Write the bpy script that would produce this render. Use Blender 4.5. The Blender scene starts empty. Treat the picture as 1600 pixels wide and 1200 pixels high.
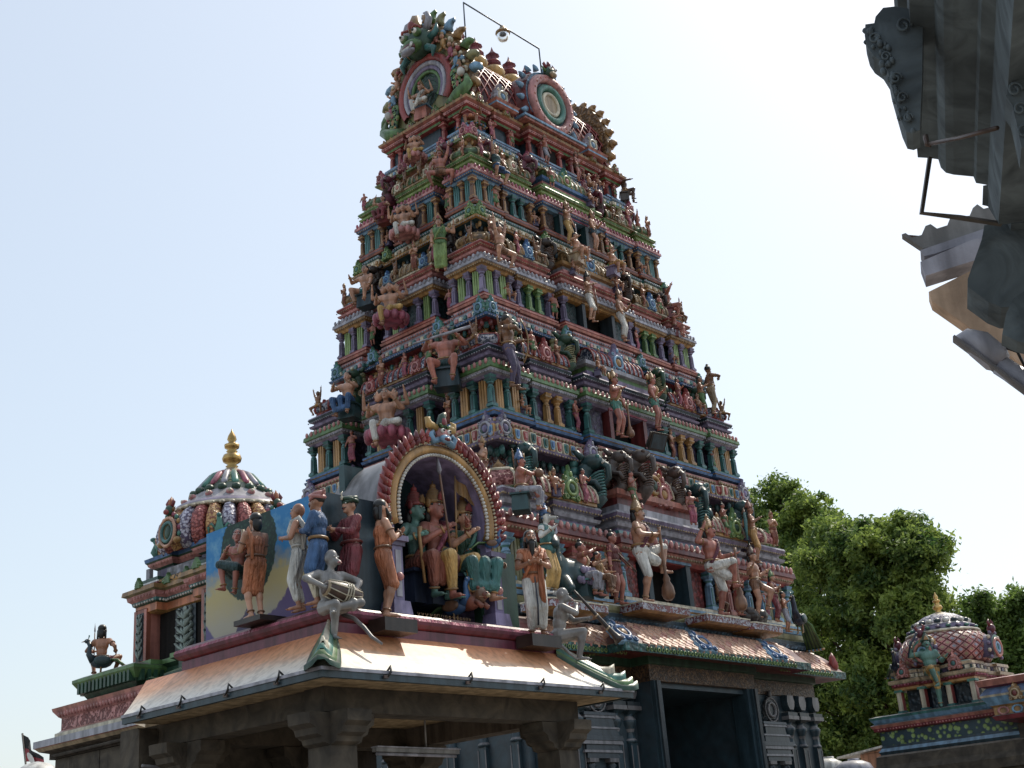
import bpy, bmesh, math, random
from math import sin, cos, pi, radians, hypot, atan2, sqrt
from mathutils import Matrix, Vector, Quaternion, noise
random.seed(7)
scene = bpy.context.scene
COL = scene.collection
T_ = Matrix.Translation
def RZ(a): return Matrix.Rotation(a, 4, 'Z')
def RX(a): return Matrix.Rotation(a, 4, 'X')
def RY(a): return Matrix.Rotation(a, 4, 'Y')
def SC(x, y=None, z=None):
    y = x if y is None else y; z = x if z is None else z
    return Matrix.Diagonal((x, y, z, 1))

# ------------------------------------------------------------------ camera
FOC, YAW, PITCH, ROLL = 2048.07, radians(41.04), radians(20.661), radians(-4.706)
GROUND = -1.6                       # the lens stands 1.6 m above the ground, at the origin
fw = Vector((cos(PITCH)*cos(YAW), cos(PITCH)*sin(YAW), sin(PITCH)))
r0 = Vector((sin(YAW), -cos(YAW), 0)); u0 = r0.cross(fw)
rt = cos(ROLL)*r0 + sin(ROLL)*u0; up = -sin(ROLL)*r0 + cos(ROLL)*u0
cam_d = bpy.data.cameras.new('camera'); cam = bpy.data.objects.new('camera', cam_d); COL.objects.link(cam)
cam.matrix_world = Matrix(((rt.x, up.x, -fw.x, 0), (rt.y, up.y, -fw.y, 0), (rt.z, up.z, -fw.z, 0), (0, 0, 0, 1)))
cam_d.sensor_fit = 'HORIZONTAL'; cam_d.sensor_width = 36; cam_d.lens = FOC/1600*36
cam_d.clip_start = 0.05; cam_d.clip_end = 3000
scene.camera = cam
def W(px, py, axis, val):
    """the point where the sight line of a photo pixel meets the plane x / y / z = val"""
    d = fw*FOC + rt*(px-800) + up*(600-py)
    return d*(val/d[axis])
def mpp(p): return p.dot(fw)/FOC    # metres per photo pixel at p

# ------------------------------------------------------------------ materials
def lin(h):
    h = h.lstrip('#'); o = []
    for i in (0, 2, 4):
        c = int(h[i:i+2], 16)/255
        o.append(c/12.92 if c <= .04045 else ((c+.055)/1.055)**2.4)
    return (*o, 1)
PAL = dict(salmon='c4705c', red='a8352f', dred='7c2422', pink='cf7f7a', ochre='c28a26', gold='a9782a', teal='2c7a78', dteal='1c4a4e',
  green='55853a', lgreen='86a845', dgreen='1f5038', blue='2c69a6', sky='6aa2c8', lav='83739a', dlav='57496e', lgrey='a5a4b2', cream='d8caa8', white='dedbd2',
  brown='5a3c2c', dbrown='34251e', skin='c98a62', skinr='bd6850', skint='b9764c', skinp='d39a7c', grey='7b787c', lgre='8d8a88', maroon='742440', orange='d0702a', lilac='7f72a4',
  black='16120f', slate='24424f', dslate='2a3a44', mint='3f8f7c', yellow='d9a52c', skgreen='5f9a8a', rust='9a4a2a', peach='dc9a70', tan='b79a6c', stone='6e6154', dstone='4e443a',
  eyew='f0ece4', copper='8a5a34', rose='b84a6a', navy='22304a', khaki='8f8a4e', crimson='8c2432')
MATS = {}
def haze_tone(c, k=.74, up=1.06):
    """less saturated, a little lighter: the haze veil put into the paint colours"""
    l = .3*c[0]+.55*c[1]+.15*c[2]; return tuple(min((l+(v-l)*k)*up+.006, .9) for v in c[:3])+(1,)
def nn(nt, t, **kw):
    n = nt.nodes.new(t)
    for k, v in kw.items(): setattr(n, k, v)
    return n
def paint(key):
    """painted plaster. key: colour[:style]"""
    if key in MATS: return MATS[key]
    col, _, style = key.partition(':')
    base = lin(PAL[col]) if col in PAL else lin(col)
    base = haze_tone(base)
    m = bpy.data.materials.new('paint_'+key.replace(':', '_')); m.use_nodes = True; nt = m.node_tree; L = nt.links.new
    b = nt.nodes['Principled BSDF']
    tc = nn(nt, 'ShaderNodeTexCoord')
    geo = nn(nt, 'ShaderNodeNewGeometry')
    n1 = nn(nt, 'ShaderNodeTexNoise'); n1.inputs['Scale'].default_value = 5; n1.inputs['Detail'].default_value = 5; n1.inputs['Roughness'].default_value = .65
    L(geo.outputs['Position'], n1.inputs['Vector'])
    mp = nn(nt, 'ShaderNodeMapping'); mp.inputs['Scale'].default_value = (9, 9, .9); L(geo.outputs['Position'], mp.inputs['Vector'])
    n2 = nn(nt, 'ShaderNodeTexNoise'); n2.inputs['Scale'].default_value = 1; n2.inputs['Detail'].default_value = 4; L(mp.outputs['Vector'], n2.inputs['Vector'])
    r1 = nn(nt, 'ShaderNodeMapRange'); r1.inputs['From Min'].default_value = .3; r1.inputs['From Max'].default_value = .7; r1.inputs['To Min'].default_value = .72; r1.inputs['To Max'].default_value = 1.12
    L(n1.outputs['Fac'], r1.inputs['Value'])
    r2 = nn(nt, 'ShaderNodeMapRange'); r2.inputs['From Min'].default_value = .4; r2.inputs['From Max'].default_value = .6; r2.inputs['To Min'].default_value = .58; r2.inputs['To Max'].default_value = 1.0
    L(n2.outputs['Fac'], r2.inputs['Value'])
    mu = nn(nt, 'ShaderNodeMath', operation='MULTIPLY'); L(r1.outputs[0], mu.inputs[0]); L(r2.outputs[0], mu.inputs[1])
    mx = nn(nt, 'ShaderNodeMix', data_type='RGBA', blend_type='MULTIPLY'); mx.inputs['Factor'].default_value = 1
    mx.inputs['A'].default_value = base; L(mu.outputs[0], mx.inputs['B'])
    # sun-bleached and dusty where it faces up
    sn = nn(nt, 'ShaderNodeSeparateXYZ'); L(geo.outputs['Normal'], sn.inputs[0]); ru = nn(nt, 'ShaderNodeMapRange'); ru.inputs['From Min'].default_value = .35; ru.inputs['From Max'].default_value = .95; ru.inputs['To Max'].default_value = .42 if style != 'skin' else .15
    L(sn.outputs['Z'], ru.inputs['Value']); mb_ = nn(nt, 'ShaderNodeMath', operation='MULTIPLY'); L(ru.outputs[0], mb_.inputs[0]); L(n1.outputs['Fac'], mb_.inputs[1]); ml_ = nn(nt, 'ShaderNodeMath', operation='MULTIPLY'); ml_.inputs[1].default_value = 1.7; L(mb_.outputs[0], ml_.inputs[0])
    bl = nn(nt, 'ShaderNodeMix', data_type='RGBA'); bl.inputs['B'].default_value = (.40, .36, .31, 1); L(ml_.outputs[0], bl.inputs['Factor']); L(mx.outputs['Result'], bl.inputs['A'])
    out = bl.outputs['Result']
    b.inputs['Roughness'].default_value = .4
    b.inputs['Specular IOR Level'].default_value = .5
    bump_h = n1.outputs['Fac']; bs = .25
    if style == 'fold':                                             # cloth folds
        w = nn(nt, 'ShaderNodeTexNoise'); mp2 = nn(nt, 'ShaderNodeMapping'); mp2.inputs['Scale'].default_value = (22, 22, 3)
        L(tc.outputs['Object'], mp2.inputs['Vector']); L(mp2.outputs['Vector'], w.inputs['Vector']); w.inputs['Scale'].default_value = 1; w.inputs['Detail'].default_value = 2
        bump_h = w.outputs['Fac']; bs = .8; b.inputs['Roughness'].default_value = .55
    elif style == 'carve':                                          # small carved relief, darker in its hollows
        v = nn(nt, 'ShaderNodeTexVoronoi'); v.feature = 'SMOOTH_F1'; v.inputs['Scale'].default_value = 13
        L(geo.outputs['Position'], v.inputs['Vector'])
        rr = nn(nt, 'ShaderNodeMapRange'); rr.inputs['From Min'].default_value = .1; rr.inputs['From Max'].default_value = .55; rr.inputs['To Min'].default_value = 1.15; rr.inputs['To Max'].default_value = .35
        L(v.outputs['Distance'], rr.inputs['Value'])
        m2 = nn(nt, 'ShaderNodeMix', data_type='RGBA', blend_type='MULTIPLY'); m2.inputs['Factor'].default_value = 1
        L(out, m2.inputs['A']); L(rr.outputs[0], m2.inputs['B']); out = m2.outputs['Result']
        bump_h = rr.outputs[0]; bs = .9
    elif style == 'metal':
        b.inputs['Metallic'].default_value = .85; b.inputs['Roughness'].default_value = .32
    elif style == 'matte':
        b.inputs['Roughness'].default_value = .85; b.inputs['Specular IOR Level'].default_value = .25; bs = .5
    elif style == 'skin':
        b.inputs['Roughness'].default_value = .36; bs = .06
    L(out, b.inputs['Base Color'])
    bp = nn(nt, 'ShaderNodeBump'); bp.inputs['Strength'].default_value = bs; bp.inputs['Distance'].default_value = .02 if style != 'fold' else .07
    L(bump_h, bp.inputs['Height']); L(bp.outputs['Normal'], b.inputs['Normal'])
    MATS[key] = m
    return m
def twotone(key, ca, cb, scale, kind='voronoi', rough=.45, bump=.6, obj=False, vec=None, lo=.25, hi=.4):
    """two paint colours in a carved all-over pattern"""
    if key in MATS: return MATS[key]
    m = bpy.data.materials.new(key); m.use_nodes = True; nt = m.node_tree; L = nt.links.new
    b = nt.nodes['Principled BSDF']; tc = nn(nt, 'ShaderNodeTexCoord'); geo = nn(nt, 'ShaderNodeNewGeometry')
    src = tc.outputs['Object'] if obj else geo.outputs['Position']
    if vec:
        mp = nn(nt, 'ShaderNodeMapping'); mp.inputs['Scale'].default_value = vec; L(src, mp.inputs['Vector']); src = mp.outputs['Vector']
    if kind == 'voronoi':
        t = nn(nt, 'ShaderNodeTexVoronoi'); t.feature = 'F1'; t.inputs['Scale'].default_value = scale; L(src, t.inputs['Vector']); o = t.outputs['Distance']
    elif kind == 'noise':
        t = nn(nt, 'ShaderNodeTexNoise'); t.inputs['Scale'].default_value = scale; t.inputs['Detail'].default_value = 3; t.inputs['Distortion'].default_value = 1.5; L(src, t.inputs['Vector']); o = t.outputs['Fac']
    else:
        t = nn(nt, 'ShaderNodeTexWave'); t.inputs['Scale'].default_value = scale; t.inputs['Distortion'].default_value = 3; L(src, t.inputs['Vector']); o = t.outputs['Fac']
    r = nn(nt, 'ShaderNodeMapRange'); r.inputs['From Min'].default_value = lo; r.inputs['From Max'].default_value = hi; L(o, r.inputs['Value'])
    n1 = nn(nt, 'ShaderNodeTexNoise'); n1.inputs['Scale'].default_value = 4; n1.inputs['Detail'].default_value = 5; L(geo.outputs['Position'], n1.inputs['Vector'])
    r1 = nn(nt, 'ShaderNodeMapRange'); r1.inputs['From Min'].default_value = .3; r1.inputs['From Max'].default_value = .7; r1.inputs['To Min'].default_value = .65; r1.inputs['To Max'].default_value = 1.1; L(n1.outputs['Fac'], r1.inputs['Value'])
    mx = nn(nt, 'ShaderNodeMix', data_type='RGBA'); mx.inputs['A'].default_value = haze_tone(lin(PAL.get(ca, ca))); mx.inputs['B'].default_value = haze_tone(lin(PAL.get(cb, cb))); L(r.outputs[0], mx.inputs['Factor'])
    m2 = nn(nt, 'ShaderNodeMix', data_type='RGBA', blend_type='MULTIPLY'); m2.inputs['Factor'].default_value = 1; L(mx.outputs['Result'], m2.inputs['A']); L(r1.outputs[0], m2.inputs['B'])
    L(m2.outputs['Result'], b.inputs['Base Color']); b.inputs['Roughness'].default_value = rough
    bp = nn(nt, 'ShaderNodeBump'); bp.inputs['Strength'].default_value = bump; bp.inputs['Distance'].default_value = .02; L(r.outputs[0], bp.inputs['Height']); L(bp.outputs['Normal'], b.inputs['Normal'])
    MATS[key] = m
    return m
def mat(key): return MATS[key] if key in MATS else paint(key)

# ------------------------------------------------------------------ mesh builder
class MB:
    def __init__(s): s.v = []; s.f = []; s.m = []; s.s = []; s.keys = []; s.T = None
    def k(s, key):
        if key not in s.keys: s.keys.append(key)
        return s.keys.index(key)
    def add(s, vs, fs, key, smooth=False):
        o = len(s.v)
        if s.T is not None: vs = [s.T @ Vector(p) for p in vs]
        s.v.extend([tuple(p) for p in vs])
        if isinstance(key, (list, tuple)): s.m.extend([s.k(x) for x in key])
        else: s.m.extend([s.k(key)]*len(fs))
        s.f.extend([tuple(i+o for i in f) for f in fs]); s.s.extend([smooth]*len(fs))
        return s
    def box(s, x0, x1, y0, y1, z0, z1, key, tx=0, ty=0):
        """a box; tx, ty pull the top in (or out) on each side"""
        return s.add([(x0, y0, z0), (x1, y0, z0), (x1, y1, z0), (x0, y1, z0), (x0+tx, y0+ty, z1), (x1-tx, y0+ty, z1), (x1-tx, y1-ty, z1), (x0+tx, y1-ty, z1)],
            [(0, 3, 2, 1), (4, 5, 6, 7), (0, 1, 5, 4), (1, 2, 6, 5), (2, 3, 7, 6), (3, 0, 4, 7)], key)
    def bar(s, a, b, w, h, key):
        a = Vector(a); b = Vector(b); d = (b-a).normalized(); r = d.cross(Vector((0, 0, 1)))
        if r.length < 1e-3: r = Vector((1, 0, 0))
        r.normalize(); u = r.cross(d); P = []
        for p in (a, b):
            for i, j in ((-1, -1), (1, -1), (1, 1), (-1, 1)): P.append(p+r*(i*w/2)+u*(j*h/2))
        return s.add(P, [(0, 3, 2, 1), (4, 5, 6, 7), (0, 1, 5, 4), (1, 2, 6, 5), (2, 3, 7, 6), (3, 0, 4, 7)], key)
    def lathe(s, prof, n, key, c=(0, 0, 0), sx=1, sy=1, smooth=True, rot=0, cap=True):
        """prof [(radius, z[, key])]; a key colours the band above its ring"""
        vs = []; fs = []; ks = []
        for p in prof:
            for i in range(n):
                a = 2*pi*i/n+rot; vs.append((c[0]+p[0]*cos(a)*sx, c[1]+p[0]*sin(a)*sy, c[2]+p[1]))
        for j in range(len(prof)-1):
            kk = prof[j][2] if len(prof[j]) > 2 else key
            for i in range(n):
                i2 = (i+1) % n; fs.append((j*n+i, j*n+i2, (j+1)*n+i2, (j+1)*n+i)); ks.append(kk)
        if cap:
            fs.append(tuple(range(n-1, -1, -1))); ks.append(key); fs.append(tuple((len(prof)-1)*n+i for i in range(n))); ks.append(ks[-2] if ks else key)
        return s.add(vs, fs, ks, smooth)
    def tube(s, pts, r, key, n=6, smooth=True, flat=1.0):
        pts = [Vector(p) for p in pts]; N = len(pts); rs = r if isinstance(r, (list, tuple)) else [r]*N
        vs = []; fs = []; ref = None
        for i, p in enumerate(pts):
            d = (pts[min(i+1, N-1)]-pts[max(i-1, 0)]).normalized()
            if ref is None:
                ref = Vector((0, 0, 1)) if abs(d.z) < .9 else Vector((1, 0, 0))
            a = d.cross(ref)
            if a.length < 1e-4: a = d.orthogonal()
            a.normalize(); b = a.cross(d).normalized(); ref = b
            for k in range(n):
                t = 2*pi*k/n; vs.append(p+a*(cos(t)*rs[i])+b*(sin(t)*rs[i]*flat))
        for i in range(N-1):
            for k in range(n):
                k2 = (k+1) % n; fs.append((i*n+k, i*n+k2, (i+1)*n+k2, (i+1)*n+k))
        fs.append(tuple(range(n-1, -1, -1))); fs.append(tuple((N-1)*n+k for k in range(n)))
        return s.add(vs, fs, key, smooth)
    def ring(s, c, R, r, key, M=None, n=16, m=6, a0=0, a1=2*pi, sx=1, sy=1):
        """a torus arc in the local xy plane of M"""
        closed = abs(a1-a0-2*pi) < 1e-6; N = n if closed else n+1; vs = []; fs = []
        for i in range(N):
            a = a0+(a1-a0)*i/n
            for k in range(m):
                t = 2*pi*k/m; q = Vector(((R+r*cos(t))*cos(a)*sx, (R+r*cos(t))*sin(a)*sy, r*sin(t)))
                if M: q = M @ q
                vs.append(q+Vector(c))
        for i in range(n):
            i2 = (i+1) % N
            for k in range(m):
                k2 = (k+1) % m; fs.append((i*m+k, i2*m+k, i2*m+k2, i*m+k2))
        return s.add(vs, fs, key, True)
    def ell(s, c, r, key, nu=10, nv=7, M=None):
        vs = []; fs = []
        if not isinstance(r, (list, tuple)): r = (r, r, r)
        vs.append((0, 0, -r[2]))
        for j in range(1, nv):
            a = -pi/2+pi*j/nv
            for i in range(nu):
                t = 2*pi*i/nu; vs.append((r[0]*cos(a)*cos(t), r[1]*cos(a)*sin(t), r[2]*sin(a)))
        vs.append((0, 0, r[2])); e = len(vs)-1
        for i in range(nu):
            i2 = (i+1) % nu; fs.append((0, 1+i2, 1+i))
            for j in range(nv-2): fs.append((1+j*nu+i, 1+j*nu+i2, 1+(j+1)*nu+i2, 1+(j+1)*nu+i))
            fs.append((1+(nv-2)*nu+i, 1+(nv-2)*nu+i2, e))
        vs = [((M @ Vector(p)) if M else Vector(p))+Vector(c) for p in vs]
        return s.add(vs, fs, key, True)
    def cap(s, p0, r0, p1, r1, key, n=8, sq=None):
        """a tapered limb with rounded ends"""
        p0 = Vector(p0); p1 = Vector(p1); d = p1-p0; L = d.length
        d = d/L if L > 1e-6 else Vector((0, 0, 1)); a = d.orthogonal().normalized(); b = d.cross(a); vs = []; fs = []
        rings = [(-r0*.7, r0*.7), (0, r0), (L, r1), (L+r1*.7, r1*.7)]
        vs.append(p0-d*r0)
        for t, r in rings:
            for k in range(n):
                q = 2*pi*k/n; vs.append(p0+d*t+a*(r*cos(q))+b*(r*sin(q)))
        vs.append(p1+d*r1); e = len(vs)-1
        for k in range(n):
            k2 = (k+1) % n; fs.append((0, 1+k2, 1+k))
            for j in range(3): fs.append((1+j*n+k, 1+j*n+k2, 1+(j+1)*n+k2, 1+(j+1)*n+k))
            fs.append((1+3*n+k, 1+3*n+k2, e))
        return s.add(vs, fs, key, True)
    def prism(s, poly, y0, y1, key, bev=0, side=None, smooth=False):
        """an outline in x, z (counter-clockwise seen from -y) pushed from y0 (front) to y1 (back); bev rounds the front edge"""
        n = len(poly); cx = sum(p[0] for p in poly)/n; cz = sum(p[1] for p in poly)/n
        if bev:
            fr = [(p[0]+(cx-p[0])*bev, p[1]+(cz-p[1])*bev) for p in poly]; ym = y0+(y1-y0)*.35
            vs = [(p[0], y0, p[1]) for p in fr]+[(p[0], ym, p[1]) for p in poly]+[(p[0], y1, p[1]) for p in poly]; R = 3
        else:
            vs = [(p[0], y0, p[1]) for p in poly]+[(p[0], y1, p[1]) for p in poly]; R = 2
        fs = [tuple(range(n))]; ks = [key]
        for j in range(R-1):
            for i in range(n):
                i2 = (i+1) % n; fs.append((j*n+i2, j*n+i, (j+1)*n+i, (j+1)*n+i2)); ks.append(side or key)
        fs.append(tuple((R-1)*n+i for i in range(n-1, -1, -1))); ks.append(side or key)
        return s.add(vs, fs, ks, smooth)
    def sweep(s, plan, prof, cap=True):
        """a moulding: prof [(offset, z, key)] carried round a closed plan (counter-clockwise)"""
        n = len(plan); rings = []
        nrm = []
        for i in range(n):
            a = plan[i]; b = plan[(i+1) % n]; d = Vector((b[0]-a[0], b[1]-a[1])); d.normalize(); nrm.append(Vector((d.y, -d.x)))
        for off, z, *_ in prof:
            R = []
            for i in range(n):
                n1 = nrm[i-1]; n2 = nrm[i]; q = (n1+n2)/(1+max(n1.dot(n2), -.9)); R.append((plan[i][0]+q.x*off, plan[i][1]+q.y*off, z))
            rings.append(R)
        vs = [p for R in rings for p in R]; fs = []; ks = []
        for j in range(len(prof)-1):
            for i in range(n):
                i2 = (i+1) % n; fs.append((j*n+i, j*n+i2, (j+1)*n+i2, (j+1)*n+i)); ks.append(prof[j][2])
        if cap:
            fs.append(tuple((len(prof)-1)*n+i for i in range(n))); ks.append(prof[-1][2] if len(prof[-1]) > 2 else ks[-1])
            fs.append(tuple(range(n-1, -1, -1))); ks.append(prof[0][2])
        return s.add(vs, fs, ks)
    def along(s, plan, off, z, step, fn, sides=None):
        """calls fn(mb, matrix) at equal steps round a plan pushed out by off; the matrix has x along the edge and -y outward"""
        n = len(plan)
        for i in range(n):
            a = Vector(plan[i]); b = Vector(plan[(i+1) % n]); d = b-a; Lg = d.length
            d.normalize(); nr = Vector((d.y, -d.x))
            if sides and not sides(nr): continue
            k = max(1, int(round(Lg/step)))
            for j in range(k):
                p = a+d*(Lg*(j+.5)/k)+nr*off
                M = Matrix(((d.x, -nr.x, 0, p.x), (d.y, -nr.y, 0, p.y), (0, 0, 1, z), (0, 0, 0, 1)))
                old = s.T; s.T = (old @ M) if old is not None else M; fn(s, j); s.T = old
    def mesh(s, name):
        me = bpy.data.meshes.new(name); me.from_pydata(s.v, [], s.f)
        for k in s.keys: me.materials.append(mat(k))
        me.polygons.foreach_set('material_index', s.m); me.polygons.foreach_set('use_smooth', s.s); me.update()
        return me
    def build(s, name, parent=None, M=None): return put(name, s.mesh(name), parent, M)
def put(name, me, parent=None, M=None):
    o = bpy.data.objects.new(name, me); COL.objects.link(o)
    if parent is not None: o.parent = parent
    if M is not None: o.matrix_basis = M
    return o
def tag(o, label=None, cat=None, group=None, kind=None):
    if label: o['label'] = label
    if cat: o['category'] = cat
    if group: o['group'] = group
    if kind: o['kind'] = kind
    return o
def thing(name, label, cat, loc=(0, 0, 0), rz=0, group=None):
    o = bpy.data.objects.new(name, None); COL.objects.link(o); o.location = loc; o.rotation_euler = (0, 0, rz)
    o.empty_display_size = .2
    return tag(o, label, cat, group)

# ------------------------------------------------------------------ one skin over many limbs (voxel remesh in a side scene)
TMP = bpy.data.scenes.new('side')
def skin(mb, vox, smooth=2):
    me = bpy.data.meshes.new('t'); me.from_pydata(mb.v, [], mb.f)
    o = bpy.data.objects.new('t', me); TMP.collection.objects.link(o)
    m = o.modifiers.new('r', 'REMESH'); m.mode = 'VOXEL'; m.voxel_size = vox; m.adaptivity = 0
    if smooth:
        sm = o.modifiers.new('s', 'SMOOTH'); sm.iterations = smooth; sm.factor = .5
    vl = TMP.view_layers[0]; vl.update(); dg = vl.depsgraph
    ev = o.evaluated_get(dg); em = ev.to_mesh()
    vs = [tuple(v.co) for v in em.vertices]; fs = [tuple(p.vertices) for p in em.polygons]
    ev.to_mesh_clear(); bpy.data.objects.remove(o); bpy.data.meshes.remove(me)
    return vs, fs
# ------------------------------------------------------------------ figures (units of a 1.75 m body facing -y; its left is +x)
def ik(a, t, l1, l2, hint):
    a = Vector(a); t = Vector(t); d = t-a; L = min(d.length, (l1+l2)*.995)
    if L < .05: L = .05
    dn = d.normalized(); x = (L*L+l1*l1-l2*l2)/(2*L); h = sqrt(max(l1*l1-x*x, 0))
    hv = Vector(hint); hv = hv-dn*hv.dot(dn)
    hv = hv.normalized() if hv.length > 1e-4 else dn.orthogonal().normalized()
    return a+dn*x+hv*h, a+dn*L
def joints(p):
    J = {}; P = Vector(p.get('pel', (0, 0, .95))); lean = Vector(p.get('lean', (0, 0)) + (0,))
    J['P'] = P; J['W'] = P+Vector((0, 0, .2))+lean*.4; J['C'] = P+Vector((0, 0, .36))+lean*.8; J['N'] = P+Vector((0, .01, .53))+lean
    hy, hp = p.get('head', (0, 0)); J['HM'] = RZ(radians(hy)) @ RX(radians(hp))
    J['H'] = J['N']+(J['HM'].to_3x3() @ Vector((0, -.03, .15)))
    tw = RZ(radians(p.get('twist', 0))).to_3x3()
    for s, n in ((1, 'L'), (-1, 'R')):
        J['S'+n] = P+Vector((0, 0, .46))+lean*.95+tw @ Vector((s*.18, 0, 0))
        hand = p.get('h'+n, (s*.27, -.05, .72)); J['E'+n], J['A'+n] = ik(J['S'+n], hand, .29, .27, p.get('e'+n, (s*.6, .6, -.5)))
        J['T'+n] = P+Vector((s*.09, 0, -.03))
        foot = p.get('f'+n, (s*.1, .02, .08)); J['K'+n], J['F'+n] = ik(J['T'+n], foot, .44, .43, p.get('k'+n, (s*.15, -1, .1)))
        td = Vector(p.get('t'+n, (s*.25, -1, -.12))).normalized(); J['O'+n] = J['F'+n]+td*.16+Vector((0, 0, -.04)); J['tw'] = tw
    return J
def limb_caps(mb, J, k, g=0, arms=True, legs=True, torso=True, fat=1.0, hand=True):
    tw = J['tw'].to_4x4(); F_ = .5+.5*fat
    if torso:
        mb.ell(J['P'], ((.158+g)*fat, (.115+g)*fat, .13+g), k, M=tw); mb.ell(J['W'], ((.135+g)*fat, (.1+g)*fat, .17), k, M=tw); mb.ell(J['C'], ((.172+g)*fat, (.118+g)*fat, .17+g*.5), k, M=tw)
        mb.cap(J['SL'], .062+g, J['SR'], .062+g, k)
        mb.ell((J['C']+J['N'])/2+Vector((0, .02, .02)), (.12+g, .075+g, .08), k)
    if arms:
        for s in 'LR':
            mb.cap(J['S'+s], .067*F_+g, J['E'+s], .05*F_+g, k); mb.cap(J['E'+s], .05*F_+g, J['A'+s], .034*F_+g, k)
    if legs:
        for s in 'LR':
            mb.cap(J['T'+s], .103*F_+g, J['K'+s], .069*F_+g, k); mb.cap(J['K'+s], .066*F_+g, J['F'+s], .044*F_+g, k)
            c = J['K'+s].lerp(J['F'+s], .3); mb.ell(c+Vector((0, .012, 0)), (.068*F_+g, .068*F_+g, .11), k)
LOWER = dict(shorts=.42, dhoti=1.75, knee=1.05, trouser=1.86)
def figure(name, label, cat, loc, rz, height, pose, skincol='skin', lower=('dhoti', 'white'), upper=None, head=('crown', 'gold'), beard=None, stache=True,
           jewel='gold', shawl=None, items=(), group=None, vox=.02, xarms=(), heads=1, muzzle=None, fat=1.0, fingers=False, feet=True, base=0, M=None, tail=None):
    J = joints(pose); s = height/1.75
    t = thing(name, label, cat, loc, rz, group)
    LM = M if M is not None else Matrix()
    S = LM @ SC(s) @ T_((0, 0, -base))
    SK = skincol+':skin'
    # body: one surface
    mb = MB(); limb_caps(mb, J, SK, fat=fat)
    mb.cap(J['N']-Vector((0, 0, .06)), .06, J['H']-Vector((0, -.02, .06)), .052, SK)
    HM = J['HM']; hr = HM.to_3x3()*1.12
    hp = [J['H']] if heads == 1 else [J['H']]+[J['H']+hr @ Vector((q*.13, .05, 0)) for q in (-1, 1)]
    hrot = [hr] if heads == 1 else [hr]+[hr @ RZ(radians(q*70)).to_3x3() for q in (-1, 1)]; hp = [c+Vector((0, 0, .02)) for c in hp]
    mk = muzzle == 'monkey'
    for c, R in zip(hp, hrot):
        R4 = R.to_4x4()
        mb.ell(c+R @ Vector((0, .015, .015)), (.083, .1, .11), SK, M=R4); mb.ell(c+R @ Vector((0, -.03, -.05)), (.06, .065, .075), SK, M=R4)
        for q in (-1, 1): mb.ell(c+R @ Vector((q*.085, .02, -.01)), (.016, .03, .04) if not mk else (.03, .03, .045), SK, nu=6, nv=5, M=R4)
        if muzzle is None:
            mb.cap(c+R @ Vector((0, -.09, .02)), .011, c+R @ Vector((0, -.108, -.018)), .019, SK, n=6); mb.ell(c+R @ Vector((0, -.075, -.095)), (.03, .025, .022), SK, M=R4)
        else:
            l = .07 if mk else .17
            mb.cap(c+R @ Vector((0, -.06, -.035)), .058, c+R @ Vector((0, -.06-l, -.06)), .042 if mk else .036, SK)
    for q in 'LR':
        if feet:
            F = J['F'+q]; O = J['O'+q]; d = (O-F); d = Vector((d.x, d.y, 0)); d = d.normalized() if d.length > 1e-3 else Vector((0, -1, 0))
            mb.cap(F+Vector((0, .02, -.035)), .038, O, .028, SK); mb.cap(F-d*.03+Vector((0, 0, -.04)), .036, F, .036, SK)
        A = J['A'+q]; d = (A-J['E'+q]).normalized(); mb.cap(A, .03, A+d*.07, .033 if not fingers else .036, SK)
        if not fingers: mb.cap(A+d*.07, .03, A+d*.14+Vector((0, 0, .012)), .017, SK)
    for (side, tg, hint) in xarms:
        a = J['S'+side]; e, w = ik(a, tg, .29, .27, hint); mb.cap(a, .06, e, .047, SK); mb.cap(e, .047, w, .034, SK); d = (w-e).normalized(); mb.cap(w, .03, w+d*.12, .02, SK)
    vs, fs = skin(mb, vox, 1 if vox > .018 else 2)
    bm = MB(); bm.add(vs, fs, SK, True)
    # five fingers, bent
    for q, sg in (('L', 1), ('R', -1)):
        if fingers:
            A = J['A'+q]; d = (A-J['E'+q]).normalized(); hd = Vector(pose.get('p'+q, (-sg, 0, 0))); n_ = (hd-d*hd.dot(d)).normalized(); w = d.cross(n_)
            cu = pose.get('c'+q, .25)
            for i in range(4):
                o = A+d*.085+w*((i-1.5)*.017); ln = (.062, .072, .068, .052)[i]
                p1 = o+d*ln*.45+n_*(.004+cu*.01); p2 = p1+(d*(1-cu)+n_*cu)*ln*.33; p3 = p2+(d*(1-cu*1.6)+n_*cu*1.5)*ln*.3
                bm.tube([o-d*.02, p1, p2, p3], [.0095, .009, .008, .006], SK, n=6)
            o = A+d*.03+w*.03+n_*.01; bm.tube([o-w*.02, o+w*.022+d*.02, o+w*.024+d*.05+n_*.012], [.012, .0105, .0075], SK, n=6)
        if fingers and feet:
            O = J['O'+q]
            for i in range(5): bm.ell(O+Vector(((i-2)*.0165, -.025-.004*(i*(-sg) % 3), -.008)), (.009, .018, .009), SK, nu=6, nv=4)
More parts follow.
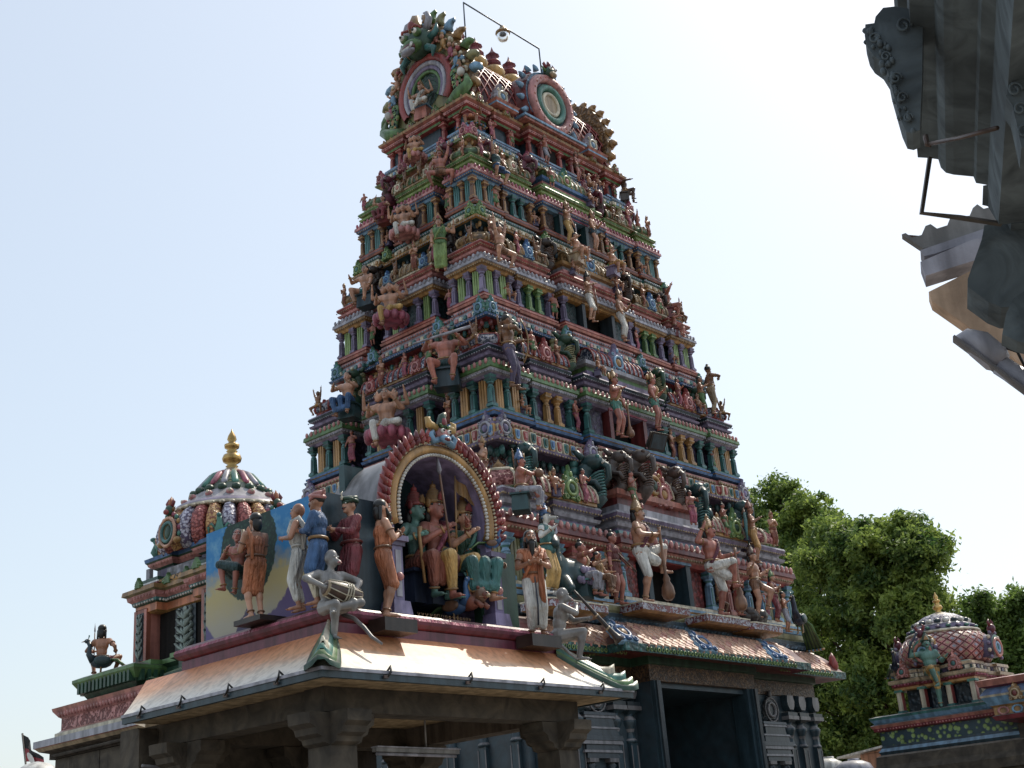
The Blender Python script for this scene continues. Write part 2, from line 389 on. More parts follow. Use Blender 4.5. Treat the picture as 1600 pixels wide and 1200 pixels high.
    for c, R in zip(hp, hrot):
        R4 = R.to_4x4()
        for q in (-1, 1):
            ex = .034; ey = -.083 if not mk else -.078
            bm.ell(c+R @ Vector((q*ex, ey, .022)), (.019, .012, .0115), 'eyew', nu=8, nv=5, M=R4); bm.ell(c+R @ Vector((q*ex, ey-.0095, .022)), (.008, .005, .0095), 'black', nu=6, nv=4, M=R4)
            if not mk: bm.tube([c+R @ Vector((q*.012, -.092, .045)), c+R @ Vector((q*.035, -.09, .054)), c+R @ Vector((q*.06, -.074, .044))], .0055, 'black', n=5)
        if muzzle is None:
            bm.ell(c+R @ Vector((0, -.097, -.058)), (.024, .01, .008), 'red:skin', nu=8, nv=4, M=R4)
            if stache and not beard:
                for q in (-1, 1): bm.tube([c+R @ Vector((0, -.106, -.042)), c+R @ Vector((q*.022, -.1, -.046)), c+R @ Vector((q*.048, -.08, -.036))], [.009, .009, .004], 'black', n=5)
        elif mk:
            bm.ell(c+R @ Vector((0, -.135, -.06)), (.034, .034, .024), 'pink:skin', M=R4); bm.tube([c+R @ Vector((-.03, -.155, -.068)), c+R @ Vector((0, -.172, -.07)), c+R @ Vector((.03, -.155, -.068))], .006, 'dred', n=5)
        else:
            bm.ell(c+R @ Vector((0, -.25, -.06)), (.03, .02, .022), 'grey', M=R4)
    if jewel:
        for q in 'LR':
            for a, b, f_, r_ in ((J['S'+q], J['E'+q], .55, .064), (J['E'+q], J['A'+q], .9, .042), (J['K'+q], J['F'+q], .9, .056)):
                d = (b-a).normalized(); quat = Vector((0, 0, 1)).rotation_difference(d).to_matrix().to_4x4(); bm.ring(a.lerp(b, f_), r_, .013, jewel, M=quat, n=10, m=5)
    bm.build('body', t, S)
    # hair, crown, turban
    kind, hc = head[0], head[1]
    for c, R in zip(hp, hrot):
        X = T_(c) @ R.to_4x4()
        h = MB(); h.T = X
        if kind in ('crown', 'hair', 'topknot', 'longhair', 'turban'):
            hb = MB(); hb.T = X; hkey = 'black' if kind != 'longhair' else hc
            hb.ell((0, .035, .045), (.096, .098, .094), hkey)
            if kind in ('crown', 'hair', 'longhair'):
                hb.ell((0, .085, -.06), (.085, .05, .12), hkey)
                if kind == 'longhair':
                    for q in (-1, 1): hb.cap((q*.075, .05, 0), .03, (q*.085, .06, -.16), .022, hkey)
            hb.build('hair', t, S)
        if kind == 'crown':
            h.lathe([(.1, .045), (.108, .06), (.104, .085), (.088, .09), (.094, .125), (.076, .13), (.08, .165), (.06, .17), (.062, .2), (.04, .21), (.032, .25), (.036, .262), (.012, .275), (.006, .31)], 12, hc, c=(0, .02, 0))
            h.prism([(-.05, .07), (.05, .07), (.035, .13), (0, .175), (-.035, .13)], -.098, -.07, head[2] if len(head) > 2 else 'red', bev=.15)
            for q in (-1, 1): h.ell((q*.1, .02, -.035), (.02, .016, .026), hc, nu=6, nv=5); h.ell((q*.105, .02, .05), (.012, .04, .055), hc, nu=6, nv=5)
            h.build('crown', t, S)
        elif kind == 'turban':
            for i, (R_, z) in enumerate(((.095, .055), (.103, .08), (.094, .105))):
                h.ring((0, .02, z), R_, .03, hc, M=RX(radians(14 if i != 1 else -10)) @ RY(radians((-9, 8, 4)[i])), n=18)
            h.ell((0, .02, .1), (.09, .095, .05), hc)
            if len(head) > 2: h.ell((0, -.12, .1), (.028, .012, .034), head[2]); h.tube([(0, -.12, .12), (0, -.125, .17), (0, -.1, .2)], [.008, .012, .003], head[2])
            else: h.cap((.06, .1, .09), .03, (.1, .16, .13), .02, hc)
            h.build('turban', t, S)
        elif kind == 'topknot':
            h.ell((0, .03, .15), (.045, .045, .05), 'black'); h.ring((0, .03, .115), .04, .011, hc)
            h.build('topknot', t, S)
        elif kind == 'cap':
            h.ell((0, .02, .04), (.105, .11, .1), hc); h.ring((0, .01, .03), .1, .014, 'black', M=RX(radians(8))); h.build('cap', t, S)
    if beard:
        h = MB(); h.T = T_(hp[0]) @ hrot[0].to_4x4(); l = beard[1]
        h.ell((0, -.07, -.085), (.062, .045, .05), beard[0]); h.cap((0, -.075, -.1), .052, (0, -.075, -.1-l), .022, beard[0])
        for q in (-1, 1): h.cap((q*.066, -.035, -.01), .016, (q*.05, -.06, -.08), .03, beard[0]); h.tube([(0, -.112, -.04), (q*.03, -.105, -.05), (q*.055, -.085, -.075)], [.011, .011, .006], beard[0])
        v2, f2 = skin(h, .008 if fingers else .014, 2); h2 = MB(); h2.add(v2, f2, beard[0], True); h2.build('beard', t, S)
    # clothes follow the legs and trunk
    if lower:
        lk, lc = lower[0], lower[1]; g = MB(); gk = lc+':fold'
        g.ell(J['P']+Vector((0, 0, .0)), (.172*fat, .13*fat, .13), gk)
        if lk == 'sari': frac = 1.8
        else: frac = LOWER[lk]
        for q in 'LR':
            a = min(frac, 1); e = J['T'+q].lerp(J['K'+q], a); g.cap(J['T'+q], .115, e, .115-.03*a, gk)
            if frac > 1: g.cap(J['K'+q], .085, J['K'+q].lerp(J['F'+q], frac-1), .072 if lk != 'trouser' else .06, gk)
        if lk == 'knee':
            g.cap((J['TL']+J['TR'])/2, .115, (J['KL']+J['KR'])/2+Vector((0, .0, 0)), .105, gk)
            if (J['KL']-J['KR']).length < .35: g.cap(J['KL'], .1, J['KR'], .1, gk)
        if lk in ('dhoti', 'sari'):
            kl = J['KL'].lerp(J['FL'], (frac-1)*.9); kr = J['KR'].lerp(J['FR'], (frac-1)*.9)
            if (kl-kr).length < .42:
                g.cap((J['TL']+J['TR'])/2, .1, (J['KL']+J['KR'])/2+Vector((0, .01, 0)), .09, gk); g.cap((J['KL']+J['KR'])/2, .085, (kl+kr)/2, .07, gk)
                if lk == 'sari': g.cap(kl, .085, kr, .085, gk)
        v2, f2 = skin(g, max(vox*.8, .014), 2); g2 = MB(); g2.add(v2, f2, gk, True)
        lp = g2.build({'shorts': 'shorts', 'dhoti': 'dhoti', 'knee': 'loincloth', 'trouser': 'trousers', 'sari': 'skirt'}[lk], t, S)
        tr = MB()
        tr.ring(J['P']+Vector((0, 0, .1)), 1, .018/.15, jewel or lc, M=SC(.162*fat, .122*fat, .15))
        if len(lower) > 2:
            m0 = (J['TL']+J['TR'])/2+Vector((0, -.135, .05)); m1 = (J['KL']+J['KR'])/2+Vector((0, -.1, 0)); fe = (J['KL'].lerp(J['FL'], min(frac, 1.8)-1)+J['KR'].lerp(J['FR'], min(frac, 1.8)-1))/2 if frac > 1 else m1
            tr.tube([m0, m1, fe+Vector((0, -.08, 0))], [.024, .026, .03], lower[2], flat=.5)
        tr.build('waist_band', t, S)
    if upper:
        uk, uc = upper[0], upper[1]; g = MB(); gk = uc+':fold'
        limb_caps(g, J, gk, g=.017, arms=False, legs=False, fat=fat) if uk != 'wrap' else [g.ell(J['P'], (.175*fat, .135*fat, .14), gk), g.ell(J['W'], (.152*fat, .118*fat, .19), gk), g.ell(J['C']-Vector((0, 0, .03)), (.188*fat, .136*fat, .16), gk)]
        if uk in ('coat', 'robe', 'tunic'):
            for q in 'LR':
                g.cap(J['S'+q], .075, J['E'+q], .06, gk)
                if uk != 'tunic': g.cap(J['E'+q], .06, J['E'+q].lerp(J['A'+q], .85), .047, gk)
                ln = {'coat': .85, 'robe': .9, 'tunic': .35}[uk]
                g.cap(J['T'+q], .13, J['T'+q].lerp(J['K'+q], ln), .125, gk)
            g.cap((J['TL']+J['TR'])/2, .12, ((J['TL'].lerp(J['KL'], ln))+(J['TR'].lerp(J['KR'], ln)))/2, .12, gk)
        v2, f2 = skin(g, max(vox*.8, .014), 2); g2 = MB(); g2.add(v2, f2, gk, True)
        g2.build({'coat': 'coat', 'robe': 'robe', 'tunic': 'tunic', 'blouse': 'blouse', 'wrap': 'robe'}[uk], t, S)
        if uk == 'coat': b_ = MB(); b_.ring(J['P']+Vector((0, 0, .1)), 1, .17, upper[2] if len(upper) > 2 else 'gold', M=SC(.185, .142, .15)); b_.build('sash', t, S)
    if shawl:                                                       # over the left shoulder and across the chest
        g = MB(); a = J['SL']; c = J['C']; P = J['P']
        pts = [P+Vector((.12, .1, .02)), c+Vector((.15, .13, .03)), a+Vector((-.03, .03, .08)), a+Vector((-.05, -.07, .03)), c+Vector((.03, -.15, .0)), J['W']+Vector((-.07, -.14, -.0)), P+Vector((-.14, -.07, .06)), P+Vector((-.15, .05, .05))]
        g.tube(pts, [.05, .05, .06, .06, .065, .065, .06, .05], shawl+':fold', n=8, flat=.45)
        if len(items) and 'drape' in items: g.tube([a+Vector((-.01, -.06, .04)), c+Vector((.1, -.15, -.05)), P+Vector((.1, -.17, -.12)), P+Vector((.09, -.15, -.42))], [.05, .055, .06, .07], shawl+':fold', n=8, flat=.4)
        g.build('shawl', t, S)
    if jewel:
        g = MB()
        g.ring(J['N']+Vector((0, -.015, -.05)), .095, .012, jewel, M=RX(radians(22))); g.ring(J['N']+Vector((0, -.05, -.11)), .12, .009, jewel, M=RX(radians(48)))
        g.build('necklace', t, S)
    for it in items:
        if it == 'drape': continue
        k = it[0]; g = MB(); nm = k
        A = J['A'+it[1]] if len(it) > 1 and it[1] in ('L', 'R') else None
        if k == 'mace':
            c = A+Vector((0, -.05, 0)); b0 = Vector(it[2]) if len(it) > 2 else Vector((c.x, c.y, .05)); d = (c-b0)
            g.tube([b0+d*f_ for f_ in (0, .04, .1, .2, .28, .32, .4, 1.0, 1.1)], [.05, .1, .125, .11, .06, .07, .03, .024, .034], 'copper', n=10)
        elif k == 'club':
            c = A+Vector((0, -.04, 0)); g.tube([c+Vector(it[2]), c, c+Vector(it[3])], [.018, .024, .035], it[4] if len(it) > 4 else 'brown')
        elif k == 'spear':
            c = A+Vector((0, -.05, 0)); d = Vector(it[2]); ln = d.length; dn = d.normalized(); g.tube([c-d*.75, c+d], .014, 'copper'); g.tube([c+d, c+d+dn*.05, c+d+dn*.12, c+d+dn*.24], [.012, .045, .032, .003], 'lgrey', flat=.35)
        elif k == 'bow':
            c = A+Vector((0, -.05, 0)); g.tube([c+Vector((.0, .14*(1-(f_/5)**2)*-1+.1, f_*.11)) for f_ in range(-5, 6)], .018, 'gold'); g.tube([c+Vector((0, .1, -.55)), c+Vector((0, .1, .55))], .006, 'cream', n=4)
        elif k == 'lotus_seat':
            z0 = it[1]; g.lathe([(.2, z0-.22), (.3, z0-.17), (.42, z0-.06), (.44, z0-.02), (.4, z0)], 14, it[2], smooth=True)
            for i in range(12):
                a = 2*pi*i/12; g.ell((cos(a)*.4, sin(a)*.4, z0-.09), (.1, .1, .14), it[2], nu=8, nv=6)
        elif k == 'seat_block':
            z0 = it[1]; g.box(-.26, .26, -.16, .24, 0, z0-.13, it[2], .02, .02); g.box(-.3, .3, -.2, .26, z0-.13, z0-.09, it[3] if len(it) > 3 else it[2])
        elif k == 'disc':
            g.lathe([(.02, -.02), (.09, -.02), (.09, .02), (.02, .02)], 12, it[2]); g.T = None; nm = 'discus'
            for i, p in enumerate(g.v): q = RX(pi/2) @ Vector(p); g.v[i] = tuple(q+Vector(it[3]))
        elif k == 'plate':
            g.box(*it[1], it[2]); nm = 'base_slab'
        elif k == 'wing':
            for q in (-1, 1):
                for i in range(6): g.tube([J['C']+Vector((q*.12, .1, .1)), J['C']+Vector((q*(.28+.05*i), .14, .2-.09*i)), J['C']+Vector((q*(.3+.04*i), .15, -.05-.13*i))], [.04, .05, .015], it[1], flat=.4)
            nm = 'wings'
        elif k == 'flute':
            c = (J['AL']+J['AR'])/2+Vector((0, -.05, .02)); g.tube([J['AR']+Vector((-.1, -.05, .05)), J['AL']+Vector((.1, -.05, .05))], .016, 'gold')
        elif k == 'halo':
            g.ring(J['H']+Vector((0, .1, .02)), .2, .03, it[1], M=RX(pi/2), n=20)
        elif k == 'veena':
            a = J['AR']+Vector((0, -.08, 0)); b = J['AL']+Vector((.12, -.08, .06)); g.tube([a, b], .02, 'copper'); g.ell(a-(b-a)*.08, .11, 'copper'); g.ell(b, .07, 'copper')
        g.build(nm, t, S)
    if tail:
        g = MB(); g.tube(tail[0], tail[1], tail[2], n=8); g.build('tail', t, S)
    return t
# ------------------------------------------------------------------ temple tower
CX, CY = 22.848, 19.441
def frieze(k, a, b, s): twotone(k, b, a, s, kind='noise', lo=.46, hi=.54, bump=.9)
frieze('frieze_gold', 'ochre', 'dbrown', 11); frieze('frieze_dark', '74522c', '3a2a20', 16)
frieze('frieze_floral', 'lgrey', 'dred', 12)
frieze('frieze_green', 'khaki', 'dgreen', 11)
frieze('frieze_blue', 'lgrey', 'navy', 11)
frieze('frieze_rose', 'pink', 'dred', 11)
frieze('frieze_lav', 'lgrey', 'dlav', 11)
SIDES = {'front': (Vector((1, 0, 0)), Vector((0, -1, 0))), 'right': (Vector((0, 1, 0)), Vector((1, 0, 0))), 'back': (Vector((-1, 0, 0)), Vector((0, 1, 0))), 'left': (Vector((0, -1, 0)), Vector((-1, 0, 0)))}
def frame(side, s, dist, z):
    d, n = SIDES[side]; o = d*s+n*dist
    return Matrix(((d.x, -n.x, 0, o.x), (d.y, -n.y, 0, o.y), (0, 0, 1, z), (0, 0, 0, 1)))
def plan_of(u, v, fr, lf, pc):
    """a stepped plan: fr, lf = inner spans (from, to, projection) as fractions of the half length; pc = how far the corners stand out"""
    P = []
    for side, L, dist, segs in (('front', u, v, fr), ('right', v, u, lf), ('back', u, v, fr), ('left', v, u, lf)):
        d, n = SIDES[side]; full = []; last = -1.0
        full = [(-L-pc, segs[0][0]*L, pc)]+[(a*L, b*L, p) for a, b, p in segs]+[(segs[-1][1]*L, L+pc, pc)]
        for i, (a, b, p) in enumerate(full):
            A = d*a+n*(dist+p); B = d*b+n*(dist+p)
            if i: P.append((A.x, A.y))
            if i < len(full)-1: P.append((B.x, B.y))
            else: P.append((B.x, B.y))
    return P
PCACHE = {}
def pilaster(h, w, k, k2):
    key = ('pil', round(h, 2), round(w, 3), k, k2)
    if key not in PCACHE:
        m = MB()
        m.box(-w*.8, w*.8, -w*.8, w*.6, 0, h*.09, k); m.box(-w*.68, w*.68, -w*.68, w*.5, h*.09, h*.14, k2, w*.1, w*.05)
        m.box(-w*.5, w*.5, -w*.5, w*.5, h*.14, h*.6, k, w*.08, w*.04); m.box(-w*.16, w*.16, -w*.56, -w*.4, h*.16, h*.56, k2)
        m.lathe([(w*.55, h*.6), (w*.62, h*.63), (w*.5, h*.66), (w*.42, h*.7, k2), (w*.62, h*.74), (w*.72, h*.78), (w*.45, h*.82)], 8, k, rot=pi/8)
        m.box(-w*.55, w*.55, -w*.55, w*.5, h*.8, h*.86, k, -w*.32, -w*.32); m.box(-w*.9, w*.9, -w*.9, w*.5, h*.86, h*.91, k2); m.box(-w*.6, w*.6, -w*.75, w*.5, h*.91, h, k, -w*.25, -w*.2)
        PCACHE[key] = m.mesh('pilaster')
    return PCACHE[key]
def panel(h, w, k, k2):
    key = ('pan', round(h, 2), round(w, 3), k, k2)
    if key not in PCACHE:
        m = MB(); m.box(-w/2, w/2, 0, .06, 0, h, k2)
        for i in range(3):
            x = (i-1)*w*.3; m.box(x-w*.13, x+w*.13, -.05, .01, h*.03, h*.97, k, .01, 0)
        PCACHE[key] = m.mesh('window_panel')
    return PCACHE[key]
FLAME = [(-.5, 0), (-.32, .02), (0, .06), (.32, .02), (.5, 0), (.62, .12), (.5, .22), (.58, .36), (.48, .5), (.5, .66), (.36, .7), (.34, .86), (.2, .86), (.16, 1.02), (.05, 1.02), (0, 1.25), (-.05, 1.02), (-.16, 1.02), (-.2, .86), (-.34, .86), (-.36, .7), (-.5, .66), (-.48, .5), (-.58, .36), (-.5, .22), (-.62, .12)]
def kudu(w, k, k2, k3, depth=.1, tall=1.0):
    key = ('kudu', round(w, 2), k, k2, k3, round(depth, 2), tall)
    if key not in PCACHE:
        m = MB(); m.prism([(x*w*.85, z*w*tall) for x, z in FLAME], 0, depth, k, bev=.16)
        m.ring((0, -.005, w*.42*tall), w*.27, w*.07, k2, M=RX(pi/2), n=14); m.ell((0, -.01, w*.42*tall), (w*.17, w*.07, w*.17), k3)
        for q in (-1, 1): m.ring((q*w*.33, -.005, w*.12), w*.09, w*.035, k2, M=RX(pi/2), n=8, m=5); m.ring((q*w*.3, -.005, w*.72*tall), w*.06, w*.03, k2, M=RX(pi/2), n=8, m=5)
        m.ell((0, -.01, w*.9*tall), (w*.07, w*.05, w*.11), k2); m.ell((0, -.01, w*.08), (w*.13, w*.06, w*.05), k2)
        PCACHE[key] = m.mesh('horseshoe_gable')
    return PCACHE[key]
def kuta(w, h, k, k2, k3, fin='gold'):
    key = ('kuta', round(w, 2), round(h, 2), k, k2, k3)
    if key not in PCACHE:
        m = MB(); q = 1.414*w/2
        m.lathe([(q*.85, 0, k3), (q*.85, h*.08, k2), (q*.98, h*.1, k), (q*1.05, h*.25, k), (q*.98, h*.45, k), (q*.8, h*.62, k2), (q*.84, h*.65, k2), (q*.6, h*.76, k3), (q*.25, h*.84, fin), (q*.1, h*.88, fin), (q*.2, h*.95, fin), (q*.05, h*1.1, fin), (.001, h*1.2, fin)], 8, k, rot=pi/8)
        for i in range(8):                                          # ribs
            a = pi/8+i*pi/4; m.tube([(cos(a)*q*r_, sin(a)*q*r_, h*z_) for r_, z_ in ((.99, .1), (1.06, .25), (.99, .45), (.8, .63))], w*.035, k2, n=5)
        PCACHE[key] = m.mesh('corner_dome')
    return PCACHE[key]
def sala(w, d, h, k, k2, k3):
    key = ('sala', round(w, 2), round(d, 2), round(h, 2), k, k2, k3)
    if key not in PCACHE:
        m = MB(); N = 9; vs = []; fs = []
        ar = [(-d/2*cos(pi*i/N)*(1.0+.1*sin(pi*i/N)), h*.12+h*.78*sin(pi*i/N)) for i in range(N+1)]
        m.box(-w/2, w/2, -d/2*.9, d/2*.9, 0, h*.14, k3)
        for sx in (-1, 1): vs += [(sx*w/2, a, b) for a, b in ar]
        n = N+1; fs = [(i, n+i, n+i+1, i+1) for i in range(N)]+[tuple(range(n)), tuple(range(2*n-1, n-1, -1))]
        m.add(vs, fs, k, False)
        for j in range(int(w/.16)+1):                               # ribs over the vault
            x = -w/2+w*j/max(1, int(w/.16)); m.tube([(x, a*1.02, b*1.02) for a, b in ar], .025, k2, n=5)
        for i in range(max(1, int(w/.35))):
            x = -w/2+w*(i+.5)/max(1, int(w/.35)); m.lathe([(.03, h*.88), (.06, h*.95), (.03, h*1.02), (.045, h*1.08), (.003, h*1.2)], 6, k3, c=(x, 0, 0))
        PCACHE[key] = m.mesh('vault_roof')
    return PCACHE[key]
def beast(h, k, k2):
    key = ('beast', round(h, 2), k, k2)
    if key not in PCACHE:                                           # a rearing beast with a coiled trunk, in a unit height
        m = MB(); m.T = SC(h)
        m.tube([(0, .1, 0), (0, -.12, .06), (0, -.3, .2), (0, -.24, .4), (0, -.06, .55), (0, -.1, .72), (0, -.2, .82)], [.13, .16, .15, .12, .12, .14, .1], k, n=8)
        m.ell((0, -.24, .84), (.15, .2, .14), k); m.tube([(0, -.38, .82), (0, -.5, .72), (0, -.5, .52), (0, -.4, .42), (0, -.33, .5)], [.07, .06, .05, .04, .03], k, n=7)
        for q in (-1, 1):
            m.ell((q*.09, -.36, .9), (.04, .04, .04), k2); m.tube([(q*.1, -.1, .9), (q*.16, -.02, 1.0), (q*.12, .06, 1.06)], [.06, .05, .01], k)
            m.tube([(q*.1, -.1, .5), (q*.17, -.3, .44), (q*.15, -.36, .3)], [.06, .05, .05], k, n=6); m.tube([(q*.06, -.42, .78), (q*.08, -.5, .82)], [.025, .006], 'white', n=5)
        for i in range(5): m.ell((0, .08, .3+.14*i), (.1, .09, .09), k2, nu=7, nv=5)
        for i in range(9): a = -1.2+i*.3; m.ring((0, -.3+.0*i, .2+.05*i), .13, .02, k2, M=RX(-.4), n=10, m=4)
        PCACHE[key] = m.mesh('bracket_beast')
    return PCACHE[key]
def beads(r, k):
    def fn(m, j): m.ell((0, 0, 0), r, k, nu=6, nv=4)
    return fn
def buds(r, k, k2):
    def fn(m, j): m.ell((0, 0, 0), (r*.8, r*.6, r*1.2), k if j % 2 == 0 else k2, nu=6, nv=5)
    return fn
def dents(w, h, d, ks):
    def fn(m, j): m.box(-w/2, w/2, -d, .02, 0, h, ks[j % len(ks)], w*.12, d*.2)
    return fn
UP = [(-.42, 0), (-.5, .8), (-.4, 1), (.4, 1), (.5, .8), (.42, 0), (.3, -.22), (0, -.3), (-.3, -.22)]
def petals(w, h, cols):
    def fn(m, j):
        a, b, c = cols[j % len(cols)]
        m.prism([(x*w, z*h) for x, z in reversed(UP[::-1])], -.035, .02, a); m.prism([(x*w*.68, z*h*.74+h*.13) for x, z in UP], -.055, -.03, b); m.prism([(x*w*.36, z*h*.46+h*.26) for x, z in UP], -.072, -.05, c)
    return fn
FR = lambda b, d, r, n: [(-.79, -.755, r), (-.755, -.41, b), (-.41, -.365, r), (-.365, -.14, d), (-.14, .14, n), (.14, .365, d), (.365, .41, r), (.41, .755, b), (.755, .79, r)]
LF = lambda b, r: [(-.63, -.40, r), (-.40, .40, b), (.40, .63, r)]
tower = thing('temple_tower', 'tall tapering temple gateway tower covered with brightly painted tiers of figures', 'temple tower', (CX, CY, GROUND))
DZ = T_((0, 0, -GROUND))
vis = lambda n: n.y < -.5 or n.x < -.5
def storey(z0, z1, u0, v0, u1, v1, c, door=True, frieze='frieze_gold', first=False):
    T = z1-z0; q = T/2.85; F = lambda f: z0+T*f
    pB = plan_of(u0-.30*q, v0-.30*q, FR(.24*q, .36*q, -.3*q, .36*q), LF(.24*q, -.3*q), .30*q)
    pA = plan_of(u0-.30*q, v0-.30*q, FR(.24*q, .36*q, -.3*q, -.2*q), LF(.24*q, -.3*q), .30*q)
    m = MB()
    b = c['base']                                                   # foot moulding
    m.sweep(pB, [(-.02, F(0), b[0]), (.03*q, F(.0), b[0]), (.05*q, F(.02), b[1]), (-.01*q, F(.028), b[2]), (.02*q, F(.035), b[0]), (.02*q, F(.05), b[0]), (-.05*q, F(.056), b[1]), (-.05*q, F(.075), b[1])])
    wl = c['wall']
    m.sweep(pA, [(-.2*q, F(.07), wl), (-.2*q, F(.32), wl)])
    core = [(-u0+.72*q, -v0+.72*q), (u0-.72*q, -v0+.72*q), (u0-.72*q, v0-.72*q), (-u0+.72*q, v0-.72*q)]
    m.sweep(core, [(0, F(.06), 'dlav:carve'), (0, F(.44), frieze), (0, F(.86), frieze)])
    st = m.build('storey', tower, DZ)
    g = MB(); e = c['ent']                                          # entablature with its lotus band, then the upper moulding
    g.sweep(pB, [(-.2*q, F(.30), e[0]), (-.08*q, F(.305), e[0]), (-.04*q, F(.325), e[1]), (.0, F(.335), e[1]), (.02*q, F(.355), e[2]), (.05*q, F(.36), e[2]), (.04*q, F(.39), e[2]), (-.04*q, F(.42), e[3]), (-.06*q, F(.44), e[3]), (-.12*q, F(.445), e[4]),
        (-.13*q, F(.46), e[5]), (-.07*q, F(.468), e[5]), (-.05*q, F(.485), e[4]), (-.13*q, F(.492), e[5]), (-.13*q, F(.51), e[5]), (-.06*q, F(.518), e[4]), (-.03*q, F(.54), e[5]), (-.05*q, F(.553), e[5])])
    g.along(pB, .02*q, F(.335), .075*q, beads(.022*q, e[6]), vis)
    g.along(pB, .04*q, F(.405), .15*q, buds(.055*q, e[7], e[7]), vis)
    g.along(pB, -.05*q, F(.515), .07*q, beads(.018*q, e[6]), vis)
    g.build('entablature', st)
    # pilasters and false windows, bay by bay
    ph = T*.235; zp = F(.075); w = .115*q
    pk, pk2 = c['pil']; wk, wk2 = c['pan']; mk, mk2 = c['mid']
    def P_(side, L, dist, s, off, k=pk, k2=pk2): put('pilaster', pilaster(ph, w, k, k2), st, frame(side, s, dist+off-.03*q, zp))
    def N_(side, L, dist, s, off, ww): put('window_panel', panel(ph*.98, ww, wk, wk2), st, frame(side, s, dist+off-.06*q, zp))
    for side, L, dist in (('front', u0-.30*q, v0-.30*q), ('left', v0-.30*q, u0-.30*q)):
        ca = .79 if side == 'front' else .63; off = .30*q-.1*q
        for sg in (-1, 1):
            a = ca*L+.1*q; b_ = L+.30*q-.1*q
            for f_ in (0, .5, 1) if side == 'front' or sg == -1 else (0, .5): P_(side, L, dist, sg*(a+(b_-a)*f_), off)
            for f_ in (.25, .75): N_(side, L, dist, sg*(a+(b_-a)*f_), off, .24*q)
        if side == 'front':
            for sg in (-1, 1):
                a = .44*L; b_ = .725*L
                for f_ in (0, 1): P_(side, L, dist, sg*(a+(b_-a)*f_), .24*q-.1*q)
                for f_ in (.35, .65): P_(side, L, dist, sg*(a+(b_-a)*f_), .24*q-.1*q, mk, mk2)
                P_(side, L, dist, sg*.335*L, .36*q-.1*q); P_(side, L, dist, sg*.385*L, -.18*q)
        else:
            for f_ in (-.36, -.12, .12, .36): P_(side, L, dist, f_*L, .24*q-.1*q)
            for f_ in (-.24, .24): N_(side, L, dist, f_*L, .24*q-.1*q, .22*q)
    # right-hand side, seen only edge-on
    for f_ in (-.98, -.66): put('pilaster', pilaster(ph, w, pk, pk2), st, frame('right', f_*(v0-.30*q), u0-.14*q, zp))
    # doorway with its frame
    if door:
        d = MB(); dk = c['door']; hw = .14*(u0-.30*q); yb = -(v0-.30*q)
        d.box(-hw-.1*q, -hw+.02, yb-.3*q, yb+.1, F(.06), F(.36), dk); d.box(hw-.02, hw+.1*q, yb-.3*q, yb+.1, F(.06), F(.36), dk); d.box(-hw-.12*q, hw+.12*q, yb-.32*q, yb-.05, F(.31), F(.365), c['lint'])
        d.build('door_frame', st)
        d = MB(); d.box(-hw+.02, hw-.02, yb+.16*q, yb+.2*q, F(.07), F(.34), 'black:matte'); d.build('door_shade', st)  # black panel paints the shade inside the opening
        # big arched centrepiece over the door, two courses
        d = MB(); hw = .27*u0; y0 = -(v0-.22*q)
        d.sweep([(-hw, y0-.12*q), (hw, y0-.12*q), (hw, y0+.5*q), (-hw, y0+.5*q)], [(0, F(.55), e[4]), (.04*q, F(.56), e[5]), (.05*q, F(.6), e[4]), (-.04*q, F(.61), e[2]), (-.04*q, F(.65), e[1]), (.05*q, F(.66), e[1]), (.06*q, F(.69), e[2])])
        d.build('attic', st)
        put('vault_roof', sala(hw*1.5, .5*q, T*.17, c['roof'][0], c['roof'][1], c['roof'][2]), st, frame('front', 0, v0-.35*q, F(.69)))
        put('horseshoe_gable', kudu(.55*q, *c['kudu2'], depth=.14, tall=1.1), st, frame('front', 0, v0-.1*q, F(.68)))
    # small roofs on the bays
    k = c['kudu']; rf = c['roof']; zt = F(.553); rh = T*.15
    bw = (u0*.21+.1*q)
    for sx in (-1, 1):
        for sy in (-1, 1):
            put('corner_dome', kuta(bw*.8, rh*1.15, rf[0], rf[1], rf[2]), st, T_((sx*(u0-bw*.5-.05*q), sy*(v0-bw*.5-.05*q), zt)))
    for sg in (-1, 1):
        put('horseshoe_gable', kudu(.3*q, *k), st, frame('front', sg*(u0-bw*.5), v0-.08*q, zt)); put('horseshoe_gable', kudu(.3*q, *k), st, frame('left', sg*(v0-bw*.5), u0-.08*q, zt))
        put('vault_roof', sala(.33*u0, .5*q, rh, rf[0], rf[1], rf[2]), st, frame('front', sg*.585*u0, v0-.3*q, zt))
        put('horseshoe_gable', kudu(.4*q, *k, tall=1.15), st, frame('front', sg*.585*u0, v0-.03*q, zt))
        put('vault_roof', sala(.2*u0, .4*q, rh*.9, rf[0], rf[1], rf[2]), st, frame('front', sg*.31*u0, v0-.3*q, zt)) if not door else None
        put('horseshoe_gable', kudu(.3*q, *k), st, frame('right', sg*(v0-bw*.5), u0-.08*q, zt))
    put('vault_roof', sala(.7*v0, .5*q, rh, rf[0], rf[1], rf[2]), st, frame('left', 0, u0-.3*q, zt))
    for sg in (-1, 1): put('horseshoe_gable', kudu(.34*q, *k), st, frame('left', sg*.25*v0, u0-.03*q, zt))
    # rearing beasts beside the bays, under the cornice
    bk, bk2 = c['beast']; bh = T*.33
    for sg in (-1, 1):
        put('bracket_beast', beast(bh, bk, bk2), st, frame('front', sg*.40*u0, v0-.42*q, F(.555)) @ RZ(radians(-sg*25)))
        put('bracket_beast', beast(bh*.85, bk, bk2), st, frame('front', sg*.77*u0, v0-.5*q, F(.58)))
        put('bracket_beast', beast(bh*.9, bk, bk2), st, frame('left', sg*.50*v0, u0-.42*q, F(.555)))
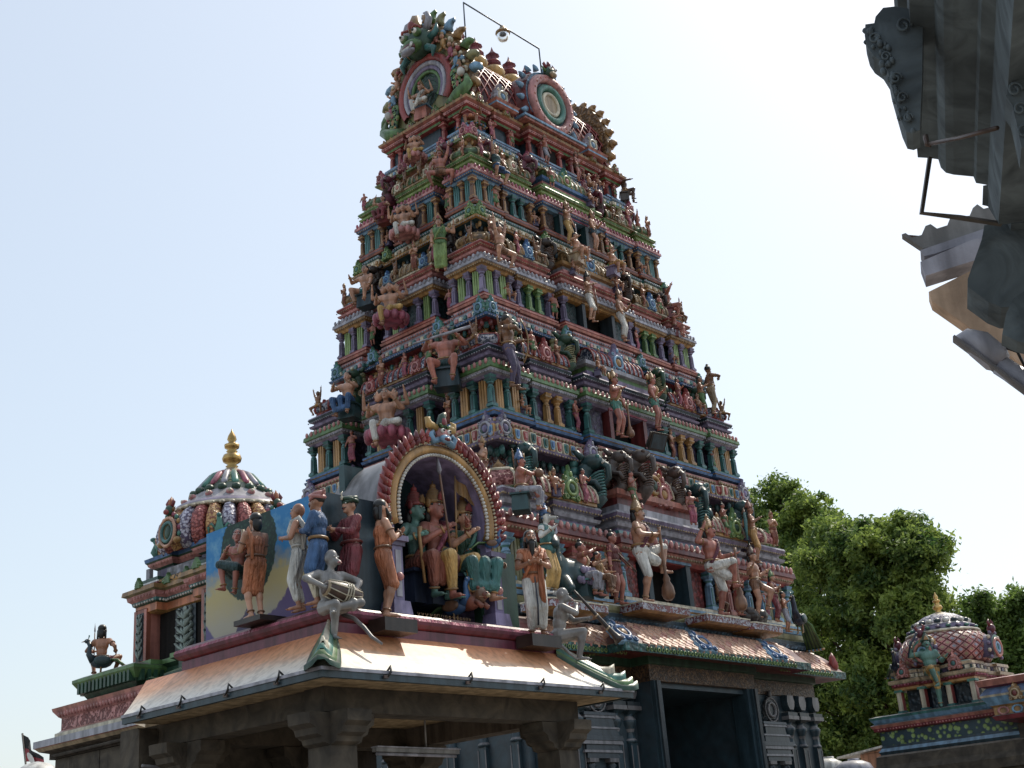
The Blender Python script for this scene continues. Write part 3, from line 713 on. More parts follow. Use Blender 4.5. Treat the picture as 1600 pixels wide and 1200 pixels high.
    # cornice
    n = c['cor']; g = MB(); ce = u1+.1; ve = v1+.1
    pc = plan_of(ce-.14, ve-.14, [(-.755, -.41, .05), (-.41, -.3, 0), (-.3, .3, .16), (.3, .41, 0), (.41, .755, .05)] if door else [(-.8, -.3, 0), (-.3, .3, .16), (.3, .8, 0)], [(-.6, -.4, 0), (-.4, .4, .06), (.4, .6, 0)], .12)
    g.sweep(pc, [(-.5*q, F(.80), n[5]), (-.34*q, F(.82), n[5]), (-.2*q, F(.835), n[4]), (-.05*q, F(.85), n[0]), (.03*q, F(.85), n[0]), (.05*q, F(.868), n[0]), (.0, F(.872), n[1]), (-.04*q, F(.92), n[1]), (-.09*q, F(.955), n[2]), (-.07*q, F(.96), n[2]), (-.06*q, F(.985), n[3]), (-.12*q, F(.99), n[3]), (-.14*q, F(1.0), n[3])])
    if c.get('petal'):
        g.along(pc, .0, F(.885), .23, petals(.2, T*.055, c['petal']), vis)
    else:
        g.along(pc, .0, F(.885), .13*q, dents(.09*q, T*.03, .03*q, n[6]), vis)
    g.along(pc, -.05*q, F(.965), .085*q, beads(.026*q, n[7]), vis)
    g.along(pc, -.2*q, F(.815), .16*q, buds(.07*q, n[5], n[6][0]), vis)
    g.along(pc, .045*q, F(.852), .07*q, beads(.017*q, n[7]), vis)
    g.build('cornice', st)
    ck = c['ckudu']; kw = .36*q
    for sg in (-1, 1):
        put('horseshoe_gable', kudu(kw, *ck), st, frame('front', sg*(ce-.2*q), ve+.02, F(.872))); put('horseshoe_gable', kudu(kw, *ck), st, frame('left', sg*(ve-.2*q), ce+.02, F(.872)))
        put('horseshoe_gable', kudu(kw*.9, *ck), st, frame('front', sg*.34*ce, ve+.02, F(.872))); put('horseshoe_gable', kudu(kw*.9, *ck), st, frame('left', sg*.42*ve, ce+.02, F(.872)))
        put('horseshoe_gable', kudu(kw, *ck), st, frame('right', sg*(ve-.2*q), ce+.02, F(.872)))
    return st
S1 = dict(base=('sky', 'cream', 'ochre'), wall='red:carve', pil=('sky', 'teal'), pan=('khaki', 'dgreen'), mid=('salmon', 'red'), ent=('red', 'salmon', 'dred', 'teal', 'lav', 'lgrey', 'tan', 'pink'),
          door='slate', lint='sky', roof=('frieze_rose', 'cream', 'ochre'), kudu=('green', 'lgreen', 'dgreen'), kudu2=('red', 'ochre', 'dgreen'), beast=('dteal', 'teal'),
          cor=('lav', 'lgrey', 'pink', 'salmon', 'dlav', 'dteal', ('teal', 'cream'), 'tan'), ckudu=('lav', 'lgrey', 'lilac'), petal=(('cream', 'red', 'pink'), ('cream', 'teal', 'dgreen'), ('ochre', 'sky', 'blue')))
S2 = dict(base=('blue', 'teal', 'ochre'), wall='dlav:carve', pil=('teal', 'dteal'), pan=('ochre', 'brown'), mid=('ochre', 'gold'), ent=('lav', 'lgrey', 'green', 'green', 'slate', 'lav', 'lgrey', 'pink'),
          door='dred', lint='rose', roof=('frieze_blue', 'red', 'gold'), kudu=('red', 'pink', 'crimson'), kudu2=('lav', 'sky', 'ochre'), beast=('dgreen', 'khaki'),
          cor=('blue', 'lgrey', 'pink', 'lav', 'crimson', 'dred', ('teal', 'pink', 'cream'), 'lgrey'), ckudu=('mint', 'sky', 'teal'))
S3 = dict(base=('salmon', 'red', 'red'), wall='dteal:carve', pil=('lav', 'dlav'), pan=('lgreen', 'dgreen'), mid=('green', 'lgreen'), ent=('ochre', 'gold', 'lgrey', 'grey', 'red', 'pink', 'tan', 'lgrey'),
          door='dslate', lint='ochre', roof=('gold:carve', 'tan', 'cream'), kudu=('blue', 'sky', 'blue'), kudu2=('ochre', 'sky', 'blue'), beast=('dbrown', 'brown'),
          cor=('ochre', 'cream', 'teal', 'mint', 'dteal', 'slate', ('gold', 'cream'), 'lgrey'), ckudu=('green', 'lgreen', 'mint'))
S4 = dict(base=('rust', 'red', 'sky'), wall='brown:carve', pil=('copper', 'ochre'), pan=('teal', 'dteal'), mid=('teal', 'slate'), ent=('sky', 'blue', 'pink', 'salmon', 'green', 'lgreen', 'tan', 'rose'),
          door='dteal', lint='rose', roof=('green:carve', 'tan', 'tan'), kudu=('tan', 'cream', 'salmon'), kudu2=('mint', 'lgreen', 'salmon'), beast=('maroon', 'brown'),
          cor=('lgreen', 'cream', 'sky', 'lav', 'peach', 'ochre', ('cream', 'sky'), 'lgrey'), ckudu=('rose', 'pink', 'crimson'))
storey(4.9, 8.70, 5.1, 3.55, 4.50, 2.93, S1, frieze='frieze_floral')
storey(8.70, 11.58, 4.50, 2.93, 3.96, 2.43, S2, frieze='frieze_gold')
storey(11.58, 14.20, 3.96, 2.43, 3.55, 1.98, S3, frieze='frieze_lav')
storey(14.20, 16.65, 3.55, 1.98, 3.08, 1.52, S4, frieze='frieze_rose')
# brown serpent-trunked beasts over the lowest doorway, reaching up across the cornice
s1 = [o for o in tower.children if o.name.startswith('storey')][0]
for x, d_, h_ in ((-1.2, .0, 1.02), (-.5, .06, 1.15), (.95, .0, 1.02)): put('bracket_beast', beast(h_, '5a4a44', 'brown'), s1, frame('front', x, 3.15+d_, 7.42) @ RZ(radians(-x*12)))
put('horseshoe_gable', kudu(.62, 'red', 'pink', 'ochre', depth=.14, tall=1.15), s1, frame('front', .3, 3.45, 7.35))
# ---- neck storey under the roof
z0, z1 = 16.65, 17.55; u0, v0 = 3.0, 1.46
m = MB(); pn = plan_of(u0-.15, v0-.15, [(-.8, -.7, -.1), (-.7, -.42, .1), (-.42, -.3, -.1), (-.3, -.1, .2), (-.1, .1, -.1), (.1, .3, .2), (.3, .42, -.1), (.42, .7, .1), (.7, .8, -.1)], [(-.6, -.4, -.1), (-.4, .4, .12), (.4, .6, -.1)], .12)
pn2 = plan_of(u0-.15, v0-.15, [(-.8, -.7, -.1), (-.7, -.42, .1), (-.42, -.3, -.1), (-.3, .3, .22), (.3, .42, -.1), (.42, .7, .1), (.7, .8, -.1)], [(-.6, -.4, -.1), (-.4, .4, .12), (.4, .6, -.1)], .12)
m.sweep(pn2, [(0, z0, 'lav'), (.04, z0+.02, 'sky'), (.03, z0+.08, 'pink'), (-.02, z0+.1, 'pink')]); m.sweep(pn, [(-.14, z0+.08, 'slate'), (-.14, z0+.62, 'slate')])
neck = m.build('storey', tower, DZ)
m = MB(); m.sweep(pn2, [(-.14, z0+.55, 'red'), (-.02, z0+.57, 'green'), (0, z0+.62, 'red'), (.06, z0+.65, 'pink'), (.08, z0+.71, 'red'), (.02, z0+.73, 'salmon'), (.12, z0+.78, 'gold'), (.13, z0+.84, 'brown'), (-.02, z0+.9, 'brown'), (-.06, z0+.92, 'salmon')])
m.along(pn2, .08, z0+.68, .07, beads(.02, 'pink'), vis); m.along(pn2, .1, z0+.87, .14, buds(.045, 'gold', 'brown'), vis)
m.build('entablature', neck)
for side, L, dist, ss in (('front', u0, v0, (-.92, -.82, -.66, -.46, -.27, -.12, .12, .27, .46, .66, .82, .92)), ('left', v0, u0, (-.9, -.7, -.36, .36, .7, .9))):
    for f_ in ss: put('pilaster', pilaster(.5, .11, 'red', 'salmon'), neck, frame(side, f_*L, dist-.16 if abs(f_) > .4 or side == 'left' else dist-.02, z0+.09))
for s_ in (-.88, -.56, -.36, .36, .56, .88): put('horseshoe_gable', kudu(.26, 'gold', 'khaki', 'rose'), neck, frame('front', s_*u0, v0+.02+.1*(abs(s_) > .5), z0+.78))
for s_ in (-.8, -.3, .3, .8): put('horseshoe_gable', kudu(.26, 'green', 'khaki', 'rose'), neck, frame('left', s_*v0, u0+.06, z0+.78))
d = MB(); d.box(-.24, .24, -v0+.02, -v0+.1, z0+.1, z0+.58, 'black:matte'); d.build('door_shade', neck)  # flat black sheet, the topmost opening's shade put in as colour
# ---- barrel roof
m = MB(); zb = z1; rl = 2.78; rd = 1.30; rh_ = 1.9; N = 18
def barrel(t): return (-rd*cos(pi*t)*(1+.16*sin(pi*t)), zb+.1+rh_*(sin(pi*t)**.9))
ar = [barrel(i/N) for i in range(N+1)]
m.add([(sx*rl, a, b) for sx in (-1, 1) for a, b in ar], [(i, N+1+i, N+2+i, i+1) for i in range(N)]+[tuple(range(N+1)), tuple(range(2*N+1, N, -1))], 'dred:carve', True)
for s_ in (-1, 1):                                                  # raised lattice over the vault
    for j in range(-9, 22):
        pts = []
        for i in range(N+1):
            x = -rl+(j+s_*i*.75+(0 if s_ > 0 else 9))*.3
            if -rl <= x <= rl: pts.append((x, ar[i][0]*1.015, zb+.1+(ar[i][1]-zb-.1)*1.012))
        if len(pts) > 1: m.tube(pts, .022, 'red', n=5)
m.box(-rl, rl, -.09, .09, zb+rh_+.06, zb+rh_+.34, 'cream'); m.box(-rl, rl, -.14, .14, zb+rh_+.02, zb+rh_+.08, 'salmon')
m.box(-rl, rl, -rd-.04, rd+.04, zb-.02, zb+.12, 'salmon')
roof = m.build('barrel_roof', tower, DZ)
ridge = zb+rh_+.34
for i in range(7):
    x = -2.2+i*.66; m = MB(); m.lathe([(.1, 0), (.13, .03), (.08, .07), (.12, .1), (.24, .2), (.27, .3), (.22, .4), (.1, .46)], 14, 'yellow', c=(0, 0, 0))
    fin = m.build('finial', roof, T_((x, 0, ridge)) @ SC(1.15))
    m = MB(); m.lathe([(.13, .42), (.2, .5), (.15, .62), (.11, .72), (.17, .76), (.1, .82), (.04, .9), (.004, 1.02)], 9, 'crimson:fold'); m.ring((0, 0, .56), .17, .02, 'red'); m.build('cloth_wrap', fin)
# gables: a flaming horseshoe arch at either end
def flame(a, sgn):
    """the gable's outline: round at the rear, drawn up to a point at the great left one"""
    t = max(0, sin(a))**1.6 if sgn < 0 else 0
    return cos(a)*(1-.3*t)*(1+.06*(sin(a) < 0)), sin(a)*(1+.26*t)*1.03
def relief(m):
    rnd = random.Random(4)
    for i in range(15):                                             # crowded little figures and scrolls round the arch
        a = -.12*pi+1.24*pi*i/14; x_, z_ = flame(a, -1); p = Vector((x_*1.17, -.08, .95+z_*1.2)); k = ('skinr', 'skin', 'sky', 'rose', 'ochre')[i % 5]
        m.ell(p, (.09, .09, .14), k, nu=7, nv=5); m.ell(p+Vector((0, -.04, .18)), .065, 'skin', nu=7, nv=5); m.ell(p+Vector((0, -.03, .26)), (.05, .05, .07), 'gold', nu=6, nv=4)
        for q in (-1, 1): m.tube([p+Vector((q*.08, 0, .08)), p+Vector((q*.17, -.06, rnd.uniform(-.05, .2)))], [.035, .025], 'skin', n=5); m.tube([p+Vector((q*.05, 0, -.1)), p+Vector((q*.1, -.08, -.22))], [.045, .03], k, n=5)
    for q in (-1, 1):                                               # leafy sea-beasts at the feet of the arch
        for j in range(7): a = j*.45; m.ring((q*(1.12+.08*cos(a)), -.1, .12+.12*j), .13-.008*j, .055, ('green', 'lgreen', 'dgreen')[j % 3], M=RX(pi/2), n=10, m=6)
        m.tube([(q*.8, -.1, .0), (q*1.2, -.2, .1), (q*1.5, -.12, .35), (q*1.42, -.1, .62)], [.16, .18, .13, .05], 'green'); m.ell((q*1.3, -.14, .75), (.1, .1, .12), 'white')
def gable(sgn, hz, nm):
    m = MB(); m.T = frame('left' if sgn < 0 else 'right', 0, 2.8, zb)
    R = 1.46; o = []; cs = 1 if sgn < 0 else .5
    for i in range(25):
        a = -.22*pi+1.44*pi*i/24; x_, z_ = flame(a, sgn); o.append((R*.97*x_, 1.05+R*z_))
    m.prism(o, 0, .3, 'khaki' if sgn < 0 else 'gold:carve', bev=.1, side='gold:carve')
    for rr, th, k_, yy in ((.86, .11, 'red', -.04), (.7, .07, 'lgrey', -.06), (.59, .06, 'lav', -.04), (.49, .05, 'green', -.03)) if sgn < 0 else ((1.2, .1, 'gold', -.03), (1.0, .07, 'red', -.05)):
        m.ring((0, yy, .9 if sgn < 0 else 1.02), rr, th, k_, M=RX(pi/2), n=22, a0=-.2*pi, a1=1.2*pi, sy=1.05)
    gr = .46 if sgn < 0 else .66; m.add([(gr*cos(2*pi*i/20), -.012, (.9 if sgn < 0 else 1.02)+gr*1.05*sin(2*pi*i/20)) for i in range(20)], [tuple(range(20))], 'dgreen:carve')
    if sgn < 0: relief(m)
    for i in range(19):                                             # flame curls round the rim
        a = -.2*pi+1.4*pi*i/18; ca, sa = flame(a, sgn); p = Vector((ca*1.4, .1, 1.05+sa*1.44)); n_ = Vector((ca, 0, sa)).normalized(); t_ = Vector((-n_.z, 0, n_.x))
        s_ = 1 if a < pi/2 else -1; k_ = ('green', 'gold', 'sky', 'khaki')[i % 4] if sgn < 0 else 'gold'
        m.tube([p, p+(n_*.12+t_*.05*s_)*cs, p+n_*.24*cs, p+(n_*.3-t_*.08*s_)*cs, p+(n_*.24-t_*.13*s_)*cs], [.13, .12, .09, .06, .02], k_, n=7); m.ell(p-n_*.1+Vector((0, -.14, 0)), .075, ('sky', 'red', 'cream')[i % 3], nu=7, nv=5)
    for i in range(22):
        a = -.18*pi+1.36*pi*i/21; x_, z_ = flame(a, sgn); m.ell((x_*1.32, -.03, 1.03+z_*1.34), .05, 'cream' if sgn < 0 else 'tan', nu=6, nv=4)
    g = m.build(nm, roof)
    # monster mask at the crown of the arch
    h = MB(); h.T = frame('left' if sgn < 0 else 'right', 0, 2.98, zb+(2.2 if sgn < 0 else 2.0)) @ SC(.86 if sgn < 0 else .45)
    h.ell((0, 0, 0), (.52, .4, .5), 'dgreen'); h.ell((0, -.3, -.22), (.36, .26, .2), 'green'); h.ell((0, -.46, -.36), (.26, .12, .15), 'dred'); h.ell((0, -.5, -.5), (.28, .12, .1), 'lgrey')
    for q in (-1, 1):
        h.ell((q*.26, -.34, .14), (.15, .12, .14), 'green'); h.ell((q*.26, -.44, .14), .085, 'eyew'); h.ell((q*.26, -.51, .14), .045, 'black'); h.tube([(q*.2, -.52, -.28), (q*.21, -.58, -.4), (q*.17, -.58, -.5)], [.05, .04, .005], 'white')
        h.tube([(q*.3, 0, .35), (q*.5, -.05, .62), (q*.42, -.05, .85), (q*.28, -.05, .92)], [.13, .11, .07, .02], 'lgrey'); h.tube([(q*.45, 0, 0), (q*.7, 0, .1), (q*.74, 0, .35)], [.13, .1, .03], 'teal'); h.tube([(q*.4, -.1, -.35), (q*.66, -.1, -.5), (q*.6, -.1, -.75)], [.12, .1, .03], 'teal')
        h.tube([(q*.08, -.36, .34), (q*.26, -.42, .36), (q*.4, -.32, .22)], .045, 'red')
    h.tube([(0, -.1, .3), (0, -.15, .6), (0, -.1, .85), (0, .0, 1.0)], [.26, .22, .14, .02], 'gold'); h.ell((0, -.3, .5), (.12, .1, .17), 'red'); h.box(-.16, .16, -.6, -.5, -.47, -.4, 'white')
    h.build('monster_mask', g)
    return g
gable(-1, 1.0, 'gable'); gable(1, .95, 'gable')
# small round gable in the middle of the front, and two little ones
m = MB(); m.T = frame('front', -.03, 1.62, zb+.14)
m.box(-1.15, 1.15, -.12, .9, -.16, .0, 'salmon'); m.box(-1.2, 1.2, -.16, .9, -.1, -.04, 'sky'); m.prism([(1.0*cos(-.2*pi+1.4*pi*i/24), .72+.98*sin(-.2*pi+1.4*pi*i/24)) for i in range(25)], 0, .8, 'sky:carve', bev=.1, side='dred')
for rr, th, k_ in ((.72, .13, 'pink'), (.47, .1, 'mint'), (.3, .06, 'cream')): m.ring((0, -.03, .72), rr, th, k_, M=RX(pi/2), n=24)
m.add([(.26*cos(2*pi*i/16), -.04, .72+.26*sin(2*pi*i/16)) for i in range(16)], [tuple(range(16))], 'tan')
for i in range(20): a = 2*pi*i/20; m.ell((.72*cos(a), -.13, .72+.72*sin(a)), (.04, .04, .04), 'salmon', nu=6, nv=4)
for i in range(13):
    a = -.15*pi+1.3*pi*i/12; p = Vector((cos(a)*1.0, .06, .72+sin(a)*.98)); n_ = Vector((cos(a), 0, sin(a))); m.tube([p, p+n_*.1, p+n_*.16+Vector((.05 if a < pi/2 else -.05, 0, 0))], [.09, .07, .02], 'sky', n=6)
g = m.build('gable', roof)
h = MB(); h.T = frame('front', -.03, 1.72, zb+1.78) @ SC(.36)
h.ell((0, 0, 0), (.5, .4, .5), 'dgreen'); h.ell((0, -.35, -.3), (.36, .2, .22), 'tan')
for q in (-1, 1): h.ell((q*.24, -.38, .12), .12, 'eyew'); h.ell((q*.24, -.48, .12), .06, 'black'); h.tube([(q*.3, 0, .3), (q*.55, 0, .6), (q*.4, 0, .85)], [.16, .12, .02], 'crimson'); h.tube([(q*.45, 0, 0), (q*.8, 0, .3)], [.15, .03], 'green')
h.tube([(0, 0, .4), (0, 0, .8), (0, .1, 1.05)], [.2, .15, .02], 'crimson'); h.build('monster_mask', g)
for x in (-1.75, 1.75):
    b_ = MB(); b_.sweep([(-.34, -.1), (.34, -.1), (.34, .4), (-.34, .4)], [(0, 0, 'salmon'), (.06, .04, 'sky'), (.05, .1, 'salmon'), (.09, .16, 'sky'), (.0, .22, 'pink')]); b2 = b_.build('gable', roof, frame('front', x, 1.52, zb+.02))
    put('horseshoe_gable', kudu(.5, 'lgrey', 'cream', 'sky', depth=.2), b2, T_((0, -.02, .2)))
# ---- gateway storey under the eave
SL = 'slate'; twotone('slate_wall', 'slate', 'dslate', 2.2, kind='noise', lo=.35, hi=.65, bump=.15)
m = MB(); pb = plan_of(5.0, 3.57, [(-.37, -.325, .5), (-.325, .325, -2.6), (.325, .37, .5)], [(-.5, .5, .0)], .07)
pbs = plan_of(5.0, 3.57, [(-.37, .37, .5)], [(-.5, .5, .0)], .07)
m.sweep(pb, [(.25, GROUND-.1, 'stone:matte'), (.25, GROUND+.5, 'stone:matte'), (.12, GROUND+.55, 'slate_wall'), (.12, GROUND+.8, 'slate_wall'), (0, GROUND+.85, 'slate_wall'), (0, 3.45, 'slate_wall')])
base = m.build('base_wall', tower, DZ)
m = MB(); m.sweep(pbs, [(0, 3.40, 'frieze_dark'), (.03, 3.41, 'frieze_dark'), (.03, 3.72, 'dgreen'), (.08, 3.74, 'dgreen'), (.08, 3.9, 'dred')]); m.box(-1.62, 1.62, -4.0, -1.0, 3.3, 3.4, 'slate_wall'); m.build('lintel_band', base)
for x in (-1.74, 1.74):
    m = MB(); s_ = 1 if x > 0 else -1
    m.box(x-.1, x+.1, -4.16, -3.98, GROUND+.4, 3.4, 'slate'); m.box(x-.055, x+.055, -4.2, -4.1, GROUND+.4, 3.4, 'dslate'); m.box(x-s_*.16-.05, x-s_*.16+.05, -4.1, -3.7, GROUND+.4, 3.4, 'slate'); m.build('door_jamb', base)
def tall_pilaster(h, w):
    key = ('tall', round(h, 2), w)
    if key not in PCACHE:
        m = MB(); m.box(-w*.9, w*.9, -w*.9, w, 0, .25, 'dslate'); m.box(-w*.6, w*.6, -w*.6, w*.4, .25, h-1.15, 'slate')
        for q in (-1, 1): m.box(q*w*.52-.012, q*w*.52+.012, -w*.66, -w*.5, .3, h-1.2, 'grey')
        z = h-1.15; m.lathe([(w*.7, z), (w*.8, z+.04, 'grey'), (w*.6, z+.08), (w*.5, z+.2, 'grey'), (w*.62, z+.26), (w*.9, z+.36), (w*.95, z+.42, 'grey'), (w*.5, z+.5), (w*.7, z+.56)], 12, 'slate', c=(0, -w*.1, 0))
        m.box(-w*.6, w*.6, -w*.7, w*.4, z+.54, z+.6, 'slate', -w*.4, -w*.4); m.box(-w*1.25, w*1.25, -w*1.25, w*.4, z+.6, z+.68, 'grey'); m.box(-w*1.15, w*1.15, -w*1.15, w*.4, z+.68, z+.76, 'dslate')
        m.prism([(-w, z+1.0), (-w*.9, z+.9), (-w*.5, z+.8), (w*.5, z+.8), (w*.9, z+.9), (w, z+1.0), (w*.8, z+1.15), (-w*.8, z+1.15)], -w*1.1, w*.4, 'grey', bev=.12, side='slate')
        PCACHE[key] = m.mesh('pilaster')
    return PCACHE[key]
hp_ = 3.42-(GROUND+.85)
for x in (-4.8, -4.25, -3.7, -2.55, -2.1, 2.1, 3.75, 4.25, 4.85): put('pilaster', tall_pilaster(hp_, .17), base, frame('front', x, 3.62 if abs(x) > 1.9 else 4.1, GROUND+.85))
for y in (-3.4, -2.6, -1.8, -.9, 0, .9, 1.8, 2.6, 3.4): put('pilaster', tall_pilaster(hp_, .17), base, frame('left', y, 5.05, GROUND+.85))
def niche():
    m = MB(); k, g_ = 'dslate', 'grey'
    for q in (-1, 1): m.box(q*.3-.06, q*.3+.06, -.14, 0, 0, 1.55, k); m.lathe([(.08, 1.3), (.1, 1.36, g_), (.06, 1.42), (.11, 1.5), (.06, 1.55)], 8, k, c=(q*.3, -.1, 0)); m.box(q*.3-.13, q*.3+.13, -.2, 0, 1.55, 1.62, g_)
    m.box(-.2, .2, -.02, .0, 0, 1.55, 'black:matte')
    z = 1.62
    for w, h, kk in ((.48, .1, k), (.56, .05, g_), (.5, .1, k), (.6, .07, g_), (.62, .09, k), (.5, .12, k), (.54, .04, g_), (.42, .16, k), (.46, .05, g_), (.48, .06, k)):
        m.box(-w, w, -.1-w*.2, 0, z, z+h-.003, kk, .02, .01); z += h
    m.prism([(x*.5, zz*.55+z) for x, zz in FLAME], -.14, 0, k, bev=.14); m.ring((0, -.15, z+.26), .15, .035, g_, M=RX(pi/2)); m.ring((0, -.15, z+.26), .26, .02, g_, M=RX(pi/2)); m.ell((0, -.15, z+.6), (.05, .04, .09), g_)
    return m.mesh('wall_niche')
nm_ = niche()
for x in (-3.12, 3.02): put('wall_niche', nm_, base, frame('front', x, 3.58, .35))
# ---- tiled eave
m = MB(); pe = plan_of(5.0, 3.57, [(-.544, .544, .52)], [(-.5, .5, .0)], .07)
m.sweep(pe, [(-.05, 3.88, 'dred'), (.3, 3.86, 'crimson'), (.56, 3.80, 'teal:carve'), (.6, 3.80, 'teal:carve'), (.61, 3.95, 'green'), (.56, 3.97, 'dred'), (.45, 4.1, 'dred'), (.32, 4.27, 'dred'), (.2, 4.38, 'dred'), (.04, 4.47, 'dred')])
m.along(pe, .615, 3.86, .12, lambda mm, j: (mm.ring((0, 0, 0), .035, .012, 'lgreen', M=RX(pi/2), n=8, m=4)), vis)
eave = m.build('eave', tower, DZ)
m = MB(); rows = [(.575, 3.97), (.515, 4.025), (.46, 4.09), (.405, 4.16), (.35, 4.235), (.29, 4.30), (.225, 4.36), (.15, 4.41), (.07, 4.46)]
for r_ in range(len(rows)-1):
    (o0, za), (o1, zb_) = rows[r_], rows[r_+1]
    def fn(mm, j, o0=o0, o1=o1, za=za, zb_=zb_, r_=r_):
        dx = .115 if r_ % 2 else 0; dy = (o0-o1)*1.5; dz = (zb_-za)*1.5; w = .1
        mm.add([(dx-w, .01, .035), (dx, -.055, -.02), (dx+w, .01, .035), (dx+w*.35, dy, dz+.005), (dx-w*.35, dy, dz+.005), (dx-w, .01, -.02), (dx, -.05, -.07), (dx+w, .01, -.02)], [(0, 1, 2, 3, 4), (0, 5, 6, 1), (1, 6, 7, 2)], 'peach' if (j*7+r_*3) % 5 else 'salmon')
    m.along(pe, o0, za, .23, fn, lambda n: n.y < -.5 or abs(n.x) > .5)
m.build('roof_tile', eave)['kind'] = 'stuff'
for px, py in ((975, 1003), (1100, 1010), (1212, 1028)):
    p = W(px, py, 1, 14.85)-Vector((CX, CY, 0))
    put('horseshoe_gable', kudu(.62, 'sky', 'blue', 'gold', depth=.12), eave, frame('front', p.x, 4.76, 3.97) @ RX(radians(-44)))
for y in (-2.6, 0, 2.6): put('horseshoe_gable', kudu(.62, 'sky', 'blue', 'gold', depth=.1), eave, frame('left', y, 5.6, 3.98) @ RX(radians(-52)))
f_ = MB(); f_.T = frame('front', 5.4, 4.1, 4.0) @ SC(.75); f_.tube([(0, 0, 0), (.05, 0, .2), (0, 0, .42), (.02, 0, .56)], [.12, .16, .1, .01], 'red'); f_.tube([(.1, 0, 0), (.2, 0, .15), (.16, 0, .3)], [.08, .08, .01], 'salmon'); f_.build('flame_finial', eave)
# ---- ledge above the eave
m = MB(); pl = plan_of(5.0, 3.5, [(-.544, .544, .3)], [(-.5, .5, .0)], .07)
m.sweep(pl, [(0, 4.44, 'slate'), (.1, 4.52, 'sky:carve'), (.16, 4.6, 'slate'), (.16, 4.68, 'sky'), (.1, 4.7, 'khaki'), (.14, 4.74, 'khaki'), (.14, 4.84, 'slate'), (.02, 4.87, 'slate'), (.0, 4.91, 'slate')])
m.build('ledge', tower, DZ)
# ------------------------------------------------------------------ stone pavilion with its painted top
def grad_z(key, stops, z0, z1, rough=.45):
    m = bpy.data.materials.new(key); m.use_nodes = True; nt = m.node_tree; L = nt.links.new; b = nt.nodes['Principled BSDF']
    g = nn(nt, 'ShaderNodeNewGeometry'); sx = nn(nt, 'ShaderNodeSeparateXYZ'); L(g.outputs['Position'], sx.inputs[0])
    n = nn(nt, 'ShaderNodeTexNoise'); n.inputs['Scale'].default_value = 2.2; n.inputs['Detail'].default_value = 6; n.inputs['Roughness'].default_value = .6; L(g.outputs['Position'], n.inputs['Vector'])
    a = nn(nt, 'ShaderNodeMapRange'); a.inputs['From Min'].default_value = z0; a.inputs['From Max'].default_value = z1; L(sx.outputs['Z'], a.inputs['Value'])
    ad = nn(nt, 'ShaderNodeMath', operation='MULTIPLY_ADD'); L(n.outputs['Fac'], ad.inputs[0]); ad.inputs[1].default_value = .35; L(a.outputs[0], ad.inputs[2])
    sb = nn(nt, 'ShaderNodeMath', operation='SUBTRACT'); L(ad.outputs[0], sb.inputs[0]); sb.inputs[1].default_value = .175
    cr = nn(nt, 'ShaderNodeValToRGB'); L(sb.outputs[0], cr.inputs['Fac']); el = cr.color_ramp.elements
    el[0].position = stops[0][0]; el[0].color = lin(stops[0][1]); el[1].position = stops[-1][0]; el[1].color = lin(stops[-1][1])
    for p, c in stops[1:-1]: e = el.new(p); e.color = lin(c)
    mp = nn(nt, 'ShaderNodeMapping'); mp.inputs['Scale'].default_value = (14, 14, 1.2); L(g.outputs['Position'], mp.inputs['Vector'])
    n2 = nn(nt, 'ShaderNodeTexNoise'); n2.inputs['Scale'].default_value = 1; n2.inputs['Detail'].default_value = 5; L(mp.outputs[0], n2.inputs['Vector'])
    r2 = nn(nt, 'ShaderNodeMapRange'); r2.inputs['From Min'].default_value = .36; r2.inputs['From Max'].default_value = .56; r2.inputs['To Min'].default_value = .72; L(n2.outputs['Fac'], r2.inputs['Value'])
    mx = nn(nt, 'ShaderNodeMix', data_type='RGBA', blend_type='MULTIPLY'); mx.inputs['Factor'].default_value = 1; L(cr.outputs[0], mx.inputs['A']); L(r2.outputs[0], mx.inputs['B']); L(mx.outputs['Result'], b.inputs['Base Color'])
    b.inputs['Roughness'].default_value = rough; bp = nn(nt, 'ShaderNodeBump'); bp.inputs['Strength'].default_value = .3; bp.inputs['Distance'].default_value = .02; L(n.outputs['Fac'], bp.inputs['Height']); L(bp.outputs[0], b.inputs['Normal'])
    MATS[key] = m
grad_z('awning_paint', [(0, 'e4e0d8'), (.3, 'e2d2bf'), (.62, 'dca57e'), (1, 'cf8a63')], 2.0, 2.5)
twotone('granite', '5d5242', '3a332a', 3, kind='noise', rough=.9, bump=.5, lo=.3, hi=.7)
pav = thing('stone_pavilion', 'granite pillared pavilion with a peach and cream sloping awning and maroon parapet', 'pavilion', (10.4, 11.6, GROUND))
PO = T_((-10.4, -11.6, -GROUND))
X0, X1, Y0, Y1 = 8.04, 12.82, 9.65, 13.55; IN = .62
m = MB(); N = 8
def aw(t): return (IN*t, 2.0+.5*(t**1.12))                          # slightly dished slope
secs = [aw(i/N) for i in range(N+1)]
def ye(d): return 13.07+.5*d/IN                                    # the awning's far end runs askew
for i in range(N):
    (d0, za), (d1, zb_) = secs[i], secs[i+1]
    m.add([(X0+d0, Y0+d0, za), (X1-d0, Y0+d0, za), (X1-d1, Y0+d1, zb_), (X0+d1, Y0+d1, zb_)], [(0, 1, 2, 3)], 'awning_paint', True)
    m.add([(X0+d0, ye(d0), za), (X0+d0, Y0+d0, za), (X0+d1, Y0+d1, zb_), (X0+d1, ye(d1), zb_)], [(0, 1, 2, 3)], 'awning_paint', True)
    m.add([(X1-d0, Y0+d0, za), (X1-d0, Y1, za), (X1-d1, Y1, zb_), (X1-d1, Y0+d1, zb_)], [(0, 1, 2, 3)], 'awning_paint', True)
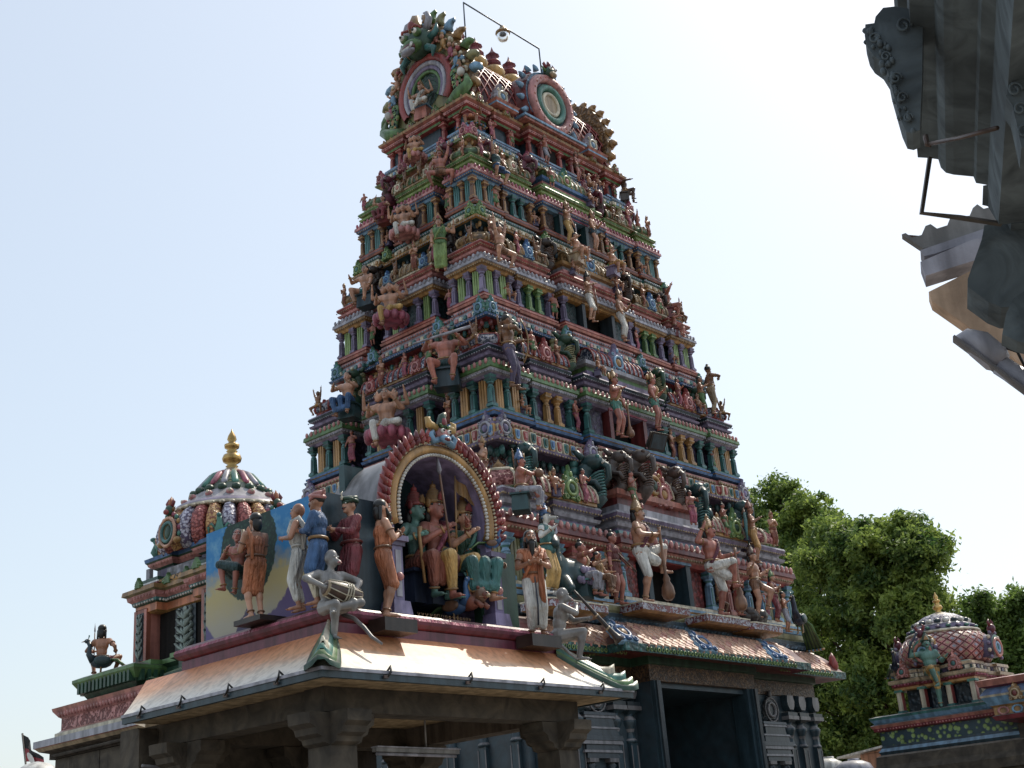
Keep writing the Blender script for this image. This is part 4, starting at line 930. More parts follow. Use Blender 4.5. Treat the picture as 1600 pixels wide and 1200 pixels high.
for q, X, s_ in ((0, X0, 1), (1, X1, -1)):                          # back edge
    m.add([(X+s_*d, ye(d) if not q else Y1, z) for d, z in secs]+[(X+s_*IN, ye(IN) if not q else Y1, 1.97), (X, ye(0) if not q else Y1, 1.97)], [tuple(range(N+3))], 'awning_paint')
m.build('awning', pav, PO)
m = MB()
m.box(X0, X1, Y0+.0, Y0+.05, 1.915, 1.997, 'slate'); m.box(X0+.0, X0+.05, Y0+.052, 13.06, 1.915, 1.997, 'slate'); m.box(X1-.05, X1, Y0+.052, Y1, 1.915, 1.997, 'slate')
m.box(X0-.012, X1+.012, Y0-.014, Y0-.002, 1.98, 2.012, 'lgrey'); m.box(X0-.014, X0-.002, Y0, 13.06, 1.98, 2.012, 'lgrey')
m.build('gutter', pav, PO)
m = MB(); m.box(X0+.052, X1-.052, Y0+.052, 13.05, 1.93, 1.975, 'tan:matte'); m.build('soffit', pav, PO)
for t in (.18, .42, .66, .88):
    h = MB(); x = X0+(X1-X0)*t; h.tube([(x, Y0+.03, 2.02), (x, Y0-.02, 2.06), (x-.01, Y0-.03, 2.0), (x-.05, Y0-.025, 1.95)], .012, 'black', n=5); h.box(x-.1, x-.04, Y0-.03, Y0-.015, 1.935, 1.965, 'brown'); h.build('hook', pav, PO)
    h = MB(); y = Y0+(13.06-Y0)*t; h.tube([(X0+.03, y, 2.02), (X0-.02, y, 2.06), (X0-.03, y, 2.0), (X0-.025, y+.05, 1.95)], .012, 'black', n=5); h.box(X0-.03, X0-.015, y+.02, y+.08, 1.935, 1.965, 'brown'); h.build('hook', pav, PO)
A0, A1, B0, B1 = X0+IN, X1-IN, Y0+IN, 12.85
led = [(A0, B0), (A1, B0), (A1, B1), (A0, B1)]
m = MB(); m.sweep(led, [(-.05, 2.40, 'maroon'), (.0, 2.44, 'maroon'), (.0, 2.60, 'maroon'), (-.02, 2.605, 'crimson'), (.025, 2.62, 'maroon'), (.06, 2.655, 'maroon'), (.07, 2.69, 'rose:fold'), (.055, 2.725, 'maroon'), (.0, 2.745, 'maroon'), (-.02, 2.77, 'maroon')])
m.build('parapet', pav, PO)
# leaf ornaments down the two hips
for sx, X in ((1, X0), (-1, X1)):
    lf = MB()
    def hp(t, lift=0): d, z = aw(1-t); return Vector((X+sx*d, Y0+d, z+lift))
    sd = Vector((sx*.7, -.7, 0)); 
    for w0, l0, k, t1 in ((.17, .02, 'dgreen', .99), (.13, .05, 'green', .93), (.085, .085, 'mint', .84), (.05, .11, 'cream', .7)):
        pts = [hp(t1*i/6, l0) for i in range(7)]; pts[-1] = pts[-1]+Vector((0, 0, .05)); pts.append(pts[-1]+Vector((-sx*.05, -.05, .03)))
        n = len(pts); vs = []; fs = []
        for i, p in enumerate(pts):
            w = w0*(.45+.55*sin(min(i/5, 1)*pi/2)) if i < n-1 else w0*.5; vs += [p-sd*w-Vector((0, 0, .045)), p-sd*w*.4+Vector((0, 0, .012)), p+sd*w*.4+Vector((0, 0, .012)), p+sd*w-Vector((0, 0, .045))]
        for i in range(n-1):
            for j in range(3): a = i*4+j; fs.append((a, a+1, a+5, a+4))
        bt = [v-Vector((0, 0, .05)) for v in vs]; o = len(vs); vs += bt
        for i in range(n-1): fs.append((i*4, i*4+4, o+i*4+4, o+i*4)); fs.append((i*4+3, o+i*4+3, o+i*4+7, i*4+7))
        e = (n-1)*4; fs.append((e, e+1, e+2, e+3, o+e+3, o+e+2, o+e+1, o+e))
        lf.add(vs, fs, k, True)
    lf.build('leaf_ornament', pav, PO)
# pillars, corbels and beams
pc = [(8.72, 10.33), (8.72, 12.75), (12.14, 10.33), (12.14, 12.75), (10.43, 12.9)]
for i, (x, y) in enumerate(pc):
    m = MB(); w = .17
    m.box(x-w*1.25, x+w*1.25, y-w*1.25, y+w*1.25, GROUND, GROUND+.5, 'granite', .02, .02); m.box(x-w, x+w, y-w, y+w, GROUND+.5, -.2, 'granite'); m.lathe([(w*1.1, -.2), (w*1.02, .4)], 8, 'granite', c=(x, y, 0), rot=pi/8, smooth=False); m.box(x-w, x+w, y-w, y+w, .4, 1.36, 'granite')
    pl = m.build('pillar', pav, PO)
    m = MB()
    for ax in (0, 1):
        o = [(-.16, 1.36), (.16, 1.36), (.24, 1.39), (.26, 1.44), (.33, 1.47), (.35, 1.53), (.42, 1.57), (.43, 1.68), (-.43, 1.68), (-.42, 1.57), (-.35, 1.53), (-.33, 1.47), (-.26, 1.44), (-.24, 1.39)]
        m.T = T_((x, y, 0)) @ (RZ(pi/2) if ax else Matrix()); m.prism(o, -.165+ax*.004, .165-ax*.004, 'granite', bev=.02)
    m.build('corbel', pl)
m = MB(); m.box(8.5, 12.4, 10.18, 10.48, 1.685, 1.927, 'granite'); m.build('beam', pav, PO)
m = MB(); m.box(8.55, 8.87, 10.485, 13.4, 1.685, 1.926, 'granite'); m.build('beam', pav, PO)
m = MB(); m.box(11.99, 12.3, 10.485, 13.4, 1.685, 1.926, 'stone:matte'); m.build('beam', pav, PO)
m = MB(); m.box(8.875, 11.985, 12.75, 13.05, 1.685, 1.926, 'granite'); m.build('beam', pav, PO)
m = MB(); m.box(8.3, 10.4, 13.15, 13.5, GROUND, 1.9, 'granite')
for i in range(7): m.box(8.3, 10.4, 13.12, 13.15, GROUND+.5*i+.02, GROUND+.5*i+.48, 'granite')
m.build('back_wall', pav, PO)
m = MB(); m.tube([(8.3, 13.05, 1.48), (9.0, 13.06, 1.44), (9.02, 13.06, 1.2), (8.98, 13.06, .6), (9.0, 13.06, -1.5)], .02, 'grey'); m.box(8.96, 9.08, 13.02, 13.08, 1.38, 1.5, 'grey'); m.build('cable_pipe', pav, PO)
# slate front wall and the painted wall behind the statues
m = MB(); m.box(8.86, 9.9, 10.56, 10.68, 2.771, 4.08, 'slate'); m.build('front_wall', pav, PO); m = MB(); m.box(11.25, 11.9, 10.56, 10.68, 2.771, 3.75, 'dgreen'); m.box(11.52, 11.9, 10.68, 12.3, 2.771, 3.75, 'dgreen'); m.build('side_wall', pav, PO)
def mural_mat():
    m = bpy.data.materials.new('mural'); m.use_nodes = True; nt = m.node_tree; L = nt.links.new; b = nt.nodes['Principled BSDF']
    tc = nn(nt, 'ShaderNodeNewGeometry'); sx = nn(nt, 'ShaderNodeSeparateXYZ'); L(tc.outputs['Position'], sx.inputs[0])
    n = nn(nt, 'ShaderNodeTexNoise'); n.inputs['Scale'].default_value = 3.5; n.inputs['Detail'].default_value = 6; n.inputs['Roughness'].default_value = .65; L(tc.outputs['Position'], n.inputs['Vector'])
    def M(op, a, b_=None, c=None):
        q = nn(nt, 'ShaderNodeMath', operation=op)
        for i, v in enumerate((a, b_, c)):
            if v is None: continue
            if isinstance(v, (int, float)): q.inputs[i].default_value = v
            else: L(v, q.inputs[i])
        return q.outputs[0]
    def R(v, a, b_):
        q = nn(nt, 'ShaderNodeMapRange'); q.inputs['From Min'].default_value = a; q.inputs['From Max'].default_value = b_; L(v, q.inputs['Value']); return q.outputs[0]
    def mix(f, a, c):
        q = nn(nt, 'ShaderNodeMix', data_type='RGBA'); L(f, q.inputs['Factor'])
        for v, s_ in ((a, 'A'), (c, 'B')):
            if isinstance(v, str): q.inputs[s_].default_value = lin(v)
            else: L(v, q.inputs[s_])
        return q.outputs['Result']
    Y, Z = sx.outputs['Y'], sx.outputs['Z']; nz = M('SUBTRACT', n.outputs['Fac'], .5)
    zz = M('MULTIPLY_ADD', nz, .25, Z); yy = M('MULTIPLY_ADD', nz, .12, Y)
    cl = R(n.outputs['Fac'], .5, .68)
    c = mix(cl, '2f7fb8', '6fa6c6')
    c = mix(R(M('MULTIPLY_ADD', nz, .7, Z), 3.6, 3.35), c, 'b5a878')
    c = mix(R(zz, 3.25, 2.95), c, 'a9a493')
    h1 = M('SUBTRACT', 3.28, M('MULTIPLY', M('ABSOLUTE', M('SUBTRACT', yy, 11.0)), .75)); c = mix(R(M('SUBTRACT', h1, zz), 0, .03), c, '5d4f78')
    h2 = M('SUBTRACT', 3.12, M('MULTIPLY', M('ABSOLUTE', M('SUBTRACT', yy, 11.85)), 1.2)); c = mix(R(M('SUBTRACT', h2, zz), 0, .03), c, '46405a')
    h3 = M('SUBTRACT', 3.05, M('MULTIPLY', M('ABSOLUTE', M('SUBTRACT', yy, 12.7)), 1.0)); c = mix(R(M('SUBTRACT', h3, zz), 0, .03), c, '5f5680')
    e = M('ADD', M('POWER', M('DIVIDE', M('SUBTRACT', yy, 11.86), .52), 2), M('POWER', M('DIVIDE', M('SUBTRACT', zz, 3.72), .56), 2))
    lf = nn(nt, 'ShaderNodeTexVoronoi'); lf.inputs['Scale'].default_value = 22; L(tc.outputs['Position'], lf.inputs['Vector'])
    leaf = mix(R(lf.outputs['Distance'], .1, .5), '2c5240', '14302a')
    c = mix(R(M('MULTIPLY_ADD', lf.outputs['Distance'], .12, e), 1.1, 1.04), c, leaf)
    L(c, b.inputs['Base Color']); b.inputs['Roughness'].default_value = .6
    MATS['mural'] = m
mural_mat()
m = MB(); m.add([(8.85, 12.66, 2.771), (8.85, 10.555, 2.771), (8.85, 10.555, 4.08), (8.85, 12.66, 4.08)], [(0, 1, 2, 3)], 'mural')
m.add([(8.851, 12.66, 2.771), (8.851, 12.66, 4.08), (8.95, 12.66, 4.08), (8.95, 12.66, 2.771)], [(3, 2, 1, 0)], 'slate'); m.add([(8.95, 12.66, 2.771), (8.95, 10.69, 2.771), (8.95, 10.69, 4.08), (8.95, 12.66, 4.08)], [(3, 2, 1, 0)], 'slate'); m.add([(8.85, 12.66, 4.08), (8.85, 10.555, 4.08), (8.95, 10.69, 4.08), (8.95, 12.66, 4.08)], [(0, 1, 2, 3)], 'slate')
tag(m.build('mural_wall'), 'painted wall panel of blue sky, dark green round tree and purple hills', 'mural')
# ---- arched niche
nx, ny, nz_ = 10.56, 10.45, 4.02
nic = thing('arched_niche', 'arched shrine niche with red feathered rim and lilac vault above the awning', 'niche', (nx, ny, 2.77))
NO = T_((-nx, -ny, -2.77))
def arcpts(r, n, a0=-.08*pi, a1=1.08*pi, y=ny): return [(nx+r*cos(a0+(a1-a0)*i/n), y, nz_+r*sin(a0+(a1-a0)*i/n)) for i in range(n+1)]
m = MB()                                                            # vault: inner lilac shell, outer grey shell, front ring
N = 24; ri, ro, yb = .74, .84, 11.38
for (r, key, y0, y1, flip) in ((ri, '9a8cc0', ny+.0, yb, 1), (ro, 'grey', ny+.1, yb+.1, 0)):
    P0 = arcpts(r, N, 0, pi, y0); P1 = arcpts(r, N, 0, pi, y1); o = P0+P1
    m.add(o, [(i, i+1, N+2+i, N+1+i) if not flip else (i+1, i, N+1+i, N+2+i) for i in range(N)], key, True)
for q in (-1, 1): m.box(nx+q*(ri+ro)/2-.049, nx+q*(ri+ro)/2+.049, ny+.02, yb, 2.78, nz_, '9a8cc0')
m.add(arcpts(ro, N, 0, pi, yb+.1), [tuple(range(N+1))], 'grey'); m.box(nx-ri, nx+ri, yb-.1, yb, 2.78, nz_+.72, 'dteal'); m.box(nx-ro, nx+ro, ny+.05, yb, 2.772, 2.8, 'navy')
m.build('vault', nic, NO)
m = MB(); m.tube(arcpts(.80, 40), .075, 'ochre', n=8, flat=.8)
for p in arcpts(.725, 60): m.ell((p[0], p[1]-.05, p[2]), (.022, .03, .022), 'white', nu=6, nv=4)
for p in arcpts(.875, 70): m.ell((p[0], p[1]-.05, p[2]), (.018, .026, .018), 'cream', nu=6, nv=4)
m.build('arch_band', nic, NO)
m = MB(); m.tube(arcpts(.93, 40), .07, 'crimson', n=8, flat=.7)
n_ = 34
for i in range(n_):
    a = -.08*pi+1.16*pi*(i+.5)/n_; s_ = 1 if a < pi/2 else -1
    for r, l in ((.885, .11), (.945, .12)):
        p = Vector((nx+r*cos(a), ny-.06, nz_+r*sin(a))); t_ = Vector((-sin(a), 0, cos(a)))*s_; o = Vector((cos(a), 0, sin(a)))
        m.tube([p, p+t_*l*.4+o*.03+Vector((0, -.02, 0)), p+t_*l*.7+o*.075, p+t_*l*.8+o*.1], [.03, .035, .022, .004], 'red' if i % 3 else 'crimson', n=6); m.tube([p+t_*.02+Vector((0, -.032, 0)), p+t_*l*.5+o*.04+Vector((0, -.036, 0))], .007, 'cream', n=4)
m.build('feather_rim', nic, NO)
for q in (-1, 1):
    m = MB(); x = nx+q*.80
    m.box(x-.14, x+.14, ny-.14, ny+.1, 2.78, 2.93, 'lilac', .02, .02); m.box(x-.075, x+.075, ny-.08, ny+.06, 2.93, 3.55, 'lilac'); m.box(x-.04, x+.04, ny-.09, ny-.07, 2.98, 3.5, 'lgrey'); m.box(x-.1, x+.1, ny-.1, ny+.06, 3.55, 3.6, 'dlav'); m.box(x-.13, x+.13, ny-.13, ny+.08, 3.6, 3.66, 'lav'); m.ell((x-.0, ny-.1, 3.2), (.05, .04, .05), 'pink')
    m.build('post', nic, NO)
m = MB(); m.T = T_((nx-.0, ny-.08, nz_+.97)) @ SC(.21)                # mask on the crown of the arch
m.ell((0, 0, 0), (.55, .4, .5), 'pink'); m.ell((0, -.3, -.28), (.42, .26, .25), 'sky'); m.ell((0, -.45, -.34), (.26, .14, .12), 'dred')
for q in (-1, 1):
    m.tube([(q*.3, -.1, -.3), (q*.75, -.1, -.5), (q*.95, -.1, -.1), (q*.75, -.1, .1), (q*.6, -.1, -.1)], [.2, .22, .18, .12, .05], 'sky'); m.ell((q*.25, -.38, .15), .13, 'eyew'); m.ell((q*.25, -.49, .15), .07, 'black'); m.tube([(q*.4, 0, .35), (q*.95, 0, .5), (q*1.05, 0, .85), (q*.8, 0, .95)], [.25, .25, .16, .03], 'yellow'); m.tube([(q*.2, -.3, .4), (q*.4, -.35, .55)], [.1, .05], 'green')
m.tube([(0, 0, .4), (0, -.1, .8), (0, -.15, 1.15), (0, -.3, 1.3)], [.35, .3, .22, .03], 'dgreen'); m.ell((0, -.25, .75), (.2, .15, .3), 'crimson'); m.tube([(-.1, -.2, 1.1), (.2, -.2, 1.3), (.4, -.1, 1.2)], [.1, .09, .02], 'cream')
m.build('monster_mask', nic, NO)
m = MB()                                                            # worn strip of small golden lettering on the sill
random.seed(5); x = nx-.42
while x < nx+.42:
    w = random.uniform(.03, .06); a = random.choice((0, 1, 2)); z = 2.83
    if a == 0: m.tube([(x, ny+.045, z), (x, ny+.045, z+.035), (x+w*.7, ny+.045, z+.035), (x+w*.7, ny+.045, z)], .005, 'gold', n=4)
    elif a == 1: m.ring((x+w*.4, ny+.045, z+.018), .015, .005, 'gold', M=RX(pi/2), n=8, m=4)
    else: m.tube([(x, ny+.045, z+.035), (x+w*.3, ny+.045, z), (x+w*.7, ny+.045, z+.03)], .005, 'gold', n=4)
    x += w+.015
m.build('inscription', nic, NO)
# ---- painted statues on the pavilion
NAM = dict(hL=(.035, -.25, 1.27), hR=(-.035, -.25, 1.27), eL=(.7, .1, -1), eR=(-.7, .1, -1), pL=(-1, 0, .3), pR=(1, 0, .3), cL=.02, cR=.02, fL=(.09, 0, .08), fR=(-.09, .01, .08))
HV = dict(vox=.016, fingers=True)
GP = 'devotee statues standing along the pavilion parapet'
figure('statue', 'bearded man statue in a bare-shouldered orange robe, palms joined, beside the niche post', 'statue', W(603, 967, 1, 10.17), radians(62), 1.27, NAM, 'skin', ('knee', 'orange'), upper=('wrap', 'orange'), head=('longhair', 'black'), beard=('black', .1), jewel='copper', group=GP, **HV)
m = MB(); p = W(600, 970, 1, 10.17); m.box(p.x-.16, p.x+.3, 9.98, 10.24, p.z-.14, p.z-.0, 'dbrown'); tag(m.build('statue_plinth'), 'dark brown slab under the bare-legged orange-robed bearded statue', 'plinth')
p = W(841, 996, 1, 10.15)
figure('statue', 'black-bearded man statue in orange shawl and white dhoti with dark stripe, facing out', 'statue', p, radians(-38), 1.27, dict(NAM, hL=(.06, -.24, 1.2), hR=(-.06, -.24, 1.2)), 'skint', ('dhoti', 'white', 'navy'), upper=('blouse', 'orange'), head=('longhair', 'black'), beard=('black', .22), jewel='copper', shawl='orange', items=('drape',), group=GP, **HV)
m = MB(); m.box(p.x-.3, p.x+.22, 9.98, 10.24, p.z-.14, p.z-.0, 'dbrown'); tag(m.build('statue_plinth'), 'dark brown slab under the white-dhoti bearded statue', 'plinth')
p = W(400, 967, 0, 8.58)
figure('statue', 'dark-haired man statue in orange robe seen from behind before the painted tree', 'statue', p, radians(172), 1.14, NAM, 'skin', ('knee', 'orange'), upper=('wrap', 'orange'), head=('hair', 'black'), stache=False, jewel='copper', shawl='orange', group=GP, **HV)
m = MB(); m.box(8.45, 8.8, p.y-.24, p.y+.22, 2.76, p.z, 'dbrown'); tag(m.build('statue_plinth'), 'dark slab under the orange statue seen from behind', 'plinth')
p = W(372, 905, 0, 8.76)
figure('statue', 'seated woman statue with a stalk in hand leaning on the painted tree', 'statue', p, radians(-60), 1.05, dict(pel=(0, 0, .12), fL=(.1, -.38, -.3), fR=(-.1, -.42, -.22), hL=(.2, -.22, .52), hR=(-.1, -.3, .5), head=(10, 0)), 'skinr', ('knee', 'dteal'), head=('hair', 'black'), stache=False, jewel='gold', items=(('club', 'L', (0, 0, -.1), (.02, -.02, .34), 'tan'),), vox=.016, fingers=True)
p = W(470, 962, 0, 8.62); p.z = 2.775
figure('statue', 'shaven-headed man statue wrapped in plain white cloth', 'statue', p, radians(-145), 1.13, dict(NAM, hR=(-.24, -.08, .78), eR=(-.5, .6, -.5), hL=(.1, -.25, 1.2)), 'skint', ('dhoti', 'white'), upper=('wrap', 'white'), head=('bald', ''), stache=False, jewel=None, shawl='white', group=GP, **HV)
p = W(500, 952, 0, 8.64); p.z = 2.775
figure('statue', 'man statue in blue coat, cream trousers and pink turban', 'statue', p, radians(-150), 1.17, dict(NAM, hL=(.05, -.27, 1.2), hR=(-.05, -.27, 1.2)), 'skint', ('trouser', 'cream'), upper=('coat', 'blue', 'gold'), head=('turban', 'pink'), jewel=None, group=GP, fat=1.12, **HV)
p = W(552, 940, 1, 10.38); p.z = 2.775
figure('statue', 'moustached man statue in dark red coat and green turban', 'statue', p, radians(-95), 1.2, dict(NAM, hL=(.04, -.34, 1.22), hR=(-.04, -.34, 1.22)), 'skin', ('trouser', 'white'), upper=('coat', 'crimson', 'dred'), head=('turban', 'dgreen', 'cream'), jewel=None, group=GP, fat=1.05, **HV)
# monkeys on the hips
p = Vector((A0-.0, B0-.02, 2.66))
mk = dict(skincol='lgre', lower=None, head=('bald', ''), muzzle='monkey', jewel=None, stache=False, vox=.016, fingers=True, fat=1.25)
figure('monkey_statue', 'grey monkey statue playing a drum on the near hip of the awning', 'monkey statue', p, radians(-14), 1.22, dict(pel=(0, 0, .12), lean=(0, -.06), head=(22, 6), fR=(-.08, -.3, -.34), kR=(-.1, -1, .5), fL=(-.1, -.42, .02), kL=(1, -.3, .2), hL=(.3, -.3, .33), hR=(-.26, -.3, .36), eL=(1, .3, .2), eR=(-1, .3, .2), tR=(-.1, -1, -.3), tL=(-.6, -.6, -.3)),
       tail=([Vector(q) for q in ((.2, .0, .02), (.33, -.12, -.06), (.42, -.26, -.22), (.48, -.38, -.38), (.58, -.5, -.5))], [.035, .034, .032, .028, .018], 'grey'), **mk)
d = MB(); d.T = T_((p.x-.0, p.y-.2, p.z+.19)) @ RZ(radians(-10)) @ RY(radians(12)) @ RY(pi/2)
d.lathe([(.075, -.2, 'tan'), (.085, -.17, 'brown'), (.105, -.05), (.11, .02), (.1, .12), (.08, .2, 'tan'), (.075, .21, 'tan')], 14, 'brown')
dr = d.build('drum'); tag(dr, 'brown double-headed drum with tan lacing on the monkey lap', 'drum')
d2 = MB(); d2.T = d.T
for i in range(9): a = 2*pi*i/9; d2.tube([(.088*cos(a), .088*sin(a), -.18), (.114*cos(a+.25), .114*sin(a+.25), 0), (.084*cos(a), .084*sin(a), .2)], .007, 'cream', n=4)
for z in (.02, .05, .08): d2.ring((0, 0, z), .11, .009, 'cream')
d2.build('lacing', dr)
p = Vector((A1+.02, B0-.04, 2.62))
figure('monkey_statue', 'pale grey monkey statue blowing a long horn on the far hip of the awning', 'monkey statue', p, radians(42), 1.22, dict(pel=(0, 0, .14), lean=(0, -.1), head=(0, 10), fR=(-.1, -.33, -.26), fL=(.1, -.33, -.26), kL=(.1, -1, 1), kR=(-.1, -1, 1), hL=(.05, -.52, .4), hR=(-.06, -.36, .62), eL=(.8, .2, -.6), eR=(-.8, .2, -.6)),
       tail=([Vector(q) for q in ((-.05, .12, .02), (-.15, .05, -.02), (-.27, -.05, -.1), (-.33, -.16, -.24), (-.42, -.28, -.36))], [.034, .033, .03, .026, .014], 'lgre'), **mk)
h = MB(); c, s_ = cos(radians(42)), sin(radians(42))
def mp_(x, y, z): return (p.x+x*c-y*s_, p.y+x*s_+y*c, p.z+z)
pts = [mp_(0, -.24-.5*t, .63-.66*t) for t in (0, .1, .3, .5, .7, .85, .93, 1.0)]
h.tube(pts, [.014, .016, .02, .024, .028, .036, .05, .075], 'dbrown', n=10)
for t in (.2, .5, .75, .92): q = Vector(pts[0]).lerp(Vector(pts[-1]), t); h.ell(q, .012+.03*t, 'tan', nu=8, nv=5)
tag(h.build('horn'), 'long dark wooden horn held down by the far monkey', 'horn')
# figures seated in the niche
def seat_p(**k): return dict(dict(pel=(0, 0, .5), fL=(.13, -.36, .1), fR=(-.13, -.36, .1), kL=(.3, -1, .5), kR=(-.3, -1, .5), hL=(.2, -.3, .66), hR=(-.2, -.3, .7)), **k)
yN = 10.84
p = W(684, 868, 1, yN); p.z = 2.9
figure('statue', 'crowned central statue in the niche, pink scarf and yellow leggings, spear in hand', 'statue', (p.x-.02, yN, p.z+.14), radians(0), 1.76, seat_p(hL=(.2, -.34, .95), hR=(-.16, -.32, .86), head=(10, 0)), 'skinr', ('trouser', 'yellow'), head=('crown', 'gold', 'red'), stache=False, jewel='gold', shawl='rose', items=(('spear', 'R', (-.1, -.02, .62)), ('seat_block', .5, 'navy')), group='seated statues in the arched niche', **HV)
p = W(650, 870, 1, yN+.12); p.z = 2.9
figure('statue', 'green-faced crowned statue at the left inside the niche', 'statue', (p.x, yN+.1, p.z+.16), radians(5), 1.68, seat_p(hR=(-.24, -.22, .8), head=(12, 0)), 'skgreen', ('dhoti', 'rust'), head=('crown', 'red', 'gold'), stache=False, shawl='rust', items=(('club', 'R', (0, -.05, -.6), (.02, 0, .1), 'gold'), ('seat_block', .5, 'navy')), group='seated statues in the arched niche', **HV)
p = W(716, 880, 1, yN-.12); p.z = 2.88
figure('statue', 'crowned woman statue in a green sari at the right inside the niche', 'statue', (p.x+.12, yN-.14, p.z+.16), radians(-12), 1.6, seat_p(hL=(.34, -.3, .56), hR=(-.16, -.36, .9), head=(8, 0)), 'skin', ('sari', 'teal'), upper=('blouse', 'dgreen'), head=('crown', 'gold', 'red'), stache=False, shawl='mint', items=(('seat_block', .5, 'navy'),), group='seated statues in the arched niche', **HV)
b = MB(); p = W(713, 850, 1, 10.56); b.tube([p-Vector((0, 0, .1)), p+Vector((.05, 0, .85))], .012, 'gold', n=6); bb = b.build('banner'); tag(bb, 'thin gilt pole with a small golden banner inside the niche', 'banner')
f = MB(); q = p+Vector((.05, 0, .84)); vs = []
for i in range(7):
    for j in (0, 1): vs.append(q+Vector((.05*i+.01, .015*sin(i*1.6), -.02-.022*i-.17*j)))
f.add(vs, [(2*i, 2*i+1, 2*i+3, 2*i+2) for i in range(6)], 'gold:fold', True); f.build('cloth', bb)
def peacock(name, label, loc, rz, s, tailc='dteal', taillen=1.0, up=0, body='blue', wide=1.0):
    t = thing(name, label, 'peacock statue', loc, rz); S = SC(s)
    m = MB(); m.ell((0, 0, .32), (.13, .26, .15), body); m.tube([(0, -.18, .36), (0, -.28, .5), (0, -.26, .68), (0, -.3, .78)], [.11, .07, .05, .05], body); m.ell((0, -.32, .8), (.05, .07, .055), body); m.tube([(0, -.37, .8), (0, -.45, .78)], [.02, .004], 'gold')
    for q in (-1, 1): m.tube([(q*.06, 0, .22), (q*.06, -.02, .02), (q*.06, -.1, 0)], .018, 'gold'); m.ell((q*.045, -.34, .815), .012, 'eyew')
    for i in range(3): m.tube([(0, -.3, .84), ((i-1)*.04, -.28, .93)], [.006, .014], 'teal', n=5)
    m.build('body', t, S)
    m = MB()
    for i in range(9):
        a = (i-4)*.11*wide; pts = [(sin(a)*.1, .2, .36), (sin(a)*.4*taillen, .2+.4*taillen, .36+up*.3-.02), (sin(a)*.9*taillen, .2+.9*taillen*cos(a), .30-.28*taillen+up)]; m.tube(pts, [.06, .07, .03], tailc if i % 2 else 'green', n=6, flat=.5); m.ell(pts[2], (.05, .06, .03), 'sky' if i % 2 else 'gold', nu=6, nv=4)
    m.build('tail', t, S)
    m = MB()
    for q in (-1, 1): m.ell((q*.12, .03, .34), (.04, .2, .11), 'copper' if body == 'blue' else 'dteal')
    m.build('wings', t, S)
    return t
p = W(783, 872, 1, 10.36); peacock('peacock_statue', 'small blue peacock statue perched on the right post of the niche', (nx+.8, 10.42, 3.665), radians(60), .36, taillen=.8)
p = W(706, 868, 1, 10.62); peacock('peacock_statue', 'blue peacock statue with long neck among the seated statues in the niche', (p.x, 10.62, 2.81), radians(10), .62, taillen=.4)
# lion at the woman's feet
t = thing('lion_statue', 'small tawny lion statue crouching at the foot of the green-sari statue', 'lion statue', W(740, 955, 1, 10.42), radians(8))
m = MB(); m.ell((0, .05, .1), (.08, .16, .09), 'rust'); m.ell((0, -.12, .17), (.085, .07, .09), 'copper'); m.ell((0, -.17, .16), (.05, .06, .05), 'rust'); m.ell((0, -.22, .145), (.03, .03, .025), 'tan')
for q in (-1, 1): m.tube([(q*.05, -.08, .1), (q*.06, -.17, .02)], [.035, .03], 'rust'); m.ell((q*.022, -.215, .18), .009, 'black'); m.ell((q*.05, -.12, .25), .022, 'rust')
m.build('body', t)
# tube light under the pavilion
t = thing('tube_light', 'unlit tube light fitting hanging on a rod under the pavilion', 'tube light', (0, 0, 0)); p = W(650, 1177, 1, 10.95); t.location = p
a = W(585, 1176, 1, 10.95)-p; b = W(715, 1180, 1, 10.95)-p
m = MB(); m.bar(a+Vector((0, 0, .035)), b+Vector((0, 0, .035)), .07, .05, 'lgre'); m.bar(a+Vector((0, 0, .06)), b+Vector((0, 0, .06)), .11, .015, 'lgrey'); m.build('body', t)
m = MB(); m.tube([a+Vector((.03, 0, -.012)), b-Vector((.03, 0, .012))], .018, 'lgrey'); m.build('tube', t)
m = MB(); r_ = W(666, 1172, 1, 10.95)-p; m.tube([r_+Vector((0, 0, .02)), (r_.x, 0, 1.94-p.z)], .012, 'lgre'); m.build('rod', t)
# ------------------------------------------------------------------ statues standing on the tower
STAND = dict(hR=(-.24, -.28, 1.3), eR=(-.7, .2, -1), hL=(.3, -.1, .82), fL=(.12, -.02, .08), fR=(-.12, .02, .08))
GL = dict(fR=(-.08, 0, .08), fL=(.26, -.3, .62), kL=(.8, -1, .5), hL=(.12, -.3, 1.25), hR=(-.12, -.28, 1.2), eL=(.9, .1, -.7), eR=(-.9, .1, -.7), head=(20, 0))
GR = dict(fL=(.08, 0, .08), fR=(.16, -.34, .56), kR=(.3, -1, .5), hL=(.42, -.25, 1.2), hR=(-.4, -.1, 1.62), eL=(.6, .3, -1), eR=(-1, .2, -.4), head=(15, 0))
CLUBL = dict(hL=(.34, -.18, .85), hR=(-.2, -.3, 1.3), eR=(-.8, .1, -.6), eL=(.8, .4, -.2), fL=(.14, -.03, .08), fR=(-.12, 0, .08))
CLUBR = dict(hR=(-.34, -.18, .85), hL=(.22, -.3, 1.3), eL=(.8, .1, -.6), eR=(-.8, .4, -.2), fL=(.14, 0, .08), fR=(-.12, -.03, .08), head=(10, 0))
SIT = dict(pel=(0, 0, .52), fL=(.16, -.36, .1), fR=(-.2, -.3, .08), kL=(.4, -1, .5), kR=(-.5, -1, .5), hL=(.3, -.34, .72), hR=(-.36, -.3, .95), eR=(-.9, .1, -.4))
LOTUS = dict(pel=(0, 0, .62), fR=(-.12, -.4, .16), kR=(-.2, -1, .4), fL=(-.08, -.32, .58), kL=(1, -.6, 0), hL=(.26, -.3, 1.1), hR=(-.28, -.32, .95), eL=(.8, .1, -.8), eR=(-.8, .1, -.8))
